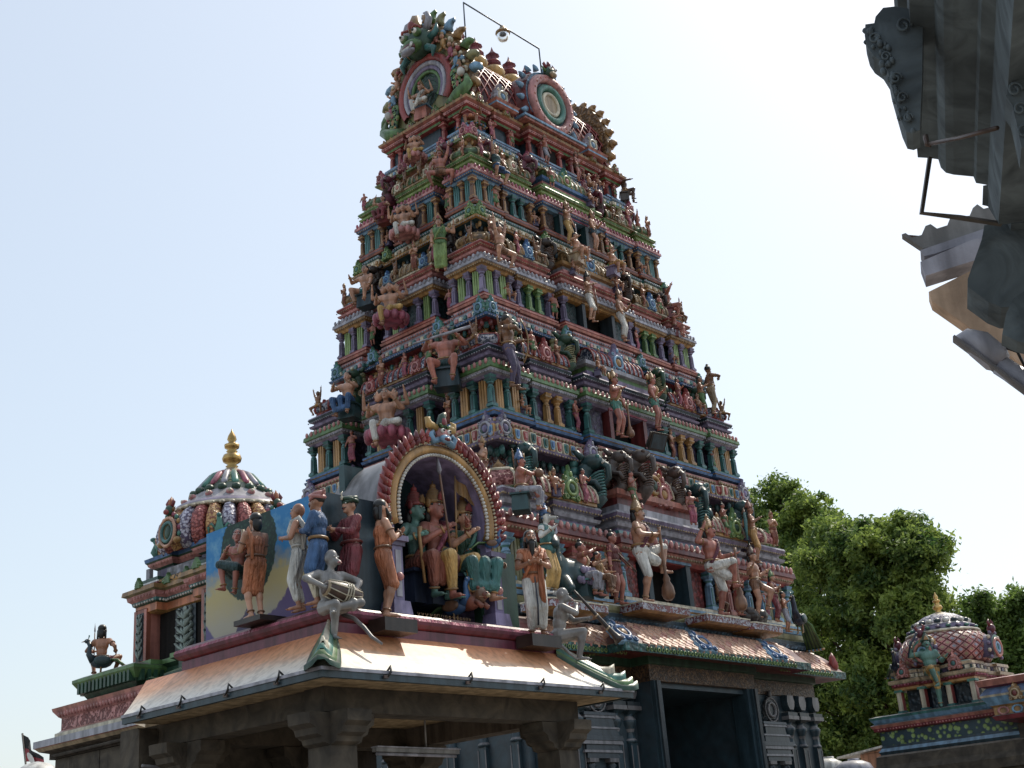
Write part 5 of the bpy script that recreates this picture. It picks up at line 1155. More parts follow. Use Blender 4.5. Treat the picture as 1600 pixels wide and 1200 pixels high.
SPEAR = dict(SIT, hR=(-.3, -.3, .98), hL=(.3, -.3, 1.02), eL=(.9, .2, -.5), eR=(-.9, .2, -.5))
LIFT = dict(pel=(0, 0, .62), fL=(.34, -.12, .08), fR=(-.3, -.1, .08), kL=(1, -.8, .2), kR=(-1, -.8, .2), hL=(.34, -.05, 1.66), hR=(-.34, -.05, 1.66), eL=(1, -.1, -.1), eR=(-1, -.1, -.1))
BOW = dict(hL=(.5, -.28, 1.3), hR=(-.06, -.3, 1.3), eR=(-1, 0, 0), fL=(.22, -.1, .08), fR=(-.16, .1, .08), head=(30, 0))
ARMS4 = (('L', (.44, -.12, 1.3), (1, .3, -1)), ('R', (-.44, -.12, 1.3), (-1, .3, -1)))
def ts(label, px, py, ax, val, hpx, rz, pose, sk, lower, head, group=None, name='statue', cat='statue', **kw):
    p = W(px, py, ax, val); h = hpx*mpp(p)*1.06
    h *= kw.pop('k', .9)
    big = hpx > 120
    kw.setdefault('vox', .02 if big else .026); kw.setdefault('fat', 1.25)
    return figure(name, label, cat, p, radians(rz), h, pose, sk, lower, head=head, group=group, **kw)
T1Y = 15.25
def slab(label, px0, px1, py, y0, y1, th, rnd=False):
    a = W(px0, py, 1, y0); b = W(px1, py+ (px1-px0)*.2, 1, y0); z = a.z
    m = MB()
    if rnd:
        n = 8; o = [(a.x, y0+.25)]+[(a.x+.2-.2*cos(i*pi/2/n*1), y0+.25-.25*sin(i*pi/2/n)) for i in range(1, n+1)]+[(b.x-.2+.2*sin(i*pi/2/n), y0+.25-.25*cos(i*pi/2/n)) for i in range(n+1)]+[(b.x, y1), (a.x, y1)]
    else: o = [(a.x, y0), (b.x, y0), (b.x, y1), (a.x, y1)]
    m.sweep(o, [(-.08, z-th, 'gold'), (0, z-th+.04, 'frieze_floral'), (.0, z-.03, 'cream'), (.01, z-.025, 'cream'), (.01, z, 'lgrey')]); o = m.build('statue_plinth'); tag(o, label, 'plinth', 'floral edged slabs under the big tower statues')
slab('long floral edged slab with rounded end under the seated couple statue', 855, 958, 931, 14.95, 15.6, .2, True)
slab('floral edged slab under the guardian left of the tower opening', 1003, 1078, 938, 14.95, 15.6, .2)
slab('floral edged slab under the guardian right of the tower opening', 1104, 1172, 957, 14.95, 15.6, .2)
slab('rounded floral edged slab near the right end of the tower ledge', 1174, 1228, 970, 14.95, 15.6, .2, True)
G1 = 'big painted statues on the tower ledge above the eave'
ts('white animal-headed statue with blue crown behind the black-bearded statue', 862, 930, 1, T1Y, 140, 10, STAND, 'white', ('dhoti', 'yellow'), ('crown', 'blue', 'gold'), G1, muzzle='beast', upper=('blouse', 'teal'))
# seated couple with the bull
ts('seated red-skinned man statue with topknot, leaning on a blue-grey bull', 914, 935, 1, T1Y, 112, 25, dict(SIT, hL=(.26, -.34, .98), hR=(-.06, -.34, 1.12)), 'skinr', ('dhoti', 'lgrey'), ('topknot', 'gold'), G1, k=.98, stache=False, shawl='gold', items=(('seat_block', .5, 'dteal', 'teal'),))
ts('small seated woman statue on the lap of the red-skinned man', 939, 930, 1, T1Y-.12, 84, 15, dict(SIT, fL=(.1, -.36, .1), fR=(-.05, -.38, .12)), 'skin', ('sari', 'copper'), ('hair', 'black'), G1, k=1.0, stache=False, upper=('blouse', 'gold'))
t = thing('bull_statue', 'blue-grey kneeling bull statue under the seated couple', 'bull statue', W(895, 936, 1, T1Y+.15), radians(0)); m = MB(); c = MB()
c.ell((0, 0, .42), (.62, .32, .36), 'dteal'); c.ell((-.4, 0, .62), (.22, .22, .22), 'dteal'); c.cap((-.5, 0, .6), .22, (-.62, -.1, .98), .16, 'dteal'); c.cap((-.62, -.12, 1.0), .17, (-.74, -.3, .9), .1, 'dteal'); c.cap((.45, -.1, .3), .2, (.5, -.3, .1), .12, 'dteal'); c.cap((-.4, -.2, .25), .13, (-.5, -.4, .08), .09, 'dteal')
v, f = skin(c, .04, 3); m.add(v, f, 'dteal', True)
for q in (-1, 1): m.tube([(-.6+q*.08, -.08, 1.12), (-.6+q*.2, -.08, 1.22), (-.6+q*.18, -.1, 1.34)], [.04, .03, .005], 'lgrey'); m.ell((-.66+q*.09, -.24, 1.0), .03, 'eyew')
for i in range(9): m.ell((.3-.1*(i % 5), -.3-.02*(i // 5), .3+.2*(i // 5)), (.08, .04, .08), 'lav', nu=7, nv=5)
m.build('body', t)
ts('boy statue in red jacket and orange shorts resting a club on the slab', 966, 944, 1, T1Y, 118, 12, dict(CLUBL, hR=(-.3, -.05, .8), hL=(.3, -.25, .95)), 'skinr', ('shorts', 'orange'), ('topknot', 'gold'), G1, upper=('tunic', 'dred'), stache=False, items=(('club', 'L', (-.62, 0, .2), (.3, 0, -.1), 'brown'),))
ts('tall-crowned guardian statue left of the tower opening with one leg raised, white dhoti', 1011, 944, 1, T1Y, 172, 22, GL, 'skin', ('knee', 'white'), ('crown', 'gold', 'red'), G1, k=.85, shawl='maroon', items=(('mace', 'L', (.3, -.34, .06)),))
ts('moustached guardian statue right of the tower opening with hand raised and leg on a mace', 1124, 962, 1, T1Y, 160, 5, GR, 'skinr', ('knee', 'white'), ('crown', 'gold', 'red'), G1, k=.85, shawl='maroon', items=(('mace', 'L', (.24, -.36, .05)),))
ts('small red attendant statue beside the mace of the right guardian', 1158, 962, 1, T1Y, 72, 0, NAM, 'skinr', ('dhoti', 'red'), ('crown', 'gold', 'red'), G1, stache=False)
ts('standing bare-chested statue with arms spread and one foot on a dark rock', 1188, 968, 1, T1Y-.05, 112, 12, dict(STAND, hL=(.5, -.2, 1.32), hR=(-.45, -.15, 1.3), eL=(.3, .3, -1), eR=(-.3, .3, -1), fL=(.1, -.2, .3)), 'skin', ('shorts', 'copper'), ('crown', 'brown', 'red'), G1, stache=False)
m = MB(); p = W(1185, 968, 1, T1Y-.1); random.seed(3)
for i in range(7): m.ell(p+Vector((random.uniform(-.25, .3), random.uniform(-.1, .2), random.uniform(.02, .16))), (.17, .15, .14), 'dbrown', nu=7, nv=5)
tag(m.build('rock_base'), 'dark rocky lump under the foot of the arms-spread statue', 'rock')
ts('woman statue in a long red sari near the right end of the ledge', 1215, 972, 1, 15.3, 78, 15, NAM, 'skin', ('sari', 'crimson'), ('crown', 'green', 'gold'), G1, upper=('blouse', 'crimson'), stache=False)
ts('small statue in short grey cloth at the right corner of the ledge', 1231, 988, 1, 15.3, 66, 20, STAND, 'skint', ('knee', 'lgrey'), ('hair', 'black'), G1, stache=False)
peacock('peacock_statue', 'dark peacock statue with drooping tail at the far right corner of the ledge', W(1252, 990, 1, 15.3), radians(-75), 1.0, 'dgreen', taillen=.95, up=-.3, body='navy', wide=.5)
ts('eagle-nosed statue with teal wings high at the right end under the lowest cornice', 1182, 880, 1, 15.7, 96, 30, STAND, 'skint', ('knee', 'ochre'), ('crown', 'rust', 'gold'), G1, items=(('wing', 'teal'),))
ts('moustached lute player statue with blue cap and pale trousers at the near tower corner', 818, 800, 1, 15.5, 112, 35, dict(SIT, hL=(.5, -.2, 1.02), hR=(.1, -.34, .92), eL=(.4, .4, -1), fL=(.1, -.42, .05), fR=(-.06, -.36, .06)), 'skinr', ('trouser', 'lgrey'), ('crown', 'blue', 'gold'), G1, k=1.0, items=(('veena',), ('seat_block', .5, 'dteal', 'dteal')))
# second tier
G2 = 'statues on the second painted tier'
ts('crowned guardian statue in green shorts left of the second-tier opening, hand on a club', 968, 683, 1, 16.15, 106, 18, CLUBL, 'skinr', ('shorts', 'mint'), ('crown', 'gold', 'red'), G2, items=(('mace', 'L', (.36, -.2, .04)), ('disc', 0, 'gold', (-.22, .04, 1.72))), shawl='ochre')
ts('crowned guardian statue in green shorts right of the second-tier opening, palm raised', 1027, 672, 1, 16.15, 92, 16, dict(CLUBR, hL=(.34, -.25, 1.36)), 'skinr', ('shorts', 'mint'), ('crown', 'gold', 'red'), G2, items=(('disc', 0, 'gold', (-.22, .04, 1.72)),), shawl='ochre')
ts('archer statue in purple trousers at the near corner of the second tier', 800, 606, 1, 16.35, 128, 30, dict(BOW, fR=(-.02, 0, .08)), 'copper', ('trouser', 'dlav'), ('topknot', 'gold'), G2, items=(('bow', 'L'),))
ts('archer statue with bow at the right end of the second tier', 1116, 650, 1, 16.6, 86, 55, BOW, 'copper', ('dhoti', 'tan'), ('topknot', 'gold'), G2, items=(('bow', 'L'),))
ts('brown attendant statue behind the right-end archer of the second tier', 1100, 652, 1, 16.65, 70, 30, STAND, 'skint', ('dhoti', 'green'), ('hair', 'black'), G2)
ts('red-skinned spearman statue seated near the corner of the second tier', 700, 607, 0, 18.05, 122, -55, SPEAR, 'skinr', ('shorts', 'dteal'), ('hair', 'black'), G2, k=1.05, items=(('club', 'R', (-.3, 0, -.06), (.9, -.1, .12), 'lgrey'), ('seat_block', .5, 'slate')))
ts('three-headed statue in white on a big pink lotus, second tier left face', 607, 712, 0, 17.9, 128, -60, LOTUS, 'skin', ('dhoti', 'white'), ('hair', 'black'), G2, k=1.0, heads=3, stache=False, xarms=ARMS4, items=(('lotus_seat', .5, 'rose'),))
ts('woman statue in a bright blue skirt at the far left of the second tier', 545, 655, 0, 18.0, 92, -70, dict(SIT, hL=(.2, -.34, .95), hR=(-.25, -.34, .9)), 'skin', ('sari', 'blue'), ('hair', 'black'), G2, k=1.05, stache=False, items=(('seat_block', .5, 'dteal'),))
# third tier
G3 = 'statues on the third painted tier'
ts('guardian statue in white cloth left of the third-tier opening', 924, 502, 1, 16.75, 82, 20, dict(CLUBL, hL=(.42, -.2, .6)), 'skin', ('knee', 'white'), ('crown', 'black', 'gold'), G3, stache=False, items=(('club', 'L', (-.05, 0, .4), (.02, 0, -.5), 'copper'),))
ts('guardian statue in long white dhoti right of the third-tier opening', 974, 532, 1, 16.75, 84, 18, CLUBR, 'skin', ('dhoti', 'white'), ('crown', 'copper', 'gold'), G3, stache=False)
ts('squatting bare-chested statue holding up the cornice, near corner of the third tier', 784, 416, 1, 16.85, 82, 8, LIFT, 'skin', ('shorts', 'copper'), ('topknot', 'gold'), G3, k=1.0)
ts('woman statue in a leaf-green sari reaching up to the cornice, third tier', 690, 425, 0, 18.65, 92, -50, dict(STAND, hL=(.45, -.1, 1.52), eL=(.8, .1, -.6), hR=(-.25, -.2, .7)), 'skin', ('sari', 'lgreen'), ('crown', 'gold', 'red'), G3, k=.95, stache=False, upper=('blouse', 'green'), shawl='lgreen')
ts('two-faced seated statue in yellow silk in the middle of the third-tier left face', 612, 522, 0, 18.5, 100, -58, LOTUS, 'skin', ('dhoti', 'yellow'), ('hair', 'black'), G3, k=1.0, heads=3, stache=False, xarms=ARMS4, items=(('lotus_seat', .5, 'rose'),))
ts('seated bare man statue at the far left of the third tier', 573, 480, 0, 18.6, 80, -75, dict(SIT, hL=(.3, -.32, .5)), 'skin', ('shorts', 'teal'), ('hair', 'black'), G3, k=1.1, stache=False, items=(('seat_block', .5, 'slate'),))
ts('crouching figure at the right end of the third tier, carrying a gourd', 1046, 500, 1, 17.2, 64, 40, dict(SIT, hR=(-.3, -.2, 1.3)), 'skinr', ('shorts', 'copper'), ('crown', 'mint', 'gold'), G3, k=1.1, items=(('seat_block', .5, 'dred'),))
ts('lower crouching red statue at the right end of the third tier', 1056, 528, 1, 17.05, 50, 30, SIT, 'skinr', ('shorts', 'dred'), ('hair', 'black'), G3, k=1.1, items=(('seat_block', .5, 'dred'),))
ts('orange-shelled statue under the fourth-tier opening, left of the medallion', 903, 412, 1, 16.95, 60, 10, SIT, 'skin', ('knee', 'peach'), ('hair', 'black'), G3, k=1.1, stache=False, items=(('seat_block', .5, 'tan'),))
ts('seated attendant statue under the fourth-tier opening, right of the medallion', 960, 432, 1, 16.95, 56, 10, SIT, 'skin', ('knee', 'ochre'), ('crown', 'gold', 'red'), G3, k=1.1, stache=False, items=(('seat_block', .5, 'lav'),))
# fourth tier
G4 = 'statues on the fourth painted tier'
ts('guardian statue in yellow leggings left of the fourth-tier opening', 890, 383, 1, 17.25, 74, 18, CLUBL, 'skin', ('trouser', 'yellow'), ('crown', 'gold', 'red'), G4, items=(('club', 'L', (0, 0, .1), (.03, 0, -.7), 'lgrey'),))
ts('guardian statue in dark shorts right of the fourth-tier opening', 930, 392, 1, 17.25, 68, 16, CLUBR, 'skin', ('shorts', 'slate'), ('crown', 'gold', 'red'), G4)
ts('crouching crowned statue bracing the cornice, fourth-tier left of the corner', 690, 293, 0, 19.15, 72, -50, dict(LIFT, hR=(-.35, -.2, .6)), 'skinr', ('shorts', 'copper'), ('crown', 'gold', 'red'), G4, k=1.05)
ts('woman statue in blue skirt bracing the cornice at the corner of the fourth tier', 778, 284, 1, 17.35, 66, 15, dict(LIFT, hL=(.3, -.25, .7)), 'skin', ('knee', 'blue'), ('crown', 'gold', 'red'), G4, k=1.05, upper=('blouse', 'dteal'), stache=False)
ts('two-faced seated statue in white cloth in the middle of the fourth-tier left face', 633, 385, 0, 19.0, 84, -58, LOTUS, 'skin', ('dhoti', 'white'), ('hair', 'black'), G4, k=1.0, heads=3, stache=False, xarms=ARMS4, items=(('lotus_seat', .5, 'pink'),))
ts('woman statue in a dark red sari at the far left of the fourth tier', 600, 350, 0, 19.1, 58, -75, dict(SIT, hR=(-.3, -.1, 1.3)), 'skin', ('sari', 'crimson'), ('hair', 'black'), G4, k=1.05, upper=('blouse', 'crimson'), stache=False, items=(('seat_block', .5, 'dred'),))
ts('orange squatting statue with raised arms at the right end of the fourth tier', 1000, 380, 1, 17.75, 52, 35, LIFT, 'skinr', ('shorts', 'rust'), ('crown', 'copper', 'gold'), G4, k=1.0)
# neck and roof
G5 = 'statues on the neck of the tower roof'
ts('guardian statue in pale cloth left of the topmost opening', 854, 256, 1, 17.75, 50, 16, CLUBL, 'skinr', ('knee', 'lgrey'), ('crown', 'copper', 'gold'), G5)
ts('guardian statue right of the topmost opening, arm bent', 903, 282, 1, 17.75, 50, 16, CLUBR, 'skinr', ('shorts', 'copper'), ('crown', 'copper', 'gold'), G5)
ts('small crouching statue below the topmost opening, on the cornice', 922, 300, 1, 17.6, 36, 20, SIT, 'skin', ('shorts', 'copper'), ('hair', 'black'), G5, k=1.1)
ts('dark-haired rider statue seated at the top corner between two green peacock tails', 737, 205, 2, 16.72, 56, -45, dict(SIT, hL=(.4, -.2, 1.0)), 'skint', ('knee', 'orange'), ('longhair', 'black'), G5, k=1.1, items=(('seat_block', .5, 'lgreen'),))
c = W(737, 205, 2, 16.72)
for d_, rz, w in ((Vector((.45, .1, .1)), 100, 'right'), (Vector((.1, .45, .1)), 170, 'left')):
    peacock('peacock_statue', f'green-tailed peacock statue beside the top corner rider, its tail falling along the {"front" if w == "right" else "side"} cornice', c+d_, radians(rz), .62, 'dgreen', taillen=1.1, up=-.05)
ts('two-faced statue in yellow cloth seated on the neck of the roof, left face', 650, 262, 0, 19.45, 66, -58, LOTUS, 'skin', ('dhoti', 'yellow'), ('hair', 'black'), G5, k=1.0, heads=3, stache=False, items=(('lotus_seat', .5, 'pink'),))
p = W(660, 180, 0, 19.85)
figure('statue', 'white-robed statue seated inside the great left gable of the roof', 'statue', p+Vector((0, 0, -.15)), radians(-75), 1.25, LOTUS, 'skin', ('dhoti', 'white'), head=('crown', 'gold', 'red'), stache=False, shawl='white', xarms=ARMS4, items=(('seat_block', .6, 'salmon', 'sky'),), vox=.03, group=G5)
ts('dark monkey-like statue crouching at the right end of the neck', 978, 316, 1, 17.95, 50, 40, SIT, 'brown', ('shorts', 'gold'), ('hair', 'black'), G5, k=1.15, muzzle='monkey', items=(('seat_block', .5, 'dstone'),))
# floodlights, lamp on its frame
def flood(label, loc, rz, s, tilt=20):
    t = thing('floodlight', label, 'floodlight', loc, rz, 'floodlights fixed to the tower'); S = SC(s) @ RX(radians(tilt))
    m = MB(); m.box(-.5, .5, .0, .3, -.42, .42, 'dstone', .04, .02); m.box(-.56, .56, -.06, 0, -.48, .48, 'black'); m.build('housing', t, S)
    g = MB(); g.box(-.46, .46, -.075, -.061, -.38, .38, 'slate'); g.build('glass', t, S)
    g = MB(); g.tube([(-.6, .15, 0), (-.62, .15, -.5), (.62, .15, -.5), (.6, .15, 0)], .04, 'black'); g.build('bracket', t, S)
flood('square black floodlight hung in front of the second-tier opening', W(1028, 690, 1, 15.7), radians(-10), .42, 30)
t = thing('lamp_frame', 'thin angular pipe frame holding a lamp above the roof ridge', 'lamp frame', (0, 0, 0)); a = W(728, 66, 1, CY); t.location = a
m = MB(); P4 = [a-Vector((0, 0, .55)), W(724, 4, 1, CY), W(842, 76, 1, CY), W(846, 112, 1, CY)-Vector((0, 0, .35))]; m.tube([q-a for q in P4], .024, 'slate', n=6); m.build('pipe', t)
q = W(785, 46, 1, CY); t = thing('pendant_lamp', 'bell shaped lamp with clear glass hanging from the roof pipe frame', 'lamp', q)
m = MB(); m.lathe([(.03, .12), (.07, .08), (.1, .0), (.2, -.09), (.21, -.13), (.16, -.14)], 14, 'tan:metal'); m.build('shade', t)
gm = bpy.data.materials.new('clear_glass'); gm.use_nodes = True; gb = gm.node_tree.nodes['Principled BSDF']; gb.inputs['Transmission Weight'].default_value = .9; gb.inputs['Roughness'].default_value = .1; gb.inputs['Base Color'].default_value = (.9, .93, .95, 1); MATS['clear_glass'] = gm
m = MB(); m.lathe([(.16, -.14), (.18, -.2), (.16, -.3), (.1, -.37), (.01, -.39)], 14, 'clear_glass'); m.build('glass', t)

# ---- many small attendants tucked into the tower, copies of five made once
def copy_tree(o, parent=None):
    c = o.copy(); COL.objects.link(c)
    if parent is not None: c.parent = parent
    for ch in o.children: copy_tree(ch, c)
    return c
AG = 'small attendant figures tucked between the bays of the tower'
AL = 'small painted attendant figure tucked into a recess or on a moulding of the tower'
kinds = [(NAM, 'skin', ('dhoti', 'rust'), ('crown', 'gold', 'red')), (STAND, 'skinr', ('knee', 'green'), ('topknot', 'gold')), (SIT, 'skint', ('shorts', 'blue'), ('crown', 'copper', 'gold')), (CLUBR, 'skinr', ('sari', 'rose'), ('hair', 'black')), (LIFT, 'copper', ('shorts', 'ochre'), ('hair', 'black'))]
protos = [figure('attendant_statue', AL, 'statue', (0, 0, 0), 0, .62, ps, sk, lo, head=hd, group=AG, vox=.04, fat=1.35, stache=False, items=(('seat_block', .5, 'dlav'),) if ps is SIT else ()) for ps, sk, lo, hd in kinds]
spots = []; random.seed(21)
for (z0, z1, u, v) in ((4.9, 8.7, 5.1, 3.55), (8.7, 11.58, 4.5, 2.93), (11.58, 14.2, 3.96, 2.43), (14.2, 16.65, 3.55, 1.98)):
    T = z1-z0; q = T/2.85
    for f_, zf, off in ((-.77, .07, -.12), (.77, .07, -.12), (-.39, .07, -.1), (.39, .07, -.1), (-.9, .555, -.02), (.9, .555, -.02), (-.5, .555, -.06), (.5, .555, -.06), (-.68, .555, -.06), (.68, .555, -.06), (-.22, .555, .06), (.2, .555, .06)): spots.append((frame('front', f_*u, v+off*q, z0+T*zf), q, 0))
    for f_, zf, off in ((-.52, .07, -.15), (.52, .07, -.15), (-.86, .555, -.04), (.86, .555, -.04), (-.12, .555, -.04), (.14, .555, -.04), (.4, .555, -.06)): spots.append((frame('left', f_*v, u+off*q, z0+T*zf), q, -90))
for f_ in (-.75, -.5, .42, .62, .85): spots.append((frame('front', f_*3.0, 1.5, 16.67), .8, 0))
used = set()
for i, (M, q, rz) in enumerate(spots):
    k = i*3 % 5 if i % 2 else (i*2+1) % 5
    o = protos[k] if k not in used else copy_tree(protos[k]); used.add(k)
    o.location = Vector((CX, CY, 0))+M.to_translation(); o.rotation_euler = (0, 0, radians(rz+random.uniform(-25, 25))); o.scale = [q*random.uniform(.85, 1.2)]*3
# ------------------------------------------------------------------ domed shrine on the left with its plinth
twotone('dome_scale', 'c05a50', 'dred', 26, lo=.4, hi=.7); twotone('dome_gold', 'd9a040', 'rust', 26, lo=.4, hi=.7); twotone('dome_lav', 'c4c0d2', 'dlav', 26, lo=.4, hi=.7)
def frond(m, w, h, k='8fa39a', b='dslate', d=.012):
    """a raised plant scroll in the local xz plane, facing -y, on its dark ground"""
    m.box(-w/2, w/2, 0, .012, 0, h, b)
    m.tube([(0, -d, 0), (0, -d, h*.93)], w*.04, k, n=5)
    for i in range(5):
        z = h*(.04+.17*i); l = w*.46*(1-.05*i)
        for q in (-1, 1):
            m.tube([(0, -d, z), (q*l*.55, -d*1.5, z+h*.1), (q*l*.95, -d, z+h*.2), (q*l*.8, -d, z+h*.245), (q*l*.55, -d, z+h*.22)], [w*.05, w*.085, w*.07, w*.05, w*.02], k, n=6, flat=.6); m.tube([(0, -d, z), (q*l*.3, -d*1.6, z+h*.13), (q*l*.42, -d, z+h*.19)], [w*.04, w*.06, w*.015], k, n=5, flat=.6)
    m.ell((0, -d, h*.94), (w*.1, d, h*.06), k)
sh = thing('domed_shrine', 'small shrine with a ribbed many-coloured dome and golden finial, half hidden by the painted wall', 'shrine', (10.7, 14.7, 2.7)); SO = T_((0, 0, -2.7))
def splan(w, p): return plan_of(w, w, [(-.45, .45, -p)], [(-.45, .45, -p)], 0)
m = MB(); m.sweep(splan(.92, .16), [(.25, 2.68, 'dgreen'), (.25, 2.78, 'green'), (.12, 2.84, 'dgreen'), (.12, 2.93, 'dgreen'), (.2, 2.97, 'green'), (.2, 3.03, 'dgreen'), (.02, 3.06, 'dgreen')])
m.build('base_moulding', sh, SO)
m = MB(); m.box(-.72, .72, -.72, .72, 3.0, 3.8, 'black:matte'); m.build('inner_wall', sh, SO)
for sx in (-1, 1):
    for sy in (-1, 1):
        m = MB(); x, y = sx*.78, sy*.78; m.box(x-.14, x+.14, y-.14, y+.14, 3.05, 3.8, 'salmon')
        for q in (-1, 1): m.box(x+q*.12-.03, x+q*.12+.03, y-.155, y+.155, 3.06, 3.79, 'rust'); m.box(x-.155, x+.155, y+q*.12-.03, y+q*.12+.03, 3.06, 3.788, 'salmon')
        pp = m.build('pillar', sh, SO)
        for a_, ok in ((-pi/2, sx < 0), (0, sy < 0)):
            if ok: m = MB(); m.T = T_((x, y, 3.1)) @ RZ(a_) @ T_((0, -.158, 0)); frond(m, .17, .64); m.build('carved_panel', pp)
for a in (0, pi/2, pi, -pi/2):
    m = MB(); m.T = RZ(a)
    o_ = m.T; m.T = o_ @ T_((0, -.745, 3.1)); frond(m, .46, .62); m.T = o_; m.build('carved_panel', sh, SO)
m = MB(); m.sweep(splan(.92, .16), [(-.05, 3.72, 'ochre'), (.0, 3.74, 'orange'), (.0, 3.84, 'dgreen'), (.03, 3.86, 'teal'), (.04, 3.9, 'pink'), (.08, 3.93, 'pink'), (.09, 3.98, 'khaki'), (.14, 4.0, 'gold'), (.13, 4.06, 'khaki'), (.0, 4.09, 'crimson'), (.0, 4.12, 'white'), (-.02, 4.15, 'dgreen'), (-.03, 4.2, 'green'), (-.12, 4.22, 'green')])
m.along(splan(.92, .16), .08, 3.95, .07, beads(.024, 'pink')); m.along(splan(.92, .16), .04, 3.87, .06, beads(.018, 'white'))
m.along(splan(.92, .16), .12, 4.04, .5, lambda mm, j: (mm.prism([(x*.12, z*.13) for x, z in FLAME], -.03, .03, 'green', bev=.15)))
m.build('entablature', sh, SO)
for a in (0, pi/2, pi, -pi/2):
    m = MB(); m.T = RZ(a); vs = []
    for i in range(7):
        t_ = i/6; vs += [(-.42, -.78-.1*sin(pi*t_*.5), 4.12), ]
    m.prism([(-.42, 4.12), (.42, 4.12), (.40, 4.3), (-.40, 4.3)], -.8, -.5, 'lgrey:carve', bev=.1); m.tube([(-.45, -.84, 4.1), (.45, -.84, 4.1)], .06, 'frieze_gold', n=8); m.build('side_vault', sh, SO)
m = MB(); m.sweep(splan(.72, .1), [(0, 4.2, 'dlav'), (0, 4.34, 'dgreen'), (.04, 4.36, 'pink'), (.09, 4.4, 'pink'), (.1, 4.43, 'dgreen'), (.12, 4.45, 'blue'), (.13, 4.5, 'sky'), (.02, 4.53, 'blue')])
for sx in (-1, 1):
    for sy in (-1, 1):
        for q in (-.12, .12): m.box(sx*.72-.03+(q if sx < 0 else -q), sx*.72+.03+(q if sx < 0 else -q), sy*.72-.04, sy*.72+.04, 4.2, 4.35, 'lgrey')
m.along(splan(.72, .1), .08, 4.41, .07, beads(.022, 'salmon')); m.build('neck', sh, SO)
m = MB(); NR = 28; prof = [(.84, 4.50), (.92, 4.60), (.94, 4.73), (.91, 4.85), (.84, 4.94), (.75, 5.0)]
m.lathe([(r*.97, z) for r, z in prof], 28, 'dred')
for i in range(NR):
    a = 2*pi*i/NR; k = ('dome_lav', 'dome_scale', 'dome_gold')[i % 3]; m.tube([(r*cos(a), r*sin(a), z) for r, z in prof], [.094, .102, .1, .095, .086, .076], k, n=7)
m.lathe([(.74, 5.02, 'cream'), (.87, 5.03, 'cream'), (.85, 5.07, 'lav'), (.8, 5.12, 'lav'), (.72, 5.15, 'lgrey'), (.56, 5.3, 'lgrey'), (.52, 5.32, 'dgreen'), (.46, 5.42, 'frieze_green'), (.34, 5.56, 'green'), (.22, 5.65, 'salmon'), (.13, 5.7, 'tan'), (.1, 5.74, 'tan')], 32, 'tan')
for i in range(40): a = 2*pi*i/40; m.ell((.85*cos(a), .85*sin(a), 5.03), (.05, .05, .025), 'cream', nu=6, nv=4)
for i in range(18): a = 2*pi*i/18; m.ell((.54*cos(a), .54*sin(a), 5.33), (.07, .07, .06), 'dgreen', nu=6, nv=5)
for i in range(14): a = 2*pi*i/14; m.ell((.65*cos(a), .65*sin(a), 5.225), (.055, .055, .045), 'pink', nu=8, nv=5); m.ell((.685*cos(a), .685*sin(a), 5.24), (.028, .028, .028), 'cream', nu=6, nv=4)
for i in range(18): a = 2*pi*i/18; c_, s_ = cos(a), sin(a); m.tube([(.2*c_, .2*s_, 5.66), (.3*c_, .3*s_, 5.6), (.43*c_, .43*s_, 5.44), (.5*c_, .5*s_, 5.41)], [.03, .045, .055, .015], ('mint', 'rose', 'lgrey')[i % 3], n=6)
dome = m.build('dome', sh, SO)
def kalasam(parent, M, s=1.0):
    m = MB(); m.lathe([(.1, 0), (.11, .03), (.06, .06), (.1, .09), (.06, .12), (.14, .17), (.155, .22), (.13, .28), (.06, .31), (.09, .34), (.06, .37), (.115, .4), (.12, .45), (.07, .47), (.05, .5), (.075, .54), (.06, .6), (.02, .67), (.004, .72)], 16, 'd9a83a:metal'); return m.build('finial', parent, M @ SC(s))
kalasam(dome, T_((0, 0, 5.7)), .9)
for a in (-pi/2, 0, pi/2, pi):                                      # arched gable on each side of the dome
    g = MB(); g.T = RZ(a) @ T_((0, -1.0, 4.5)) @ SC(.76); g.prism([(.24*cos(-.2*pi+1.4*pi*i/18), .24+.27*sin(-.2*pi+1.4*pi*i/18)) for i in range(19)], -.05, .5, 'gold', bev=.1, side='maroon')
    g.ring((0, -.06, .24), .17, .035, 'teal', M=RX(pi/2)); g.ring((0, -.06, .24), .23, .03, 'peach', M=RX(pi/2), sy=1.1); g.ell((0, -.05, .24), (.1, .03, .13), 'dgreen')
    for i in range(13): t_ = -.2*pi+1.4*pi*i/12; g.ell((.28*cos(t_), 0, .25+.32*sin(t_)), (.04, .04, .05), ('ochre', 'mint', 'rose')[i % 3], nu=6, nv=5)
    g.ell((0, -.02, .64), (.09, .08, .1), 'dgreen'); g.ell((0, -.09, .6), (.06, .05, .05), 'red')
    for q in (-1, 1): g.tube([(q*.04, 0, .7), (q*.1, 0, .78), (q*.06, 0, .86)], [.04, .035, .005], 'crimson'); g.tube([(q*.07, 0, .64), (q*.15, 0, .68)], [.04, .005], 'gold'); g.ell((q*.24, -.02, .06), (.08, .07, .06), 'ochre')
    g.tube([(0, 0, .7), (0, 0, .82), (0, .02, .9)], [.05, .04, .005], 'orange'); g.build('arch_gable', sh, SO)
for a in (-pi/4, -3*pi/4):
    g = MB(); g.T = RZ(a) @ T_((0, -1.0, 4.52)) @ SC(.55); g.tube([(0, 0, 0), (0, -.1, .15), (0, -.06, .35), (0, -.12, .45)], [.11, .12, .07, .06], 'mint'); g.ell((0, -.14, .48), (.06, .09, .06), 'teal')
    for q in (-1, 1): g.tube([(q*.06, 0, .12), (q*.2, -.02, .3), (q*.28, 0, .22), (q*.26, 0, .05)], [.06, .07, .05, .02], 'mint', flat=.5)
    g.build('bird_finial', sh, SO)
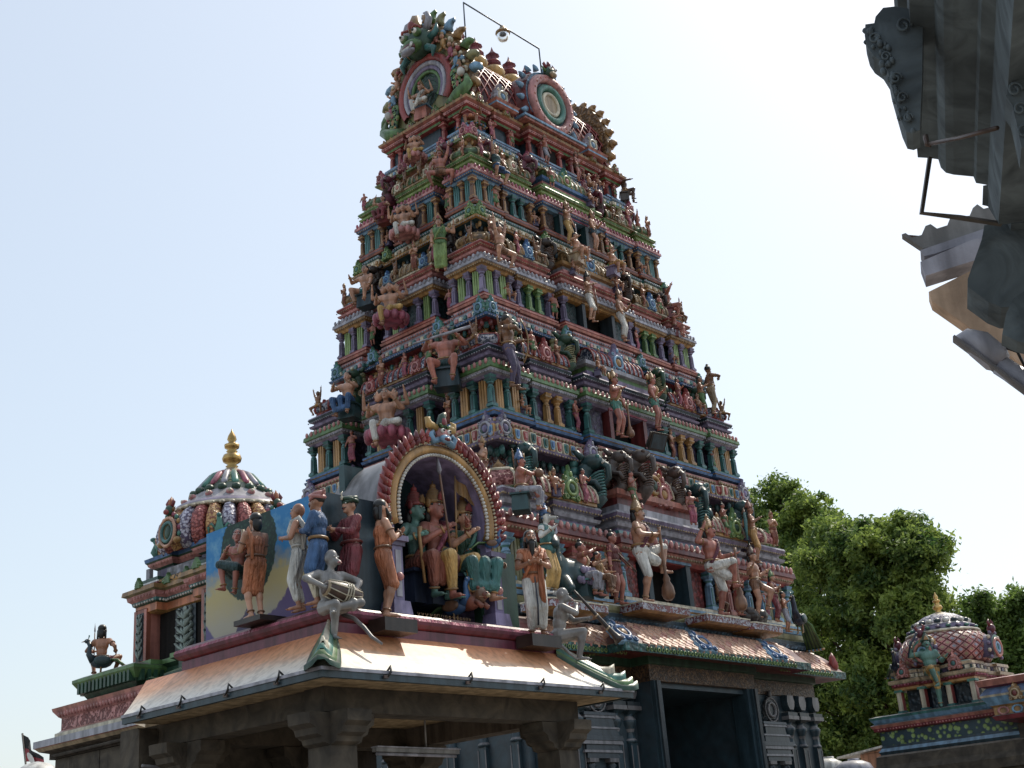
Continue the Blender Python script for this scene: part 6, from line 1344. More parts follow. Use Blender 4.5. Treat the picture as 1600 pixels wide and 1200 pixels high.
pl = thing('shrine_plinth', 'long pink and cream moulded plinth on a granite wall under the domed shrine', 'plinth', (10.8, 15.0, GROUND)); PL = T_((-10.8, -15.0, -GROUND))
m = MB(); r_ = [(9.5, 12.95), (12.2, 12.95), (12.2, 16.95), (9.5, 16.95)]
m.sweep(r_, [(.06, 2.28, 'cream'), (.06, 2.34, 'cream'), (.02, 2.36, 'salmon'), (.0, 2.38, 'frieze_rose'), (.0, 2.54, 'pink'), (.03, 2.56, 'pink'), (.09, 2.64, 'salmon'), (.1, 2.68, 'salmon'), (.0, 2.7, 'salmon')])
m.along(r_, .05, 2.6, .075, lambda mm, j: mm.ell((0, 0, 0), (.028, .03, .05), 'pink', nu=6, nv=5)); m.build('upper_moulding', pl, PL)
m = MB(); m.sweep(r_, [(.1, 2.0, 'dstone:matte'), (.1, 2.08, 'stone:matte'), (.2, 2.11, 'tan'), (.24, 2.15, 'salmon'), (.26, 2.16, 'lgrey'), (.26, 2.25, 'lgrey'), (.12, 2.28, 'lgrey')]); m.build('lower_moulding', pl, PL)
m = MB()
random.seed(11); z = GROUND; row = 0
m.box(9.5, 12.2, 13.56, 16.9, GROUND, 2.0, 'dstone:matte')
while z < 1.98:
    h = min(.45, 2.0-z); y = 13.56-(.3 if row % 2 else 0)
    while y < 16.95:
        l = random.uniform(.7, 1.1); m.box(9.44+random.uniform(-.012, .012), 9.5, max(y, 13.56)+.006, min(y+l, 16.95)-.006, z+.006, z+h-.006, 'granite'); y += l
    z += h; row += 1
m.build('granite_wall', pl, PL)
m = MB(); m.tube([(9.36, 16.9, 2.03), (9.36, 13.7, 2.05), (9.3, 13.6, 1.98)], .022, 'dstone:matte'); m.build('cable', pl, PL)
m = MB(); q = [(9.42, 15.0), (9.9, 15.0), (9.9, 16.3), (9.42, 16.3)]; m.sweep(q, [(-.05, 2.7, 'dgreen'), (.02, 2.8, 'green'), (.1, 2.92, 'green'), (.1, 2.96, 'dgreen'), (0, 3.0, 'dgreen')]); m.along(q, .05, 2.82, .09, lambda mm, j: mm.box(-.025, .025, -.04, .05, -.06, .08, 'dgreen')); tag(m.build('peacock_plinth'), 'green moulded block under the peacock rider statue', 'plinth')
p = W(158, 1048, 0, 9.6); p.z = 3.0
figure('statue', 'peacock rider statue seen from behind on the green block', 'statue', p+Vector((0, 0, .02)), radians(130), 1.0, dict(pel=(0, 0, .34), fL=(.24, -.2, .06), fR=(-.24, -.2, .06), kL=(.7, -1, 0), kR=(-.7, -1, 0), hL=(.3, -.28, .62), hR=(-.3, -.1, .55)), 'skint', ('shorts', 'crimson'), head=('longhair', 'black'), jewel='copper', stache=False, items=(('spear', 'L', (.0, .0, .45)),), vox=.018)
peacock('peacock_statue', 'dark blue-grey peacock statue carrying the rider on the green block', p+Vector((.0, .0, .0)), radians(-125), .6, 'slate', taillen=.4, body='slate')
# ------------------------------------------------------------------ domed shrine on the right
rs = thing('domed_shrine', 'right-hand shrine with pink and red latticed dome on a floral blue base', 'shrine', (27.5, 12.2, GROUND)); RO = T_((0, 0, -GROUND))
def rplan(w, p): return plan_of(w, w, [(-.4, .4, -p)], [(-.4, .4, -p)], 0)
m = MB(); m.sweep([(-1.15, -1.9), (1.3, -1.9), (1.3, 1.3), (-1.15, 1.3)], [(.1, GROUND, 'granite'), (.1, 1.3, 'granite'), (.2, 1.32, 'granite'), (.24, 1.5, 'granite'), (.12, 1.62, 'granite'), (.1, 1.8, 'stone:matte'), (.02, 1.84, 'slate'), (.05, 1.9, 'sky'), (.0, 1.97, 'slate'), (-.02, 2.02, 'frieze_floral2'), (-.02, 2.3, 'dred'), (.06, 2.32, 'crimson'), (.08, 2.38, 'salmon'), (.12, 2.44, 'navy'), (.04, 2.47, 'sky'), (.1, 2.55, 'teal'), (.12, 2.6, 'dteal'), (0, 2.63, 'dteal')]) if twotone('frieze_floral2', 'lgreen', 'slate', 9, lo=.3, hi=.5) else None
m.along([(-1.15, -1.9), (1.3, -1.9), (1.3, 1.3), (-1.15, 1.3)], .06, 2.35, .07, beads(.022, 'pink'), lambda n: n.x < -.5); m.build('base', rs, RO)
m = MB(); m.box(-.6, .6, -.6, .6, 2.6, 3.3, 'navy')
m.build('inner_wall', rs, RO)
for sx, sy in ((-1, -1), (-1, 1), (1, 1), (1, -1), (-1, -.36), (-1, .36), (-.36, -1), (.36, -1)):
    m = MB(); x, y = sx*.82, sy*.82; m.box(x-.06, x+.06, y-.06, y+.06, 2.62, 3.15, 'red'); m.box(x-.075, x-.02, y-.05, y+.05, 2.63, 3.14, 'cream'); m.box(x-.09, x+.09, y-.09, y+.09, 3.08, 3.13, 'mint'); m.box(x-.08, x+.08, y-.08, y+.08, 2.62, 2.7, 'teal'); m.build('pillar', rs, RO)
for sy in (-.68, 0, .68):
    m = MB(); m.box(-.74, -.62, sy*.8-.16, sy*.8+.16, 2.66, 3.1, 'slate:carve'); m.build('window_panel', rs, RO)
m = MB(); m.sweep(rplan(.88, .08), [(-.02, 3.1, 'ochre'), (.02, 3.12, 'ochre'), (.02, 3.17, 'red'), (.05, 3.19, 'crimson'), (.06, 3.24, 'cream'), (.1, 3.26, 'tan'), (.1, 3.32, 'tan'), (.0, 3.35, 'dteal'), (.0, 3.42, 'lgrey'), (.04, 3.44, 'tan'), (.03, 3.5, 'mint'), (-.1, 3.54, 'tan')]); m.along(rplan(.88, .08), .07, 3.22, .08, beads(.025, 'rose'), vis); m.along(rplan(.88, .08), .0, 3.38, .16, lambda mm, j: mm.box(-.05, .05, -.03, .02, -.03, .04, ('cream', 'dlav')[j % 2]), vis); m.build('entablature', rs, RO)
def dome_lattice(m, prof, n):
    """diamond tiles raised off a dome"""
    def P(a, t, o): 
        i = min(int(t*(len(prof)-1)), len(prof)-2); f_ = t*(len(prof)-1)-i; r = prof[i][0]*(1-f_)+prof[i+1][0]*f_+o; z = prof[i][1]*(1-f_)+prof[i+1][1]*f_; return Vector((r*cos(a), r*sin(a), z))
    rows = 9
    for j in range(rows):
        for i in range(n):
            a = 2*pi*(i+.5*(j % 2))/n; t = (j+.5)/rows; da = pi/n; dt = 1/rows
            c = [P(a, max(t-dt, 0), .0), P(a+da, t, .0), P(a, min(t+dt, 1), .0), P(a-da, t, .0)]; ce = sum(c, Vector())/4; o = Vector((cos(a), sin(a), .2))*.02
            q = [ce+(v-ce)*.8+o for v in c]; q2 = [ce+(v-ce)*.45+o*1.6 for v in c]; base = [ce+(v-ce)*.84 for v in c]
            m.add(base+q, [(k, (k+1) % 4, 4+(k+1) % 4, 4+k) for k in range(4)]+[(4, 5, 6, 7)], 'pink'); m.add(q2, [(0, 1, 2, 3)], ('lgrey', 'tan')[(i+j) % 2])
m = MB(); prof = [(.84, 3.54), (.96, 3.7), (.98, 3.85), (.94, 4.0), (.84, 4.13), (.72, 4.22)]; m.lathe([(r-.005, z) for r, z in prof], 32, 'dred'); dome_lattice(m, prof, 26)
m.lathe([(.72, 4.2, 'cream'), (.8, 4.22, 'cream'), (.78, 4.26, 'slate'), (.66, 4.3, 'lav'), (.68, 4.36, 'dlav'), (.64, 4.4, 'white'), (.56, 4.43, 'frieze_lav'), (.5, 4.55, 'frieze_lav'), (.36, 4.63, 'cream'), (.2, 4.68, 'tan'), (.08, 4.72, 'tan')], 32, 'tan')
for i in range(20): a = 2*pi*i/20; m.ell((.56*cos(a), .56*sin(a), 4.47), (.08, .08, .05), ('white', 'slate')[i % 2], nu=7, nv=5); m.ell((.7*cos(a), .7*sin(a), 4.33), (.06, .06, .035), ('mint', 'lav')[i % 2], nu=6, nv=4)
d2 = m.build('dome', rs, RO); kalasam(d2, T_((0, 0, 4.68)), .68)
for a in (-pi/2, 0, pi): 
    g = MB(); g.T = RZ(a) @ T_((0, -1.08, 3.52)); g.prism([(.26*cos(-.2*pi+1.4*pi*i/18), .25+.3*sin(-.2*pi+1.4*pi*i/18)) for i in range(19)], -.05, .35, 'mint', bev=.1, side='dlav'); g.ring((0, -.06, .26), .18, .035, 'salmon', M=RX(pi/2)); g.ring((0, -.06, .26), .1, .03, 'sky', M=RX(pi/2)); g.ell((0, 0, .66), (.09, .09, .1), 'maroon')
    for i in range(11): t_ = -.2*pi+1.4*pi*i/10; g.ell((.29*cos(t_), 0, .26+.34*sin(t_)), (.045, .04, .045), ('lav', 'cream')[i % 2], nu=6, nv=5)
    for q in (-1, 1): g.tube([(q*.04, 0, .7), (q*.1, 0, .8), (q*.05, 0, .86)], [.04, .03, .005], 'crimson')
    g.build('arch_gable', rs, RO)
put('horseshoe_gable', kudu(.3, 'salmon', 'pink', 'teal'), rs, RO @ RZ(-pi/2) @ T_((.55, -1.0, 3.35)))
put('horseshoe_gable', kudu(.3, 'salmon', 'pink', 'teal'), rs, RO @ RZ(-pi/2) @ T_((-.62, -1.0, 3.35)))
p = W(1466, 1106, 0, 26.36); p.z = 2.63
figure('statue', 'teal-skinned club-bearing statue in yellow cloth standing at the right-hand shrine', 'statue', p, radians(-75), 1.4, dict(GR, hL=(.45, -.1, 1.25)), 'skgreen', ('knee', 'yellow'), head=('crown', 'dgreen', 'gold'), jewel='gold', items=(('halo', 'ochre'), ('club', 'R', (-.1, 0, -.3), (.25, -.1, .3), 'navy')), vox=.02, fat=1.3)
peacock('peacock_statue', 'dark peacock statue beside the teal-skinned statue on the right-hand shrine', Vector((26.5, 12.95, 3.4)), radians(-60), .62, 'navy', taillen=.8, body='navy')
ad = thing('mandapam_cornice', 'painted cornice of a stone hall with pink, blue and ochre bands beside the right-hand shrine', 'building', (26.0, 8.0, GROUND)); AO = T_((-26, -8, -GROUND))
m = MB(); q = [(25.95, 3), (29, 3), (29, 10.7), (25.95, 10.7)]
m.sweep(q, [(-.3, 2.1, 'dred'), (.05, 2.18, 'crimson'), (.1, 2.26, 'navy'), (.05, 2.28, 'gold'), (.05, 2.42, 'gold'), (.1, 2.46, 'sky'), (.2, 2.62, 'cream'), (.22, 2.66, 'blue'), (.1, 2.8, 'crimson'), (.2, 2.83, 'salmon'), (.24, 2.95, 'pink'), (.1, 2.98, 'red')])
m.along(q, .06, 2.35, .28, lambda mm, j: mm.ring((0, 0, 0), .07, .02, ('pink', 'sky', 'lgreen')[j % 3], M=RX(pi/2), n=10, m=5, sx=1.4), lambda n: n.x < -.5); m.build('cornice', ad, AO)
for y in (10.2, 8.6, 7): put('horseshoe_gable', kudu(.3, 'gold', 'tan', 'dred'), ad, AO @ T_((25.72, y, 2.5)) @ RZ(-pi/2))
m = MB(); m.box(26.3, 29, 3, 10.5, 1.7, 2.1, 'granite'); m.box(26.9, 29, 3, 10.6, GROUND, 1.7, 'dstone:matte'); m.build('stone_wall', ad, AO)
for y in (10.2, 7.5, 5): m = MB(); m.box(26.35, 26.75, y-.2, y+.2, GROUND, 1.7, 'granite'); m.build('pillar', ad, AO)
# small shed with sloping sheet roof, and the two tanks, between shrine and tower
s0 = 31.0; p = W(1392, 1160, 0, s0)
t = thing('shed', 'plastered shed with a sloping white sheet roof behind the right-hand shrine', 'shed', (s0, p.y, GROUND)); O = T_((-s0, -p.y, -GROUND))
a = W(1307, 1183, 0, s0); b = W(1395, 1160, 0, s0); d = b-a; b = b+d*.4
m = MB(); m.add([a, b, b+Vector((3, 0, .1)), a+Vector((3, 0, .1)), a-Vector((0, 0, .05)), b-Vector((0, 0, .05)), b+Vector((3, 0, .05)), a+Vector((3, 0, .05))], [(0, 1, 2, 3), (4, 7, 6, 5), (0, 4, 5, 1), (1, 5, 6, 2), (2, 6, 7, 3), (3, 7, 4, 0)], 'white'); m.build('roof', t, O)
e = W(1345, 1185, 0, s0+.2); m = MB(); m.box(s0+.2, s0+2.8, b.y, e.y, GROUND, a.z+.0, 'peach:matte'); m.add([(s0+.2, e.y, a.z-.01), (s0+.2, b.y, a.z-.01), (s0+.2, b.y, b.z-.06), (s0+.2, e.y, a.z+(b.z-a.z)*(e.y-a.y)/(b.y-a.y)-.06)], [(0, 1, 2, 3)], 'peach:matte'); m.build('wall', t, O)
for i, (px, py, r, lab, k) in enumerate(((1292, 1193, .42, 'white plastic water tank next to the tower base with a pipe stub', 'white'), (1332, 1196, .5, 'pale blue water tank under the shed roof', 'lgrey'))):
    p = W(px, py, 0, s0-.8); t = thing('water_tank', lab, 'water tank', (p.x, p.y, GROUND)); m = MB(); z = p.z-GROUND; m.lathe([(r, 0), (r, z-.35), (r*1.03, z-.33), (r, z-.3), (r, z-.12), (r*.85, z+.02), (r*.5, z+.1), (.05, z+.12)], 24, k); m.build('body', t)
    m = MB(); m.lathe([(.14, z+.08), (.14, z+.16), (.02, z+.17)], 12, k, c=(.1, 0, 0)); m.build('lid', t)
    if not i: m = MB(); m.tube([(-.1, .1, z), (-.1, .1, z+.55)], .035, 'lgrey'); m.build('pipe', t)
# ------------------------------------------------------------------ trees
def leafmat(key, a, b_):
    m = bpy.data.materials.new(key); m.use_nodes = True; nt = m.node_tree; L = nt.links.new; b = nt.nodes['Principled BSDF']
    g = nn(nt, 'ShaderNodeNewGeometry'); n = nn(nt, 'ShaderNodeTexNoise'); n.inputs['Scale'].default_value = .9; n.inputs['Detail'].default_value = 3; L(g.outputs['Position'], n.inputs['Vector'])
    ad = nn(nt, 'ShaderNodeMath', operation='MULTIPLY_ADD'); L(g.outputs['Random Per Island'], ad.inputs[0]); ad.inputs[1].default_value = .28; L(n.outputs['Fac'], ad.inputs[2])
    r = nn(nt, 'ShaderNodeMapRange'); r.inputs['From Min'].default_value = .42; r.inputs['From Max'].default_value = .86; L(ad.outputs[0], r.inputs['Value'])
    mx = nn(nt, 'ShaderNodeMix', data_type='RGBA'); mx.inputs['A'].default_value = lin(a); mx.inputs['B'].default_value = lin(b_); L(r.outputs[0], mx.inputs['Factor']); L(mx.outputs['Result'], b.inputs['Base Color'])
    b.inputs['Roughness'].default_value = .5
    tr = nn(nt, 'ShaderNodeBsdfTranslucent'); L(mx.outputs['Result'], tr.inputs['Color']); ms = nn(nt, 'ShaderNodeMixShader'); ms.inputs[0].default_value = .52
    out = nt.nodes['Material Output']; L(b.outputs[0], ms.inputs[1]); L(tr.outputs[0], ms.inputs[2]); L(ms.outputs[0], out.inputs['Surface']); MATS[key] = m
leafmat('leaf', '3d5c30', 'a0b258'); leafmat('leaf_dark', '365229', '86a050')
def tree(label, base, lobes, n, key, seed, ls=.16):
    rnd = random.Random(seed); t = thing('leafy_tree', label, 'tree', base, 0, 'leafy trees behind the shrine and the tower'); B = Vector(base)
    m = MB(); top = max(c[2]+r[2]*.3 for c, r in lobes)-B.z; m.tube([(0, 0, 0), (.1, .05, top*.3), (-.1, 0, top*.6), (0, .1, top*.9)], [.45, .34, .24, .08], 'brown:matte', n=9); m.build('trunk', t)
    for c, r in lobes:
        m = MB(); e = Vector(c)-B; s_ = Vector((0, 0, max(top*.25, e.z*.55))); m.tube([s_, s_.lerp(e, .5)+Vector((.2, -.1, .3)), e], [.18, .12, .04], 'brown:matte', n=6); m.build('limb', t)
    lb = []
    for c, r in lobes:                                              # each mass breaks up into smaller clumps with hollows between
        lb.append((c, (r[0]*.72, r[1]*.72, r[2]*.72)))
        for _ in range(7):
            d = Vector((rnd.gauss(0, 1), rnd.gauss(0, 1), rnd.gauss(0, 1)*.8+.25)).normalized(); k_ = rnd.uniform(.3, .5); q = rnd.uniform(.62, .85); lb.append(((c[0]+d.x*r[0]*q, c[1]+d.y*r[1]*q, c[2]+d.z*r[2]*q), (r[0]*k_, r[1]*k_, r[2]*k_*.8)))
    lobes = lb
    vs = []; fs = []; tot = sum(r[0]*r[1]+r[0]*r[2] for c, r in lobes)
    for c, r in lobes:
        k = int(n*(r[0]*r[1]+r[0]*r[2])/tot); cl = []
        for _ in range(max(4, k//70)):                              # twig clumps on and in the lobe
            d = Vector((rnd.gauss(0, 1), rnd.gauss(0, 1), rnd.gauss(0, 1))).normalized(); q = rnd.uniform(.55, 1.08)**.7; cl.append((Vector((c[0]+d.x*r[0]*q, c[1]+d.y*r[1]*q, c[2]+d.z*r[2]*q))-B, rnd.uniform(.2, .42), d))
        for _ in range(k):
            p0, R_, d = rnd.choice(cl); p = p0+Vector((rnd.gauss(0, R_*.5), rnd.gauss(0, R_*.5), rnd.gauss(0, R_*.42)))
            nrm = (d*.5+Vector((rnd.gauss(0, 1), rnd.gauss(0, 1), rnd.gauss(0, 1)+.5))).normalized(); a = nrm.orthogonal().normalized(); a = Quaternion(nrm, rnd.uniform(0, 6.28)) @ a; b = nrm.cross(a); s_ = ls*rnd.uniform(.6, 1.25); o = len(vs)
            vs += [p-a*s_, p+b*s_*.45+nrm*s_*.1, p+a*s_, p-b*s_*.45+nrm*s_*.1]; fs.append((o, o+1, o+2, o+3))
    m = MB(); m.add(vs, fs, key); m.build('crown', t)
def at(px, py, x): return W(px, py, 0, x)
def lobe(px, py, rpx, x=43, sy=1.0):
    p = at(px, py, x); k = mpp(p); return (tuple(p), (rpx*k, rpx*k, rpx*k*sy))
tree('big leafy tree behind the right-hand shrine, its sunlit crown the widest', (44, 21.6, GROUND), [lobe(1330, 900, 85), lobe(1400, 870, 75), lobe(1440, 880, 50, 43.5), lobe(1290, 860, 52, 44), lobe(1380, 980, 95, 42.5), lobe(1440, 960, 60, 42.5), lobe(1300, 1000, 70, 43), lobe(1370, 1080, 85, 42.5), lobe(1290, 1110, 60, 43), lobe(1420, 1080, 50, 42.6), lobe(1350, 840, 38, 43.4), lobe(1415, 825, 32, 43.6), lobe(1300, 1190, 70, 43), lobe(1390, 1180, 70, 43)], 120000, 'leaf', 1, .105)
tree('dark leafy tree close beside the right edge of the tower', (47, 26.5, GROUND), [lobe(1205, 800, 62, 47), lobe(1250, 830, 60, 47), lobe(1180, 860, 60, 47), lobe(1240, 900, 70, 46), lobe(1215, 765, 28, 47.2), lobe(1260, 980, 70, 46), lobe(1270, 1070, 70, 46), lobe(1280, 800, 40, 46.5), lobe(1300, 830, 40, 46), lobe(1270, 1170, 70, 46)], 66000, 'leaf', 2, .105)
tree('lower leafy tree behind the right-hand dome at the picture edge', (45, 17.6, GROUND), [lobe(1535, 955, 42, 45), lobe(1580, 975, 42, 45), lobe(1560, 1040, 60, 45), lobe(1510, 1000, 40, 45), lobe(1610, 1020, 60, 45), lobe(1490, 1070, 60, 45), lobe(1560, 1110, 60, 45), lobe(1600, 945, 24, 45)], 44000, 'leaf_dark', 3, .105)
# ------------------------------------------------------------------ flag and white dome at the far left
p = W(40, 1205, 0, 13.0); t = thing('flag', 'small black and red flag with a white emblem on a pole at the far left', 'flag', (p.x, p.y, GROUND))
m = MB(); top = W(35, 1146, 0, 13.0); b = W(41, 1200, 0, 13.0); dn = (b-top).normalized(); m.tube([top-Vector((p.x, p.y, GROUND)), top+dn*((top.z-GROUND)/abs(dn.z))-Vector((p.x, p.y, GROUND))], .02, 'black'); m.build('pole', t)
m = MB(); R0 = Vector((p.x, p.y, GROUND)); ex = (W(64, 1192, 0, 13.0)-W(36, 1184, 0, 13.0)); e2 = dn*.56
for band, k in ((0, 'black:fold'), (1, 'c02a3a:fold')):
    vs = []
    for i in range(9):
        u = i/8
        for j in (0, 1):
            v = (band+j)/2; vs.append(top-R0+dn*.02+(ex+Vector((0, 0, -.06)))*u+dn*(.56*v*(1-.25*u)+.42*u*(1-v)*.9)+Vector((.05*sin(u*9), -.05*sin(u*9), 0)))
    m.add(vs, [(2*i, 2*i+1, 2*i+3, 2*i+2) for i in range(8)], k, True)
cl_ = m.build('cloth', t)
m = MB(); c = top-R0+dn*.46+ex*.52+Vector((-.07, 0, 0)); m.add([c+ex*.22*cos(a)+dn*(.1*sin(a))-Vector((0, 0, .04*cos(a))) for a in [2*pi*i/12 for i in range(12)]], [tuple(range(12))], 'white'); m.build('emblem', cl_)
p = W(72, 1196, 0, 12.2); t = thing('domed_tank', 'white rounded dome top beside the flag', 'dome', (p.x, p.y+.3, GROUND)); m = MB(); z = p.z-GROUND+.02; m.lathe([(.4, 0), (.4, z-.15), (.34, z-.05), (.2, z+.04), (.02, z+.08)], 20, 'white'); m.build('body', t)
# ------------------------------------------------------------------ neighbouring building's cornice overhead at the right
E1 = Vector((cos(YAW-atan2(650, 2250)), sin(YAW-atan2(650, 2250)), 0))
def OV(px, py, s):
    d = fw*FOC+rt*(px-800)+up*(600-py); return d*(s/d.dot(E1))
def extr(m, pix, s, depth, key, shade=None):
    P = [OV(x, y, s) for x, y in pix]; Q = [q+E1*depth for q in P]; n = len(P)
    m.add(P+Q, [tuple(range(n-1, -1, -1)), tuple(range(n, 2*n))]+[(i, (i+1) % n, n+(i+1) % n, n+i) for i in range(n)], key)
ob = thing('overhead_cornice', 'weathered blue-grey cornice of a near building jutting in overhead', 'building', (0, 0, 0)); p = OV(1560, 300, 4.2); ob.location = (p.x, p.y, GROUND); OO = T_((-p.x, -p.y, -GROUND))
twotone('old_slate', '64747c', '3d4a51', 5, kind='noise', rough=.85, bump=.3, lo=.3, hi=.7)
S0 = 4.2
m = MB(); extr(m, [(1434, 246), (1452, 247), (1466, 249), (1470, 262), (1478, 270), (1490, 273), (1521, 276), (1525, 286), (1543, 289), (1550, 322), (1560, 352), (1900, 300), (1900, -200), (1500, -100), (1428, 190)], S0, -3.9, 'old_slate'); m.build('cornice', ob, OO)
m = MB(); extr(m, [(1448, 60), (1462, 100), (1459, 247), (1453, 247)], S0+.01, -.03, 'brown:matte')
m.T = None
a = OV(1455, 0, 1.3); m.build('rust_strip', ob, OO)
m = MB(); extr(m, [(1352, 38), (1351, 55), (1356, 74), (1364, 86), (1378, 96), (1388, 112), (1391, 128), (1400, 160), (1408, 188), (1416, 206), (1426, 208), (1437, 203), (1441, 120), (1442, 30), (1424, 14), (1398, 10), (1380, 12), (1368, 26), (1366, 36)], 3.4, .1, 'old_slate')
def curl(cx, cy, r, s, k='old_slate'):
    c = OV(cx, cy, s); R_ = (OV(cx+r, cy, s)-c); U_ = (OV(cx, cy-r, s)-c); m.tube([c+R_*(cos(a)*q)+U_*(sin(a)*q) for a, q in [(i*.5, 1-.045*i) for i in range(17)]], R_.length*.2, k, n=6)
for cx, cy, r in ((1366, 60, 9), (1384, 88, 8), (1400, 122, 10), (1410, 152, 9), (1419, 184, 8), (1412, 40, 13)): curl(cx, cy, r, 3.39)
rl_ = random.Random(8)
for i in range(34):                                                 # worn leaf carving
    t_ = rl_.random(); cx = 1362+58*t_+rl_.uniform(-8, 14); cy = 50+150*t_+rl_.uniform(-12, 10); c = OV(cx, cy, 3.395); k_ = mpp(c)*rl_.uniform(3, 6.5); m.ell(c, (k_, k_*.8, k_*1.2), 'old_slate', nu=6, nv=4)
for cx, cy, r in ((1352, 48, 5), (1353, 66, 4), (1366, 88, 5), (1379, 100, 4), (1390, 124, 5), (1399, 158, 5), (1406, 184, 5)): c = OV(cx, cy, 3.42); k_ = mpp(c)*r; m.ell(c, k_, 'old_slate', nu=6, nv=4)
m.build('scroll_ornament', ob, OO)
m = MB(); extr(m, [(1398, -40), (1398, 18), (1404, 28), (1420, 28), (1424, -40)], 3.6, -.35, 'old_slate'); m.build('corbel_end', ob, OO)
m = MB(); extr(m, [(1580, 100), (1574, 118), (1580, 130), (1572, 150), (1582, 165), (1588, 190), (1596, 230), (1680, 240), (1680, 60), (1600, 70)], 3.3, .12, 'old_slate')
for cx, cy, r in ((1590, 110, 11), (1586, 140, 12), (1594, 170, 11), (1600, 205, 11)): curl(cx, cy, r, 3.29)
m.build('scroll_ornament', ob, OO)
m = MB(); extr(m, [(1538, 352), (1580, 345), (1700, 330), (1700, 480), (1565, 480), (1545, 472), (1512, 448), (1512, 436), (1534, 374)], 4.3, .2, 'old_slate'); extr(m, [(1536, 290), (1545, 292), (1580, 350), (1700, 340), (1700, 260)], 4.25, .15, 'old_slate'); m.build('corbel_block', ob, OO)
m = MB(); extr(m, [(1566, 522), (1572, 490), (1584, 466), (1600, 455), (1700, 440), (1700, 560), (1590, 533)], 4.0, .1, 'old_slate'); m.build('corbel_block', ob, OO)
br = thing('pipe_bracket', 'rusty angle-iron bracket hanging below the overhead cornice', 'bracket', OV(1440, 335, 4.15)); o = OV(1440, 335, 4.15)
m = MB(); m.tube([OV(1453, 246, 4.15)-o, OV(1440, 333, 4.15)-o, OV(1500, 340, 4.17)-o, OV(1565, 350, 4.2)-o], .009, 'dstone', n=4, smooth=False); m.tube([OV(1452, 225, 3.9)-o, OV(1500, 215, 3.7)-o, OV(1558, 200, 3.4)-o], .007, 'brown', n=6); m.tube([OV(1446, 212, 3.9)-o, OV(1449, 226, 3.9)-o, OV(1455, 226, 3.9)-o], .009, 'brown', n=6); m.build('rods', br)
ro = thing('sheet_roof', 'edge of a corrugated sheet roof on two wooden beams, far right', 'roof', OV(1420, 370, 5.2)); o = ro.location.copy()
m = MB(); O_ = T_(-o)
top_ = [(1409, 366), (1415, 364), (1425, 371), (1440, 367), (1446, 353), (1454, 350), (1464, 357), (1480, 352), (1484, 342), (1498, 338), (1515, 337), (1520, 325), (1527, 319), (1537, 326), (1550, 323), (1660, 300)]
extr(m, top_+[(1660, 330), (1560, 352), (1460, 384), (1442, 388)], 5.2, .04, 'lgre:matte')
extr(m, [(1409, 366), (1442, 388), (1480, 375), (1520, 395), (1560, 420), (1600, 400), (1600, 340), (1560, 335), (1480, 372)], 5.25, .05, 'brown:matte'); m.build('corrugated_sheet', ro, O_)
m = MB(); extr(m, [(1438, 391), (1444, 400), (1462, 396), (1560, 362), (1560, 350), (1440, 390)], 5.15, .1, 'lgrey:matte'); m.build('beam', ro, O_)
m = MB(); extr(m, [(1438, 409), (1446, 431), (1560, 395), (1560, 365), (1520, 374)], 5.1, .12, 'lgrey:matte'); m.build('beam', ro, O_)
sl = thing('eave_slab', 'peach plastered eave slab under the corrugated roof, far right', 'slab', OV(1455, 460, 4.9)); o = sl.location.copy()
m = MB(); P = [OV(*q) for q in ((1451, 456, 4.9), (1530, 420, 5.6), (1700, 430, 5.6), (1700, 640, 4.2), (1453, 470, 4.9))]
Bv = [OV(1451, 456, 4.9), OV(1456, 470, 4.9), OV(1700, 640, 4.9), OV(1700, 420, 4.9), OV(1515, 424, 4.9)]
Q = [q+E1*.1 for q in Bv]; n = 5; m.add(Bv+Q, [tuple(range(n)), tuple(range(2*n-1, n-1, -1))]+[(i, (i+1) % n, n+(i+1) % n, n+i) for i in range(n)], 'e2b892:matte')
m.build('slab', sl, T_(-o))
lt = thing('street_light', 'grey street light head and arm below the peach slab, far right', 'street light', OV(1500, 530, 4.4)); o = lt.location.copy()
def ovt(m, pts, rs, k, **kw): m.tube([OV(x, y, s)-o for x, y, s in pts], rs, k, n=12, **kw)
m = MB(); ovt(m, [(1494, 530, 4.4), (1508, 527, 4.4), (1530, 538, 4.4), (1556, 560, 4.4), (1566, 568, 4.4)], [.012, .032, .05, .05, .036], 'lgrey'); m.build('head', lt)
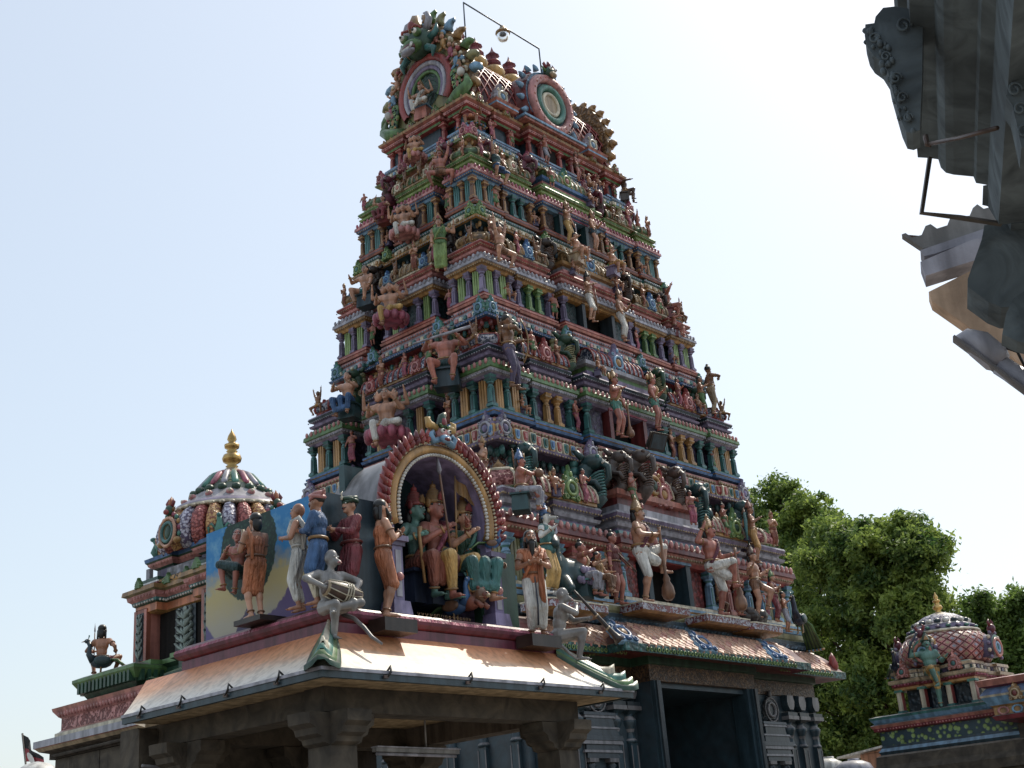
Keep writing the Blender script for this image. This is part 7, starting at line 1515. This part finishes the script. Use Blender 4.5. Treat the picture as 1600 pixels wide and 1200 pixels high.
m = MB(); ovt(m, [(1562, 570, 4.4), (1700, 660, 4.4)], .036, 'lgrey'); m.build('arm', lt)
m = MB(); m.bar(OV(1490, 529, 4.38)-o, OV(1640, 640, 4.38)-o, .06, .008, 'grey'); m.build('rim', lt)
m = MB(); m.tube([OV(1562, 540, 4.38)-o, OV(1590, 550, 4.38)-o, OV(1610, 590, 4.38)-o], .005, 'black', n=4); m.build('wire', lt)
# ------------------------------------------------------------------ ground, light, sky
m = MB(); R = 1500; m.add([(-R, -R, GROUND), (R, -R, GROUND), (R, R, GROUND), (-R, R, GROUND)], [(0, 1, 2, 3)], 'dstone:matte'); tag(m.build('ground'), kind='structure')
SUN = Vector((.62, .01, .80)).normalized()
wd = bpy.data.worlds.new('World'); scene.world = wd; wd.use_nodes = True; nt = wd.node_tree; L = nt.links.new
sky = nt.nodes.new('ShaderNodeTexSky'); sky.sky_type = 'NISHITA'; sky.sun_disc = False
sky.sun_elevation = math.asin(SUN.z); sky.sun_rotation = atan2(SUN.x, SUN.y)
sky.air_density = 1.3; sky.dust_density = 2.5; sky.ozone_density = 1.0; sky.altitude = 50
bg = nt.nodes['Background']; bg.inputs['Strength'].default_value = .085; L(sky.outputs[0], bg.inputs['Color'])
hz = nt.nodes.new('ShaderNodeBackground'); hz.inputs['Color'].default_value = (.87, .945, 1, 1); hz.inputs['Strength'].default_value = .5
as_ = nt.nodes.new('ShaderNodeAddShader'); L(bg.outputs[0], as_.inputs[0]); L(hz.outputs[0], as_.inputs[1]); L(as_.outputs[0], nt.nodes['World Output'].inputs['Surface'])
sd = bpy.data.lights.new('sun', 'SUN'); sd.energy = 3.6; sd.angle = radians(.53); sd.color = (1, .93, .80)
so = bpy.data.objects.new('sun', sd); COL.objects.link(so); so.rotation_euler = SUN.to_track_quat('Z', 'Y').to_euler(); so.location = (20, 0, 40)
bpy.data.scenes.remove(TMP)
scene.view_settings.view_transform = 'Standard'; scene.view_settings.look = 'None'; scene.view_settings.exposure = 0
